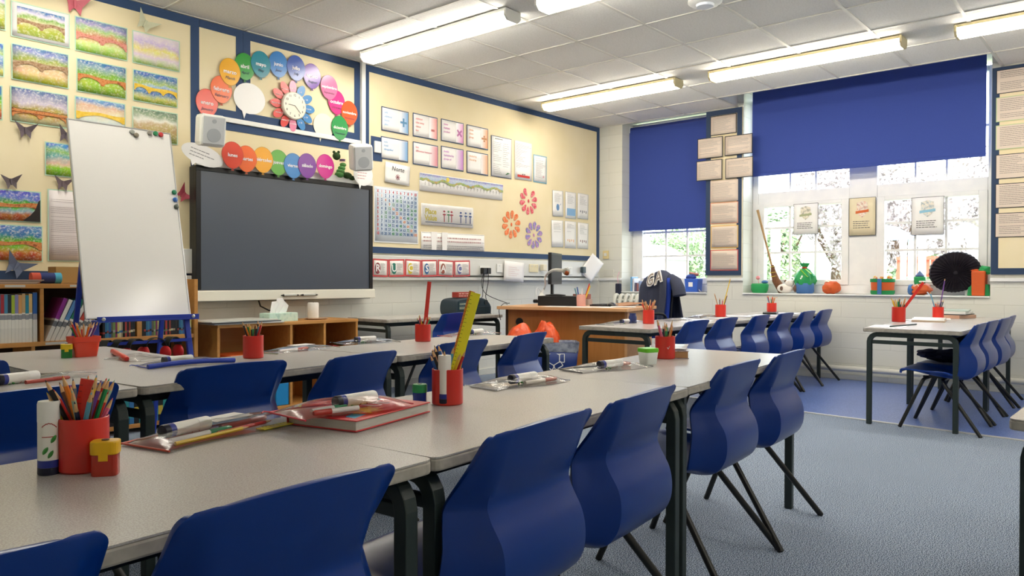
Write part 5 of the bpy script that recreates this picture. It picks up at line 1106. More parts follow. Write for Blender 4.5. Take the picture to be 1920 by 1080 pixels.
# local x runs along the front edge (toward the camera's right), local y to the back of the desk
t = thing('teacher_desk', 'large beech teacher desk with wood panels near the corner', 'desk', (A.x, A.y, 0), ang)
DH = .735; DP = .82
b = MB(); b.box(0, Ld, 0, DP, DH-.027, DH); b.obj('desktop', BEECH, t, bevel=.003)
b = MB(); b.box(.06, Ld-.05, .10, .12, .22, DH-.028); b.obj('front_panel', DESKW, t)
b = MB(); b.box(Ld-.05, Ld-.028, .10, DP-.05, 0, DH-.028); b.obj('side_panel', BEECH, t); b = MB(); b.box(.035, .058, .10, DP-.05, 0, DH-.028); b.obj('side_panel', DARKW, t)
def ondesk(q, z=DH): return pz(q[0], q[1], z)
def dloc(x, y, z=DH):
    v = Matrix.Rotation(ang, 2) @ Vector((x, y)); return Vector((A.x+v.x, A.y+v.y, z))
b = MB(); b.lathe([(.035, 0), (.035, .004)], 20); b.obj('cable_hole', BLKM, t, rot=(PI/2, 0, 0), loc=(.17, .10, .60))
# tower / desktop pc
p = ondesk((1072, 571)); t = thing('desktop_computer', 'black flat computer case under the monitor', 'computer', dloc(.43, .40), ang+D2R(8)); b = MB(); b.box(-.19, .17, -.09, .12, 0, .085); b.obj('case', mat('#15171a', .4), t, bevel=.004)
b = MB(); b.box(.171, .178, -.085, .115, .004, .08); b.obj('front_panel', mat('#2c3038', .3), t); b = MB(); b.box(.165, .18, -.03, .0, .02, .06); b.obj('badge', mat('#b8bcc0', .3), t)
c0_ = dloc(.36, .43, DH+.087)
t = thing('computer_monitor', 'thin black monitor seen almost from its edge on the teacher desk', 'monitor', c0_, 0)
mp = pz(1046, 552, DH+.09)
t.location = (c0_.x, c0_.y, DH+.087); t.rotation_euler = (0, 0, YAW*-1+D2R(74))
b = MB(); b.lathe([(.09, 0), (.09, .008), (.03, .014)], 24); b.box(-.025, .025, .02, .04, .01, .16); b.obj('stand', BLKM, t)
b = MB(); b.box(-.21, .21, -.012, .02, .10, .375); b.obj('casing', mat('#1b1c1f', .4), t, bevel=.005)
b = MB(); b.box(-.195, .195, -.0135, -.012, .115, .36); b.obj('display', mat('#14171c', .5), t)
# visualiser (white gooseneck) + base
p = ondesk((1015, 568)); t = thing('visualiser_camera', 'white document camera with a long bent neck on the teacher desk', 'camera', p)
b = MB(); b.box(-.07, .07, -.05, .05, 0, .035); b.obj('base', mat('#17191b', .3), t, bevel=.01, rot=(0, 0, ang)); b = MB(); b.lathe([(.05, .034), (.035, .075), (.015, .10)], 4); b.obj('collar', WHITEM, t)
hd = pz(1062, 508, 1.0); e2 = Vector((hd.x-p.x, hd.y-p.y, 1.005-p.z)); v1 = pz(1008, 530, .93)-p
b = MB(); pts = catmull([(0, 0, .09), (.02, -.03, .16), (e2.x*.30, e2.y*.30, .25), (e2.x*.62, e2.y*.62, .285), (e2.x*.9, e2.y*.9, .272), (e2.x, e2.y, .262)], 6); b.tube(pts, .009, 8); b.obj('neck', mat('#dcdad4', .4), t, smooth=True)
b = MB(); b.sphere((e2.x, e2.y, .262), .017, 12); b.obj('head', mat('#dcd8cc', .4), t, smooth=True); b = MB(); b.sphere((e2.x-.01, e2.y-.01, .255), .011, 10); b.obj('lens', mat('#c05c28', .3), t, smooth=True)
b = MB(); b.tube(catmull([(-.05, 0, .03), (-.06, .02, .1), (-.02, .03, .15), (.03, .02, .1), (.04, 0, .04)], 5), .004, 6); b.obj('cable', WHITEM, t, smooth=True)
t = thing('cable', 'black cable hanging off the left end of the teacher desk', 'cable', dloc(.05, .12)); b = MB(); b.tube(catmull([(.1, .1, .006), (.02, .03, .012), (-.06, 0, .02), (-.12, -.0, -.03), (-.10, .0, -.12)], 6), .003, 6); b.obj('cable', BLKM, t, smooth=True)
t = thing('cable', 'black cable rising behind the monitor to the wall sockets', 'cable', (5.55, 5.12, 1.02)); b = MB(); b.tube(catmull([(0, 0, 0), (-.05, -.02, -.1), (-.12, -.15, -.2), (-.25, -.5, -.268), (-.3, -.6, -.272)], 6), .0035, 6); b.obj('cable', BLKM, t, smooth=True)
# pen pot and bits
p = dloc(.63, .36); t = thing('pen_pot', 'pink and white pot of pens on the teacher desk', 'pot', p); b = MB(); b.lathe([(.04, 0), (.042, .1)], 18); b.obj('pot', mat('#e2a89c', .5), t, smooth=True)
for k, (c, dx, dy, h_) in enumerate([('#e8c83a', .05, -.06, .17), ('#c8322c', .07, -.04, .19), ('#3a5f9c', -.03, .02, .16), ('#5a8f9c', -.05, .03, .15), ('#e8e4e0', -.02, -.03, .15), ('#6c4a8c', .0, .04, .16)]):
    q = thing('pen', '%s pen in the pink pot on the teacher desk' % ['yellow', 'red', 'dark blue', 'teal', 'white', 'violet'][k], 'pen', (p.x, p.y, p.z+.004)); b = MB(); b.tube([(dx*.2, dy*.2, 0), (dx, dy, h_)], .0055, 8); b.obj('barrel', mat(c, .4), q, smooth=True)
t = thing('card_box', 'small box of cards beside the monitor foot', 'box', dloc(.55, .58), ang); b = MB(); b.box(-.08, .08, -.05, .05, 0, .055); b.obj('carton', mat('#b8a8a0', .6), t); b = MB(); b.box(-.07, .07, -.04, .04, .056, .10); b.obj('cards', mat('#a4655c', .6), t)
t = thing('keyboard', 'black keyboard lying on the teacher desk', 'keyboard', dloc(.78, .50), ang+D2R(80)); b = MB(); b.box(-.11, .11, -.07, .07, 0, .014); b.obj('body', mat('#1b1f26', .4), t, bevel=.003); b = MB()
for i_ in range(10):
    for j_ in range(5): b.box(-.1+.02*i_, -.084+.02*i_, -.06+.024*j_, -.042+.024*j_, .014, .018)
tag(b.obj('keys', mat('#2c323a', .5), t))
t = thing('computer_mouse', 'black mouse on the teacher desk right of the keyboard', 'mouse', dloc(.88, .44), ang); b = MB(); b.sphere((0, 0, .003), .04, 16, (1, 1.5, .75), lambda d: 1 if d.z > 0 else .6); b.obj('body', mat('#101216', .3), t, smooth=True)
for k, (x, y, rz) in enumerate([(.72, .17, .1), (.90, .2, -.2), (.5, .14, .05), (1.02, .33, .3)]):
    t = thing('paper_sheet', ['white sheet near the front edge of the teacher desk', 'white sheet right of centre on the teacher desk', 'white sheet at the left on the teacher desk', 'white sheet at the right end of the teacher desk'][k], 'paper', dloc(x, y, DH+.0008*k+.0006), ang+rz); b = MB(); b.box(-.105, .105, -.148+.04, .108, 0, .0006); b.obj('sheet', WHITEP, t)
t = thing('clipboard', 'brown wooden clipboard at the back of the teacher desk', 'clipboard', dloc(.92, .66), ang+1.2); b = MB(); b.box(-.16, .16, -.11, .11, 0, .004); b.obj('board', mat('#a8744a', .5), t); b = MB(); b.box(-.16, -.13, -.04, .04, .004, .014); b.obj('clip', mat('#b8b8b8', .3, metal=.8), t); t.rotation_euler = (0, D2R(-4), ang+1.2); t.location.z += .012
# swivel chair with draped top
cp = pz(1243, 590, .70)
t = thing('office_chair', 'blue office chair behind the teacher desk, draped with a hooded top', 'chair', (6.15, 3.72, 0), D2R(64)); FB = mat('#1c3fa8', .8, bump=.3, bscale=300)
CBK = mat('#14171c', .5)
b = MB()
for k in range(5): a = 2*PI*k/5; b.tube([(0, 0, .10), (.28*math.cos(a), .28*math.sin(a), .07)], [.022, .014], 8); b.sphere((.28*math.cos(a), .28*math.sin(a), .03), .028, 10)
b.obj('star_base', CBK, t, smooth=True)
b = MB(); b.tube([(0, 0, .1), (0, 0, .42)], .025, 12); b.obj('gas_lift', CBK, t, smooth=True)
b = MB(); b.box(-.22, .22, -.22, .22, .43, .49); b.obj('seat', FB, t, bevel=.03)
b = MB(); b.grid(lambda u, v: (-.2+.4*u, -.23+.05*(2*u-1)**2-.04*v, .56+.42*v), 10, 8); b.obj('backrest', FB, t, solid=.045, smooth=True)
b = MB(); b.grid(lambda u, v: (-.2+.4*u, -.275+.05*(2*u-1)**2-.04*v, .54+.44*v), 10, 8); b.obj('back_shell', CBK, t, solid=.02, smooth=True)
b = MB(); b.tube([(0, -.05, .44), (0, -.24, .46), (0, -.27, .62)], .018, 8); b.obj('back_post', CBK, t)
for s in (-1, 1): b = MB(); b.tube(catmull([(s*.2, .08, .45), (s*.27, .09, .5), (s*.27, .06, .64), (s*.265, -.1, .65), (s*.25, -.15, .58)], 5), .014, 8); b.obj('armrest', CBK, t, smooth=True)
# hooded top over the backrest, world placed near the back
t2 = thing('hooded_top', 'dark grey blue sports top with large letters hung over the office chair', 'clothing', (6.15, 3.72, 0), D2R(64)); HB = mat('#3c4257', .95, bump=.5, bscale=70)
def hood(u, v):
    # u across, v: front hem -> over the top -> back hem
    a = (u-.5)*2; prof = catmull([(-.17, .60, .20), (-.19, .80, .22), (-.20, .95, .205), (-.235, 1.035, .16), (-.29, 1.05, .15), (-.335, .98, .215), (-.36, .84, .25), (-.38, .68, .27), (-.39, .58, .28)], 4)
    k = min(int(v*(len(prof)-1)), len(prof)-2); f = v*(len(prof)-1)-k; p0 = prof[k]; p1 = prof[k+1]; y_, z_, w_ = [p0[i]*(1-f)+p1[i]*f for i in range(3)]
    fold = .012*math.sin(a*9+v*5)*(abs(v-.45)*2)+.01*math.sin(a*4-v*9)
    return (a*w_, y_+.05*a*a*(1 if v > .45 else .6)+fold, z_-.05*a*a-.02*abs(math.sin(a*5))*(v > .9))
b = MB(); b.grid(hood, 36, 34); b.obj('cloth', HB, t2, solid=.008, smooth=True)
b = MB()
for s in (-1, 1): b = MB(); b.tube([(s*.15, -.265, .985), (s*.22, -.27, .945), (s*.265, -.27, .88), (s*.28, -.27, .82)], [.04, .055, .06, .062], 14); b.obj('sleeve', HB, t2, smooth=True)
GRT = mat('#8d857f', .9)
def hz(x, z): return -.20-.035*max(0, (z-.95)/.085)+.03*(x/.2)**2+.022
for L_, x, zz, sl in (('G', .055, .955, .35), ('A', -.085, .985, .35)):
    lt = text(L_, .17, WHITEP, t2, (x, -.178, zz), rot=(D2R(72), D2R(0), PI), name='letter_outline', bold=.010, ext=.004); lt.rotation_euler = (Matrix.Rotation(PI, 3, 'Z') @ Matrix.Rotation(-.30, 3, 'Y') @ Matrix.Rotation(D2R(74), 3, 'X')).to_euler()
    l2 = text(L_, .17, GRT, t2, (x, -.1765, zz+.0005), name='letter', ext=.0045); l2.rotation_euler = lt.rotation_euler
# stereo on side table
p = pz(885, 586, TT); t = thing('stereo_player', 'dark blue grey portable stereo on the wall side table', 'stereo', (5.03, 4.86, TT), D2R(-3)); t.scale = (.78, .85, .8); DB = mat('#1f333f', .45, bump=.1, bscale=300)
b = MB(); b.prism(catmull([(-.27, .0), (-.285, .06), (-.275, .13), (-.24, .17), (-.15, .185), (.0, .19), (.13, .185), (.2, .165), (.26, .12), (.285, .07), (.28, .0)], 3), -.13, .13); b.obj('body', DB, t, bevel=.012)
b = MB(); b.box(-.245, -.10, -.136, -.129, .055, .145); g = b.obj('speaker_grille', mat('#2a4450', .6), t)
text('COOMBER', .028, mat('#c8d4c0', .5), t, (-.17, -.1375, .12))
b = MB()
for i_ in range(8):
    for j_ in range(2): b.box(-.235+.017*i_, -.224+.017*i_, -.138, -.136, .066+.014*j_, .074+.014*j_)
b.obj('slots', mat('#b8bca0', .5), t)
b = MB(); b.box(.02, .25, -.137, -.129, .02, .09); b.obj('control_panel', mat('#182830', .35), t, bevel=.003)
b = MB(); b.lathe([(.03, 0), (.028, .012)], 18, c=(.07, .0, 0)); b.lathe([(.03, 0), (.028, .012)], 18, c=(.19, .0, 0)); b.obj('dial', mat('#16222a', .4), t, rot=(PI/2, 0, 0), loc=(0, -.128, .135))
b = MB(); b.tube(catmull([(-.02, 0, .185), (.01, 0, .225), (.12, 0, .23), (.2, 0, .19), (.23, 0, .14)], 5), .012, 8); b.obj('handle', DB, t, smooth=True)
b = MB(); b.box(-.075, -.045, -.138, -.13, .035, .065); b.obj('sticker', WHITEP, t)
t = thing('flash_card_box', 'small red box with lettering on top of the stereo', 'box', (5.0, 4.86, TT+.153), D2R(-5)); b = MB(); b.box(-.105, .105, -.04, .04, 0, .05); b.obj('carton', mat('#a83428', .5), t, bevel=.002); lines(t, -.09, .09, .005, .045, 2, -.041, 5, mat('#e0b0a0', .5), .01)
# bags under the desk / table
ORG = noisy('orange_bag_film', ['#d63c14', '#f0602c', '#e04a1c'], scale=14, rough=.3, bump=.6, bdist=.02)
for q, r_, s3, sd, lab in [((4.82, 4.03, .31), .15, (1.0, .9, 1.95), 21, 'orange plastic carrier bag with white print under the wall side table'), ((4.87, 3.80, .32), .15, (.7, .95, 2.05), 22, 'crumpled orange plastic bag leaning on the teacher desk')]:
    t = thing('carrier_bag', lab, 'bag', (q[0], q[1], 0)); b = MB(); b.sphere((0, 0, q[2]), r_, 36, s3, crumple(sd, .055)); b.obj('bag', ORG, t, smooth=True)
    b = MB(); b.tube(catmull([(-.08, 0, q[2]+.16), (-.06, -.02, q[2]+.24), (.0, 0, q[2]+.25), (.05, 0, q[2]+.17)], 4), .012, 6); b.obj('handle', ORG, t, smooth=True)
    if sd == 21:
        b = MB()
        for k in range(3): b.tube([(-.16+.05*k, -.19+.01*k, .15+.04*k), (-.1+.05*k, -.205, .2+.03*k), (-.02+.05*k, -.2, .19+.04*k)], .008, 6)
        b.obj('white_print', mat('#f0d8c8', .5), t)
# recycling bin
bp_ = pz(1040, 642, .47); t = thing('recycling_bin', 'blue recycling bin with a white arrows symbol and clear liner', 'bin', (bp_.x+.02, bp_.y, 0), D2R(-48))
BB = mat('#12337c', .4)
b = MB(); b.prism(rrect(-.13, .13, -.09, .09, .02), 0, .004, 'z'); lo = rrect(-.125, .125, -.085, .085, .02); hi = rrect(-.165, .165, -.12, .12, .025); n_ = len(lo)
b.add([(x, y, .0) for x, y in lo]+[(x, y, .46) for x, y in hi], [(i, (i+1) % n_, (i+1) % n_+n_, i+n_) for i in range(n_)]); b.obj('body', BB, t, smooth=True, solid=.004)
b = MB(); hi2 = rrect(-.172, .172, -.127, .127, .03); hi3 = rrect(-.166, .166, -.121, .121, .03); b.add([(x, y, .475+.006*math.sin(i*1.7)) for i, (x, y) in enumerate(hi2)]+[(x*.99, y*.99, .40+.012*math.sin(i*2.3)) for i, (x, y) in enumerate(hi3)], [(i, (i+1) % n_, (i+1) % n_+n_, i+n_) for i in range(n_)])
b.add([(x*.96, y*.96, .478) for x, y in hi2]+[(x*.8, y*.8, .2) for x, y in hi2], [(i, (i+1) % n_, (i+1) % n_+n_, i+n_) for i in range(n_)]); b.obj('liner', noisy('bin_liner', ['#6a7080', '#9aa0b0', '#b8bcc8'], scale=20, rough=.25, bump=.6, bdist=.01), t, smooth=True)
sy = MB()
for k in range(3):
    a0 = PI/2+2*PI*k/3
    for s in (-1, 1):
        c_ = Vector((math.cos(a0+s*.52), math.sin(a0+s*.52)))*.048; d = Vector((math.cos(a0+s*1.0+(PI if s < 0 else 0)+PI/2*0), math.sin(a0+s*1.0+(PI if s < 0 else 0)))) ; d = Vector((-math.sin(a0+s*.52), math.cos(a0+s*.52)))*1
        nn = Vector((-d.y, d.x)); pts = [c_+d*.026+nn*.014, c_-d*.022+nn*.014, c_-d*.022-nn*.014, c_+d*.026-nn*.014]
        for i_ in range(4):
            p_, q_ = pts[i_], pts[(i_+1) % 4]; sy.bar((p_.x, 0, p_.y), (q_.x, 0, q_.y), .005, .002, up=(0, 1, 0))
sy.obj('recycling_symbol', WHITEP, t, loc=(-.03, -.1185, .355), rot=(D2R(-4.3), 0, 0)).scale = (1.35, 1, 1.35)
# translucent storage box under the second row
sp_ = pz(948, 668, .36); t = thing('storage_box', 'clear plastic crate under the second row of tables', 'box', (3.45, 3.35, 0), D2R(10)); CLB = mat('#8c9690', .3, alpha=.55)
b = MB(); b.box(-.2, .2, -.13, .13, 0, .25); b.obj('tub', CLB, t, bevel=.01); b = MB(); b.box(-.21, .21, -.14, .14, .25, .27); b.obj('lid', CLB, t, bevel=.004); b = MB(); b.box(-.18, .18, -.11, .11, .01, .18); b.obj('contents', noisy('box_contents', ['#3c4438', '#8c8a70', '#5c5648'], scale=25, rough=.7), t)
t = thing('water_bottle', 'dark blue bottle top standing on the back row table by the teacher desk', 'bottle', (4.86, 2.98, TT)); b = MB(); b.lathe([(.03, 0), (.03, .045), (.024, .055), (.024, .07)], 18); b.obj('body', mat('#1b2f6c', .4), t, smooth=True)
# ================================================================== THINGS ON THE PUPILS' TABLES
def col_name(c): return PC[c]
PC = {'#c8261e': 'red', '#e07818': 'orange', '#e8c428': 'yellow', '#1f8a4c': 'green', '#2f66b0': 'blue', '#14161a': 'black', '#5c3420': 'brown', '#6a3a90': 'purple', '#e06a8c': 'pink', '#58a4c4': 'light blue', '#e8e6e0': 'white', '#c89060': 'natural wood', '#1c2444': 'navy', '#9cb8a0': 'pale green'}
CW = mat('#d8ab78', .6)
_pm = {}
def pencil_mesh(c, n=6, L=.175, r_=.004):
    k = (c, n, L, r_)
    if k not in _pm:
        b = MB(); b.tube([(0, 0, 0), (0, 0, L-.018)], r_, n); body = b.mesh('pencil_body', mat(c, .35))
        b = MB(); b.tube([(0, 0, L-.018), (0, 0, L-.004)], [r_*.98, r_*.35], n); tip = b.mesh('pencil_wood', CW)
        b = MB(); b.tube([(0, 0, L-.004), (0, 0, L)], [r_*.35, .0003], n); lead = b.mesh('pencil_lead', mat(c, .5))
        _pm[k] = (body, tip, lead)
    return _pm[k]
def raw(name, me, parent=None):
    o = bpy.data.objects.new(name, me); COL.objects.link(o)
    if parent: o.parent = parent
    return o
def pencil(base, top, c, where, detail=True, L=.175, kind='pencil', r_=.004, grp=None):
    d = Vector(top)-Vector(base); body, tip, lead = pencil_mesh(c, 6, L, r_)
    o = raw('pencil', body); tag(o, '%s %s %s' % (PC[c], kind, where), 'pencil', grp or ('pencils '+where))
    o.location = base; o.rotation_euler = d.to_track_quat('Z', 'Y').to_euler()
    raw('wood_tip', tip, o)
    if detail: raw('lead', lead, o)
    return o
def pen(base, top, cap, body, lab, r_=.006, L=.14, grp=None):
    d = Vector(top)-Vector(base); o = thing('felt_pen', lab, 'pen', base, 0, grp); o.rotation_euler = d.to_track_quat('Z', 'Y').to_euler()
    b = MB(); b.tube([(0, 0, 0), (0, 0, L*.62)], r_, 10); b.obj('barrel', mat(body, .3), o, smooth=True)
    b = MB(); b.tube([(0, 0, L*.62), (0, 0, L*.96), (0, 0, L)], [r_*1.06, r_*1.0, r_*.7], 10); b.obj('cap', mat(cap, .3), o, smooth=True); return o
def cup(loc, label, r_=.040, h=.092, c='#d22a1c', rect=False, lip=False):
    t = thing('pencil_pot', label, 'pencil pot', loc); b = MB(); th = .0022
    if rect:
        lo = rrect(-.042, .042, -.034, .034, .010); hi = rrect(-.050, .050, -.040, .040, .012); n = len(lo)
        rings = [[(x*.97, y*.97, 0) for x, y in lo], [(x, y, .004) for x, y in lo], [(x, y, h*.72) for x, y in hi], [(x*1.07, y*1.07, h*.73) for x, y in hi], [(x*1.09, y*1.09, h) for x, y in hi], [(x*1.04, y*1.04, h) for x, y in hi], [(x*.96, y*.96, h*.72) for x, y in hi], [(x*.92, y*.92, .006) for x, y in lo]]
        vs = [v for g in rings for v in g]; fs = [(k*n+i, k*n+(i+1) % n, (k+1)*n+(i+1) % n, (k+1)*n+i) for k in range(len(rings)-1) for i in range(n)]
        b.add(vs, fs+[tuple(range(n-1, -1, -1)), tuple((len(rings)-1)*n+i for i in range(n))])
    else:
        b.lathe([(r_-.003, 0), (r_, .003), (r_, h-.001), (r_-th*.5, h), (r_-th, h-.001), (r_-th, .004), (.001, .004)], 40)
    b.obj('pot', mat(c, .33, coat=.3), t, smooth=True); return t
def fill(loc, seed, n, where, cols=None, r_=.034, h=.092, detail=True, L=(.15, .18), spread=1):
    r = random.Random(seed); keys = cols or list(PC)
    for i in range(n):
        a = 2*PI*(i+.5*r.random())/n*2.4; rad = r_*(.55+.45*r.random())*(.93 if i % 3 else .6)
        hx, hy = rad*math.cos(a), rad*math.sin(a); LL = r.uniform(*L); LL = round(LL/.01)*.01
        a2 = a+PI+r.uniform(-.6, .6); bx, by = r_*.6*spread*math.cos(a2)*r.random(), r_*.6*spread*math.sin(a2)*r.random()
        base = Vector((bx, by, .006)); d = Vector((hx, hy, h))-base; top = base+d.normalized()*LL
        c = keys[i % len(keys)]
        L3 = Vector(loc)
        pencil(L3+base, L3+top, c, where, detail, LL)
def P3(q, z=TT): return pz(q[0], q[1], z)
ALLC = ['#c8261e', '#14161a', '#e07818', '#1c2444', '#5c3420', '#e8c428', '#c8261e', '#9cb8a0', '#58a4c4', '#6a3a90', '#1f8a4c', '#e06a8c', '#c8261e', '#e07818', '#e8e6e0', '#14161a']
# -- foreground left pot
L0 = P3((157, 880)); L0.z = TT; cup(L0, 'large red pot packed with coloured pencils, nearest to the camera', .038, .088)
fill(L0, 3, 28, 'in the nearest red pot beside the glue stick', ALLC, .0345, .088, L=(.12, .16))
def ruler(base, top, w_, c, lab, th=.002, edge=None, face=None):
    d = (Vector(top)-Vector(base)); Lr = d.length; t = thing('ruler', lab, 'ruler', base); zz_ = d.normalized(); yy_ = Vector((-_F.x, -_F.y, .05)); yy_ = (yy_-zz_*yy_.dot(zz_)).normalized() if abs(zz_.z) > .3 else Vector((0, 0, 1)); xx_ = yy_.cross(zz_)
    t.rotation_euler = Matrix((xx_, yy_, zz_)).transposed().to_euler()
    b = MB(); b.box(-w_/2, w_/2, -th/2, th/2, 0, Lr); b.obj('strip', mat(c, .3), t, bevel=.0006)
    b = MB()
    for i_ in range(int(Lr/.01)): b.box(w_/2-.006-(.003 if i_ % 5 == 0 else 0), w_/2-.001, th/2, th/2+.0003, .005+.01*i_, .0058+.01*i_); b.box(w_/2-.006, w_/2-.001, -th/2-.0003, -th/2, .005+.01*i_, .0058+.01*i_)
    b.obj('scale_marks', mat('#2a2018', .6), t); return t
ruler(L0+Vector((-.02, .0, .006)), L0+Vector((.002, -.012, .150)), .022, '#d8281e', 'broad red plastic ruler among the pencils of the nearest pot')
# glue stick
def glue(loc, rz=0, lab='', lay=False, cap='#f0efec', base='#22308c', L=.118, r_=.0165):
    t = thing('glue_stick', lab, 'glue stick', loc, rz)
    if lay: t.rotation_euler = (D2R(90), 0, rz)
    b = MB(); b.lathe([(r_-.001, 0), (r_, .002), (r_, .012)], 24); b.obj('base_ring', mat('#141830', .4), t, smooth=True)
    b = MB(); b.lathe([(r_*.98, .012), (r_*.98, L*.72)], 24, cap=False); tube_ = b.obj('label_sleeve', mat('#eeece6', .35), t, smooth=True)
    b = MB(); b.lathe([(r_*.995, .0121), (r_*.995, .024)], 24, cap=False); b.obj('blue_band', mat(base, .35), t, smooth=True)
    b = MB(); b.lathe([(r_*1.0, L*.72), (r_*1.0, L-.004), (r_*.93, L)], 24); b.obj('cap', mat(cap, .4), t, smooth=True)
    b = MB(); rr_ = r_*1.0
    for a0, z0, c_ in ((-2.2, .040, 0), (-1.75, .034, 0), (-1.5, .058, 0)):
        pts = []
        for i_ in range(7): q = -1+2*i_/6; pts.append((rr_*math.cos(a0+q*.22), rr_*math.sin(a0+q*.22), z0+.006*q))
        b.tube(pts, [.0003, .0022, .003, .0034, .003, .0022, .0003], 6)
    b.obj('green_leaves', mat('#3a8a3a', .5), t)
    b = MB(); b.tube([(rr_*math.cos(a), rr_*math.sin(a), .075+.009*math.cos(2*(a+1.9))*(1 if i % 2 else .9)) for i, a in enumerate([-2.5+.12*k for k in range(12)])], .0007, 5); b.tube([(rr_*math.cos(a), rr_*math.sin(a), .062) for a in [-2.5+.12*k for k in range(12)]], .0007, 5); b.obj('red_outline', mat('#b03a34', .5), t)
    return t
q = P3((92, 888)); glue((q.x, q.y, TT), D2R(0), 'upright white glue stick with a dark base, beside the nearest pot')
# sharpeners
def sharpener(loc, rz, lid, body, lab, sq=True):
    t = thing('pencil_sharpener', lab, 'sharpener', loc, rz); r_ = .0155; t.scale = (1.14, 1.14, 1.14)
    if sq:
        pl = rrect(-.017, .017, -.0125, .0125, .007); pu = rrect(-.0185, .0185, -.014, .014, .008)
        b = MB(); b.prism(pl, 0, .030, 'z'); b.obj('shavings_box', mat(body, .15, trans=.35), t, bevel=.001)
        b = MB(); b.prism(pu, .030, .049, 'z'); b.obj('lid', mat(lid, .35), t, bevel=.002)
        b = MB(); b.box(-.006, .006, -.0143, -.0130, .022, .032); b.obj('clip', mat(lid, .4), t); b = MB(); b.tube([(0, 0, .0492), (0, 0, .0502)], .005, 14); b.obj('pencil_hole', BLACK, t)
    else:
        b = MB(); b.lathe([(.014, 0), (.0155, .002), (.0155, .026)], 24); b.obj('shavings_box', mat(body, .15, trans=.3), t, smooth=True); b = MB(); b.lathe([(.0165, .026), (.0165, .042), (.015, .044)], 24); b.obj('lid', mat(lid, .4), t, smooth=True)
        b = MB(); b.tube([(0, 0, .0441), (0, 0, .0449)], .005, 12); b.obj('pencil_hole', BLACK, t)
    return t
q = P3((198, 890)); sharpener((q.x, q.y, TT), D2R(-35), '#e8b410', '#c43a28', 'yellow lidded red pencil sharpener right of the nearest pot')
q = P3((787, 757)); sharpener((q.x, q.y, TT), 0, '#1f8f50', '#1c3a9c', 'round green lidded blue sharpener beside the pot with the yellow ruler', False)
q = P3((125, 671)); sharpener((q.x, q.y, TT), D2R(-20), '#e8c81c', '#1f8a34', 'yellow lidded green pencil sharpener beside the orange tub')
# -- pot with yellow ruler
L1 = P3((839, 757)); cup(L1, 'red pot holding a long yellow ruler, middle of the nearest row', .0395, .090)
fill(L1, 8, 13, 'in the red pot with the yellow ruler', ['#c8261e', '#14161a', '#2f66b0', '#1f8a4c', '#e8c428', '#1c2444', '#c8261e', '#e07818', '#14161a', '#58a4c4'], .035, .09, L=(.13, .16))
g = glue(L1+Vector((-.022, -.012, .006)), 1, 'white capped glue stick standing in the pot with the yellow ruler', L=.12)
dv = (CR*.055+Vector((0, 0, 1))*.29).normalized()
for k, (c, off, lab, ll, ww) in enumerate([('#f6ea2c', 0, 'long yellow ruler leaning out of the red pot', .285, .025), ('#e0872a', -.012, 'orange edged ruler behind the long yellow ruler', .29, .012)]):
    base = L1+CR*(off-.002)+_F*(.006+.004*k)+Vector((0, 0, .006)); rl = ruler(base, base+(CR*.072+Vector((0, 0, 1))*.27).normalized()*ll, ww, c, lab, .0025 if k == 0 else .006)
# -- other pots
L2 = P3((1247, 672)); cup(L2, 'red pot with a white tick mark behind the green lidded tub', .0395, .09); fill(L2, 5, 12, 'in the red pot beside the green lidded tub', ['#c89060', '#58a4c4', '#e06a8c', '#1f8a4c', '#e07818', '#1c2444', '#14161a', '#c89060', '#1f8a4c'], .035, .09, L=(.13, .16))
t = tag(MB().tube([(-.004, 0, .003), (0, 0, -.004), (.006, 0, .008)], .0012, 5).obj('tick_mark', WHITEP), 'small white tick mark on the front of the red pot beside the green lidded tub', 'mark')
t.location = L2+Vector((0, 0, .045))-Vector((_F.x, _F.y, 0)).normalized()*.0402+CR*.004; t.rotation_euler = (0, 0, -YAW)
L3_ = P3((157, 668)); cup(L3_, 'orange red rectangular tub with a rim on the crosswise table', .05, .082, '#e2452a', rect=True)
fill(L3_, 6, 14, 'in the orange red tub', ['#c89060', '#c8261e', '#1f8a4c', '#e07818', '#c89060', '#6a3a90', '#e8e6e0'], .042, .082, L=(.13, .15), detail=False)
L4 = P3((475, 671)); cup(L4, 'red pot on the second row in front of the cubby unit', .0395, .09); fill(L4, 9, 12, 'in the red pot before the cubby unit', ['#14161a', '#1f8a4c', '#14161a', '#1f8a4c', '#c8261e', '#58a4c4', '#e8c428', '#e07818', '#1c2444', '#c8261e'], .035, .09, L=(.13, .155), detail=False)
L5 = P3((793, 640)); cup(L5, 'red pot with a long red ruler on the second row', .040, .088); fill(L5, 10, 11, 'in the red pot with the long red ruler', ['#c8261e', '#1c2444', '#e06a8c', '#e8e6e0', '#1f8a4c', '#1f8a4c', '#c8261e', '#e8c428'], .035, .088, L=(.11, .14), detail=False)
base = L5+CR*.004+Vector((0, 0, .006)); ruler(base, base+(CR*.03+Vector((0, 0, 1))*.31).normalized()*.30, .020, '#e03a32', 'long red ruler standing in the pot on the second row')
L6 = P3((1216, 607)); cup(L6, 'red pot full of wooden pencils in front of the teacher desk', .041, .10, '#e0382a'); fill(L6, 11, 18, 'in the red pot before the teacher desk', ['#c89060', '#c89060', '#c8261e', '#c89060', '#e07818'], .037, .10, L=(.15, .18), detail=False)
L7 = P3((1351, 594)); cup(L7, 'red pot with a few brushes in the middle of the back row', .045, .105, '#e0382a')
for k, (ox, c, hh) in enumerate([(-.055, '#c89060', .20), (-.01, '#5c3420', .16), (.06, '#5c3420', .19), (.02, '#c8261e', .15), (.085, '#e8c428', .33)]):
    bb = L7+Vector((0, 0, .006)); pencil(bb, bb+CR*ox+Vector((0, 0, hh)), c, 'in the sparsely filled pot of the back row', False, math.hypot(ox, hh))
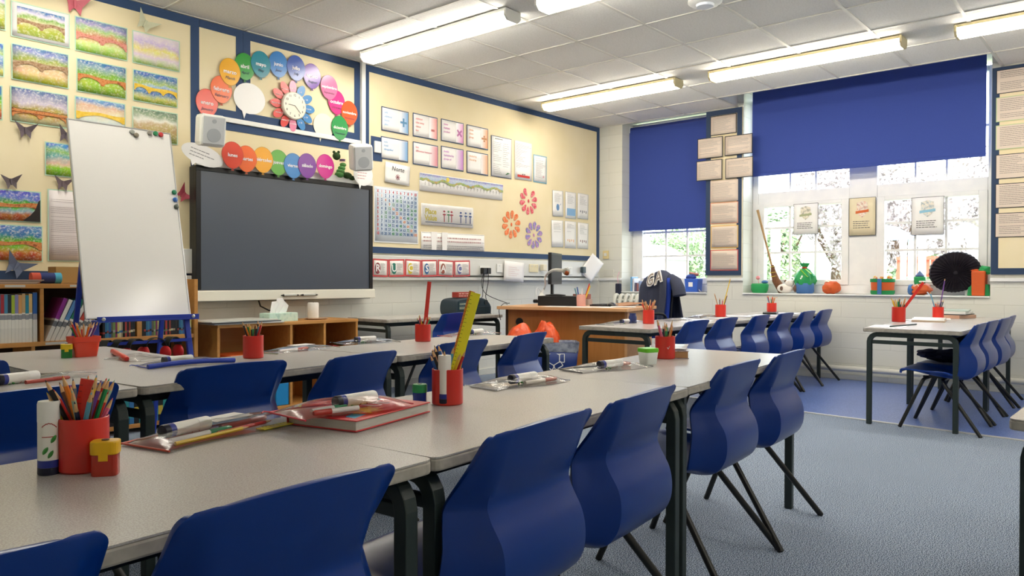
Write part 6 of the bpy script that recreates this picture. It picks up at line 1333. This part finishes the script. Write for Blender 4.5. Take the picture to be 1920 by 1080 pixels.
L8 = px(1447, 572, 7.15); L8 = Vector((7.15, L8.y, TT)); cup(L8, 'red pot farthest back on the back row by the window wall', .045, .10, '#e0382a'); fill(L8, 13, 11, 'in the farthest red pot of the back row', ['#c8261e', '#1f8a4c', '#e8e6e0', '#e07818', '#58a4c4', '#e8e6e0'], .038, .10, L=(.15, .18), detail=False)
L9 = Vector((6.02, 1.455, TT)); L9 = P3((1685, 603.5)); L9.z = TT; cup(L9, 'red pot with a slanting red ruler on the right hand table', .048, .115, '#d8301f'); fill(L9, 14, 16, 'in the pot with the slanting red ruler', ['#14161a', '#c89060', '#e8c428', '#1f8a4c', '#14161a', '#c89060', '#e07818'], .042, .115, L=(.16, .2), detail=False)
base = L9+CR*-.005+Vector((0, 0, .01)); ruler(base+CR*.02+Vector((0, 0, .06)), base+CR*.02+Vector((0, 0, .06))+(CR*.17+Vector((0, 0, 1))*.23).normalized()*.29, .022, '#e02c24', 'red ruler slanting far out of a pot on the right hand table')
L10 = px(1759, 584, 7.05); L10 = Vector((7.05, L10.y, TT)); cup(L10, 'red pot with blue brushes nearest the window wall on the right', .042, .10, '#d8301f'); fill(L10, 15, 10, 'in the pot nearest the window wall on the right', ['#2f66b0', '#c8261e', '#e07818', '#1c2444'], .036, .10, L=(.13, .16), detail=False)
for ox, hh, c in ((-.07, .22, '#58a4c4'), (.055, .33, '#6a3a90')): bb = L10+Vector((0, 0, .006)); pencil(bb, bb+CR*ox+Vector((0, 0, hh)), c, 'standing tall in the pot nearest the window wall on the right', False, math.hypot(ox, hh))
# -- clear pencil cases
def case(a, c, W, H, lab, rim='#c8503c', z=TT, tilt=0, items=(), body=None, puff=.7, where=''):
    a = Vector((a[0], a[1], 0)); c = Vector((c[0], c[1], 0)); d = c-a; L = d.length; ang_ = math.atan2(d.y, d.x)
    t = thing('pencil_case', lab, 'pencil case', ((a.x+c.x)/2, (a.y+c.y)/2, z+.001), ang_); t.rotation_euler = (0, tilt, ang_)
    def top(u, v): s = math.sin(PI*min(1, max(0, u)))**.5*math.sin(PI*v)**.6; return (-L/2+L*u, -W/2+W*v+.01*math.sin(u*7), .002+H*s+.002*math.sin(u*23+v*9)*s)
    def botm(u, v): s = math.sin(PI*u)*math.sin(PI*v); return (-L/2+L*u, -W/2+W*v+.01*math.sin(u*7), .0015-.0005*s)
    b = MB(); b.grid(top, 24, 14); b.grid(botm, 12, 6); b.obj('plastic_film', body or CLEAR, t, smooth=True)
    b = MB(); rim_m = mat(rim, .35)
    b.tube([(-L/2+L*u, W/2+.01*math.sin(u*7), .003) for u in [i_/16 for i_ in range(17)]], .0022, 6); b.tube([(-L/2, -W/2, .003), (-L/2, W/2, .003)], .002, 6); b.tube([(L/2, -W/2+.007, .003), (L/2, W/2+.007, .003)], .0016, 6)
    b.obj('zip_edge', rim_m, t, smooth=True)
    b = MB(); b.tube([(-L/2, W/2, .004), (-L/2-.012, W/2+.004, .006), (-L/2-.018, W/2, .004)], .0015, 6); b.obj('zip_pull', rim_m, t)
    if len(items) > 2: b = MB(); b.grid(lambda u, v: (-L/2+.004+L*.5*u, -W/2+.01+(W-.02)*v+.01*math.sin(u*4), .0025+.006*math.sin(PI*u)*math.sin(PI*v)), 8, 5); b.obj('coloured_backing', mat('#b8574a', .35, alpha=.6), t, smooth=True)
    M = Matrix.Translation(t.location) @ t.rotation_euler.to_matrix().to_4x4()
    for k, it in enumerate(items):
        kind, u0, u1, v, c1, c2, ll = it
        p0 = M @ Vector((-L/2+L*u0, -W/2+W*v, .0075)); p1 = M @ Vector((-L/2+L*u1, -W/2+W*v+.006, .0085))
        if kind == 'pen': pen(p0, p1, c1, c2, ll, .0062, (p1-p0).length)
        elif kind == 'pencil': pencil(p0, p1, c1, ll, True, (p1-p0).length)
        elif kind == 'glue':
            g_ = glue(M @ Vector((-L/2+L*u0, -W/2+W*v, .0175)), 0, ll, L=.11, r_=.0145); g_.rotation_euler = (p1-p0).to_track_quat('Z', 'Y').to_euler()
        elif kind == 'ruler': ru = ruler(M @ Vector((-L/2+L*u0, -W/2+W*v, .003)), M @ Vector((-L/2+L*u1, -W/2+W*v, .0032)), .025, c1, ll); ru.rotation_euler = (D2R(90), 0, ang_-PI/2+PI) if 0 else ru.rotation_euler
        elif kind == 'card':
            cc = thing('name_card', ll, 'card', M @ Vector((-L/2+L*(u0+u1)/2, -W/2+W*v, .02)), ang_); b = MB(); b.box(-L*(u1-u0)/2, L*(u1-u0)/2, -.03, .03, 0, .0008); b.obj('card', mat(c1, .5), cc)
    return t
case((.625, 1.425), (1.025, 1.51), .135, .026, 'clear pencil case with a red edge lying nearest the camera', items=[
  ('glue', .14, .5, .72, '', '', 'white glue stick inside the nearest clear pencil case'), ('pen', .10, .46, .38, '#1f8a58', '#f0efec', 'green capped white pen inside the nearest clear pencil case'), ('pen', .42, .75, .60, '#8c2f28', '#9c4038', 'brown red marker inside the nearest clear pencil case'),
  ('pencil', .08, .52, .20, '#e8c428', 'with a yellow body in the nearest clear pencil case', ''), ('pencil', .30, .7, .28, '#c8261e', 'with a red body in the nearest clear pencil case', ''), ('ruler', .55, .97, .12, '#e8d830', '', 'yellow ruler inside the nearest clear pencil case'), ('card', .42, .66, .88, '#efece8', '', 'white name card inside the nearest clear pencil case')][:0] or [
  ('glue', .14, .5, .72, '', '', 'white glue stick inside the nearest clear pencil case'), ('pen', .10, .46, .38, '#1f8a58', '#f0efec', 'green capped white pen inside the nearest clear pencil case'), ('pen', .44, .75, .58, '#8c2f28', '#9c4038', 'brown red marker inside the nearest clear pencil case'),
  ('pencil', .08, .52, .20, '#e8c428', '', 'in the nearest clear pencil case'), ('pencil', .34, .7, .29, '#c8261e', '', 'in the nearest clear pencil case'), ('ruler', .55, .97, .10, '#e8d830', '', 'yellow ruler inside the nearest clear pencil case'), ('card', .42, .66, .82, '#efece8', '', 'white name card inside the nearest clear pencil case')])
# red book with a case on it
rb = [P3((668, 812), TT), P3((808, 773), TT)]; bx = rb[1]-rb[0]; ba = math.atan2(bx.y, bx.x)
RBX = .275; RBY = .19
t = thing('hardback_book', 'red hardback picture book lying under a clear pencil case', 'book', (rb[0].x, rb[0].y, TT), ba)
b = MB(); b.box(0, RBX, 0, RBY, .001, .0035); b.box(0, RBX, 0, RBY, .0225, .025); b.box(0, RBX, RBY-.003, RBY, .001, .025); b.obj('cover', mat('#cf2f34', .35), t, bevel=.001)
b = MB(); b.box(.004, RBX-.004, .004, RBY-.003, .0036, .0224); b.obj('pages', noisy('page_edges', ['#b9b6ae', '#d8d5cc'], scale=300, rough=.8, stretch=(.05, .05, 6)), t)
b = MB(); r = random.Random(3)
for k, (c_, x_, y_) in enumerate([('#e8b428', .11, .07)]):
    pts = []
    for i_ in range(16): a = 2*PI*i_/16; rad = .045 if i_ % 2 else .022; pts.append((x_+rad*math.cos(a)*1.3, y_+rad*math.sin(a)))
    b.prism(pts, .0251, .0256, 'z')
b.obj('yellow_burst', mat('#e8b428', .4), t)
text('SUMS', .05, WHITEP, t, (.19, .10, .0256), rot=(0, 0, 0), bold=.001) if 0 else text('US', .055, WHITEP, t, (.19, .09, .0256), rot=(0, 0, 0), bold=.001)
b = MB(); b.prism([(.02, .02), (.07, .03), (.06, .06), (.025, .05)], .0251, .0255, 'z'); b.prism([(.2, .14), (.26, .12), (.265, .17)], .0251, .0255, 'z'); b.obj('blue_shapes', mat('#3f9cc0', .4), t)
a_ = P3((512, 782), TT+.03); c_ = P3((742, 752), TT+.03)
case((a_.x+.02, a_.y-.02), (c_.x, c_.y), .14, .026, 'clear pencil case with a pink edge resting on the red book', rim='#d84858', z=TT+.027, items=[
  ('glue', .42, .8, .52, '', '', 'white glue stick in the clear case on the red book'), ('pen', .18, .5, .42, '#1f8f60', '#f0efec', 'green capped white pen in the clear case on the red book'), ('pen', .52, .14, .20, '#c83c30', '#f0efec', 'red capped white pen in the clear case on the red book')])
a_ = P3((905, 730)); c_ = P3((1045, 712)); case(a_, c_, .12, .024, 'clear pencil case with a blue corner lying beyond the pot with the yellow ruler', rim='#c9ccd4', items=[('glue', .35, .7, .5, '', '', 'white glue stick in the clear case beyond the yellow ruler pot'), ('pen', .45, .9, .25, '#c87868', '#efe4d8', 'pale pink pen in the clear case beyond the yellow ruler pot')])
a_ = P3((1070, 698)); c_ = P3((1205, 686)); case(a_, c_, .12, .022, 'clear pencil case with a dark zip near the green lidded tub', rim='#26282c', items=[('glue', .35, .7, .42, '', '', 'white glue stick in the clear case near the green lidded tub'), ('pen', .5, .9, .7, '#d08870', '#efe8d8', 'salmon capped pen in the clear case near the green lidded tub')])
# green lidded tub
q = P3((1215, 682)); t = thing('plastic_tub', 'small clear tub with a bright green lid', 'tub', (q.x, q.y, TT), D2R(-20)); b = MB(); lo = rrect(-.024, .024, -.024, .024, .008); hi = rrect(-.029, .029, -.029, .029, .010); n_ = len(lo)
b.add([(x, y, .0) for x, y in lo]+[(x, y, .046) for x, y in hi], [(i, (i+1) % n_, (i+1) % n_+n_, i+n_) for i in range(n_)]+[tuple(range(n_))]); b.obj('tub', mat('#eef2ee', .3, alpha=.85), t, smooth=True, solid=.0015)
b = MB(); b.prism(rrect(-.031, .031, -.031, .031, .011), .044, .06, 'z'); b.obj('lid', mat('#6fd02c', .35), t, bevel=.003)
b = MB(); b.box(-.018, .018, -.018, .018, .003, .03); b.obj('contents', mat('#e8ece8', .5), t)
# boxed book with papers behind pot
q = P3((1288, 668)); t = thing('book_box', 'thick book wrapped in clear film beside the red pot', 'book', (q.x-.0, q.y+.0, TT), D2R(30)); b = MB(); b.box(-.10, .13, 0, .15, .003, .028); b.obj('pages', noisy('book_pages', ['#b98c5c', '#d0a878'], scale=200, stretch=(.1, .1, 5)), t)
b = MB(); b.box(-.105, .133, -.003, .152, .0, .003); b.box(-.105, .133, -.003, .152, .028, .031); b.box(.128, .133, -.003, .152, .003, .028); b.obj('cover', noisy('patterned_cover', ['#e8e2e0', '#b8a8a8', '#8c7478', '#f0ecea'], scale=30, rough=.3), t)
a2 = t.location; t = thing('plastic_wallet', 'clear wallet lying on the thick wrapped book', 'wallet', (a2.x+.02, a2.y+.01, TT+.0325), D2R(25)); b = MB(); b.grid(lambda u, v: (-.11+.26*u, .0+.15*v, .004*math.sin(u*6)*math.sin(v*5)+.004), 10, 6); b.obj('film', mat('#e4e4e8', .15, alpha=.8), t, solid=.001, smooth=True)
# second row
a_ = P3((-60, 735)); c_ = P3((120, 700)); 
t = glue(P3((10, 722), TT)+Vector((-.02, 0, .017)), 0, 'fat white glue stick lying at the left edge of the second row'); t.rotation_euler = (Vector((.95, .25, 0))).to_track_quat('Z', 'Y').to_euler()
q0 = P3((48, 722)); q1 = P3((130, 712)); pen((q0.x, q0.y, TT+.008), (q1.x, q1.y, TT+.008), '#a8382c', '#b0443a', 'brown red marker lying behind the nearest pot', .006, (q1-q0).length)
case(P3((70, 715)), P3((160, 700)), .1, .014, 'clear pencil case behind the nearest pot of pencils', rim='#c8ccd0')
t = case(P3((265, 690)), P3((425, 677)), .11, .022, 'clear pencil case with a thick blue edge', rim='#1f3fb0', items=[('glue', .25, .6, .6, '', '', 'glue stick with a green end in the blue edged pencil case')])
b = MB(); Lc = (P3((425, 677))-P3((265, 690))).length; b.tube([(-Lc/2+Lc*u, -.055+.006*math.sin(u*5), .007+.006*math.sin(u*PI)) for u in [i_/12 for i_ in range(13)]], .009, 8); b.obj('blue_edge', mat('#1f3fb0', .5), t, smooth=True)
case(P3((225, 672)), P3((290, 676)), .14, .02, 'crumpled clear pencil case beside the red pen on the crosswise table', rim='#d8dadc')
q0 = P3((212, 664)); q1 = P3((238, 678)); pen((q0.x, q0.y, TT+.012), (q1.x, q1.y, TT+.01), '#d8281e', '#d8402c', 'thick bright red pen lying on the crosswise table', .011, (q1-q0).length)
case(P3((500, 664)), P3((620, 651)), .13, .018, 'clear pencil case with dark and yellow contents before the cubby unit', rim='#8a8c68', items=[('pen', .15, .6, .4, '#c85c4c', '#efe8e4', 'pink and white pen in the clear case before the cubby unit'), ('card', .45, .75, .75, '#efece8', '', 'white name card in the clear case before the cubby unit')])
case(P3((634, 646)), P3((742, 641)), .13, .022, 'clear pencil case with a thick black edge on the second row', rim='#16181a', items=[('glue', .3, .6, .6, '', '', 'glue stick in the black edged pencil case')])
case(P3((836, 632)), P3((930, 625)), .10, .02, 'clear pencil case behind the yellow ruler on the second row', rim='#c05c54', items=[('glue', .45, .8, .5, '', '', 'glue stick in the clear case behind the yellow ruler')])
# back row
case(P3((1135, 610)), P3((1205, 604)), .14, .022, 'clear pencil case at the left end of the back row', rim='#50585c', items=[('glue', .4, .8, .5, '', '', 'glue stick in the clear case at the left end of the back row')])
case(P3((1240, 604)), P3((1292, 601)), .14, .022, 'clear pencil case right of the pot in front of the teacher desk', rim='#b8bcc8')
case(P3((1300, 597)), P3((1340, 594)), .14, .022, 'clear pencil case left of the sparsely filled pot', rim='#3c4450', items=[('pen', .3, .8, .5, '#9c9468', '#5c6068', 'dark marker in the clear case left of the sparsely filled pot')])
for k, (x, y, rz, lab) in enumerate([(5.35, 2.72, .2, 'white paper on the back row nearest the first blue chairs'), (5.95, 2.74, -.3, 'white paper left of centre on the back row'), (6.35, 2.82, .5, 'open white booklet with blue lines on the back row'), (6.62, 2.72, .1, 'white paper right of centre on the back row'), (7.2, 2.70, .2, 'white paper beneath the farthest pot')]):
    t = thing('paper_sheet', lab, 'paper', (x, y, TT+.0006+.0005*k), rz); b = MB(); b.grid(lambda u, v: (-.15+.3*u, -.1+.2*v, .002*math.sin(u*5+k)**2), 6, 4); b.obj('sheet', mat('#e6e9f2', .35), t, solid=.0005)
    lines(t, -.1, .1, .0, .0, 0, 0, 1) if 0 else None
t = thing('pencil_tray', 'flat black and green case beside the farthest pot', 'tray', (7.02, 2.80, TT+.004), .3); b = MB(); b.box(-.14, .12, -.06, .06, 0, .014); b.obj('tray', mat('#1c2826', .4), t, bevel=.004)
# right tables
for k, (q, rz, lab) in enumerate([((1665, 612), .1, 'white paper at the front left of the right hand table'), ((1730, 600), -.2, 'white papers in the middle of the right hand table'), ((1755, 598), .2, 'white paper overlapping the middle papers on the right hand table')]):
    p = P3(q); t = thing('paper_sheet', lab, 'paper', (p.x, p.y, TT+.0006+.0006*k), rz); b = MB(); b.box(-.15, .15, -.105, .105, 0, .0005); b.obj('sheet', WHITEP, t)
q0 = P3((1669, 613.5)); q1 = P3((1718, 609.5)); t = tag(MB().tube([(q0.x, q0.y, TT+.006), (q1.x, q1.y, TT+.006)], .005, 8).obj('pen', mat('#1c3840', .4), smooth=True), 'dark pen lying on the right hand table in front of the pot', 'pen')
p = Vector((6.62, 1.38, TT)); t = thing('open_book', 'pale open book lying behind the slanting ruler pot', 'book', p, .15); b = MB(); b.grid(lambda u, v: (-.16+.32*u, -.11+.22*v, .012+.014*abs(math.sin(u*2*PI))), 16, 2); b.obj('pages', WHITEP, t, solid=.002, smooth=True); b = MB(); b.box(-.165, .165, -.112, .112, 0, .010); b.obj('cover', mat('#c9b49c', .6), t)
for k, (c, w_, h_) in enumerate([('#c8a088', .15, .028), ('#3c4650', .15, .006), ('#dfe3e0', .16, .022), ('#b8c8c0', .15, .012)]):
    t = thing('book', ['tan paged book lowest in the stack on the right hand table', 'dark thin book in the stack on the right hand table', 'white book in the stack on the right hand table', 'pale green book topmost in the stack on the right hand table'][k], 'book', (7.36+.01*k, 1.335, TT+[0, .029, .036, .059][k]), -.25+.12*k); b = MB(); b.box(-w_, w_, -.10, .10, 0, h_); b.obj('cover', mat(c, .5), t, bevel=.002)
# ================================================================== OUTSIDE
b = MB(); b.prism([(8.19, -30), (60, -30), (60, 40), (8.19, 40)], -.5, -.35, 'z'); struct(b.obj('floor', noisy('lawn_ground', ['#7c9460', '#a8b088', '#8ca070'], scale=2, rough=.95)))
def foliage(loc, R, n, cols, lab, seed, trunk=True, H=None, cat='tree', size=.16):
    r = random.Random(seed); t = thing('tree' if cat == 'tree' else 'bush', lab, cat, (loc[0], loc[1], -.35)); H = H or R*1.4
    b = MB()
    blobs = [(Vector((r.uniform(-.6, .6)*R, r.uniform(-.6, .6)*R, H+r.uniform(-.5, .6)*R)), R*r.uniform(.35, .6)) for _ in range(9)]
    b.v = []; vs = []; fs = []
    for i in range(n):
        c, rr_ = blobs[i % 9]; d = Vector((r.gauss(0, 1), r.gauss(0, 1), r.gauss(0, 1))).normalized(); p = c+d*rr_*r.uniform(.75, 1.05)
        s = size*r.uniform(.5, 1); u = d.orthogonal().normalized(); q = Matrix.Rotation(r.uniform(0, 6), 3, d) @ u; w2 = d.cross(q); q = (q+d*r.uniform(-.5, .5)).normalized()
        k = len(vs); vs += [p-q*s*.5, p+w2*s*.25, p+q*s*.5, p-w2*s*.25]; fs.append((k, k+1, k+2, k+3))
    b.add(vs, fs); b.obj('crown', noisy('leaves_%d' % seed, cols, scale=1.5, rough=.8, bump=0), t)
    if trunk:
        b = MB(); b.tube([(0, 0, 0), (.05, .03, H*.5), (0, 0, H)], [.18, .13, .06], 8)
        for k in range(5): a = k*1.3; b.tube([(0, 0, H*.55), (R*.5*math.cos(a), R*.5*math.sin(a), H*.9+.2*k)], [.07, .02], 6)
        b.obj('trunk', mat('#5c4c3c', .9), t, smooth=True)
G = ['#6c8c64', '#9cb48c', '#84a07c']; G2_ = ['#7c9868', '#acc094', '#94ac7c']; PK_ = ['#8c8686', '#b4acac', '#a09898']  # leaf tones paled and low in contrast, putting the outdoor glare into the colour
def tr(x, y, R, n, c, lab, seed, H=1.7, cat='tree', s_=.15): foliage((x, y), R, n, c, lab, seed, cat == 'tree', H, cat, s_)
tr(19, 10.6, 1.7, 7000, G, 'green tree in the middle of the corner window view', 31)
tr(21.5, 9.3, 1.6, 6000, PK_, 'greyish pink tree at the right of the corner window view', 32, 2.2)
tr(19, 13.7, 1.5, 5000, G2_, 'pale green tree at the left of the corner window view', 37, 1.8)
tr(17, 6.75, 1.25, 6000, G, 'dense green tree behind the left panes of the wide window', 33, 1.7)
tr(21, 6.6, 1.7, 7000, PK_, 'copper grey tree above the left panes of the wide window', 34, 3.0)
tr(17.5, 4.3, 1.6, 8000, PK_, 'grey brown tree behind the right panes of the wide window', 35, 2.4)
tr(21.5, 2.4, 1.6, 7000, PK_, 'taller grey tree at the far right of the wide window view', 36, 2.9)
tr(16.5, 2.2, .9, 4000, G2_, 'light green tree low at the far right of the wide window view', 41, 1.3)
tr(16.8, 9.6, .85, 3000, G2_, 'round pale bush low in the corner window view', 38, .8, 'bush')
tr(14.6, 5.3, .7, 3000, G, 'dark green bush low behind the left panes', 39, .9, 'bush')
tr(15, 3.5, .7, 3000, G, 'green bush low behind the right panes', 40, 1.1, 'bush')
WP = mat('#dfe4ec', .5)
def playhouse(x, y, w_, he, ha, lab):
    t = thing('playground_tower', lab, 'playground tower', (x, y, -.35))
    for sx in (-1, 1):
        for sy in (-1, 1): b = MB(); b.box(sx*w_-.035, sx*w_+.035, sy*w_-.035, sy*w_+.035, 0, he); b.obj('post', WP, t)
    b = MB(); b.add([(-w_-.06, -w_-.09, he), (w_+.06, -w_-.09, he), (w_+.06, 0, ha), (-w_-.06, 0, ha), (-w_-.06, w_+.09, he), (w_+.06, w_+.09, he)], [(0, 1, 2, 3), (3, 2, 5, 4), (0, 3, 4)]); b.obj('roof', mat('#9cbce0', .5), t, solid=.04)
    b = MB(); b.box(-w_+.036, w_-.036, -w_+.036, w_-.036, .75, .82); b.obj('platform', WP, t)
playhouse(12.6, 3.15, .22, 1.93, 2.13, 'white play tower with a blue pointed roof behind the right panes')
playhouse(13.6, 2.31, .17, 2.02, 2.20, 'white play tower farther right, partly behind the crest poster')
t = thing('climbing_frame_beam', 'white beam and posts between the two play towers', 'climbing frame', (12.6, 2.6, -.35)); b = MB(); b.box(-.04, .04, -.55, .28, 1.93, 2.0); b.obj('beam', WP, t)
for y in (.13, -.5): b = MB(); b.box(-.045, .045, y-.045, y+.045, 0, 1.929); b.obj('post', WP, t)
t = thing('picket_fence', 'low red picket fence beyond the right panes', 'fence', (14.2, 3.07, -.35)); b = MB()
b.box(-.02, .02, -.4, .4, 1.42, 1.47); b.box(-.02, .02, -.4, .4, 1.66, 1.71); b.box(-.02, .02, -.4, -.34, 0, 1.42); b.box(-.02, .02, .34, .4, 0, 1.42); b.obj('rail', mat('#c8644c', .6), t); b = MB()
for k in range(11): b.box(.021, .04, -.4+.075*k, -.35+.075*k, 1.38, 1.72)
b.obj('pickets', mat('#c8644c', .6), t)
t = thing('garden_shed', 'pale shed seen low through the corner window', 'shed', (14.8, 8.6, -.35)); b = MB(); b.box(-.6, .6, -.55, .55, 0, 1.75); b.obj('wall', mat('#d8dce4', .6), t); b = MB(); b.prism([(-.7, 1.75), (.7, 1.75), (0, 2.1)], -.7, .7, 'x'); b.obj('roof', mat('#cfd4e0', .6), t)
b = MB(); b.box(-.62, -.601, -.4, .3, .1, 1.55); b.obj('door', mat('#8c98a8', .6), t)
t = thing('garden_table', 'white slatted garden table low behind the left panes', 'table', (11.6, 4.35, -.35)); b = MB(); b.box(-.35, .35, -.35, .35, 1.1, 1.15)
for sx in (-1, 1):
    for sy in (-1, 1): b.box(sx*.3-.03, sx*.3+.03, sy*.3-.03, sy*.3+.03, 0, 1.1)
b.obj('frame', WP, t)
t = thing('pergola', 'white posts and rail at the left of the wide window view', 'pergola', (12.6, 4.95, -.35)); b = MB(); b.box(-.06, .06, -.06, .06, 0, 2.2); b.obj('post', WP, t); b = MB(); b.box(-.05, .05, -.4, .1, 2.201, 2.29); b.obj('rail', WP, t)
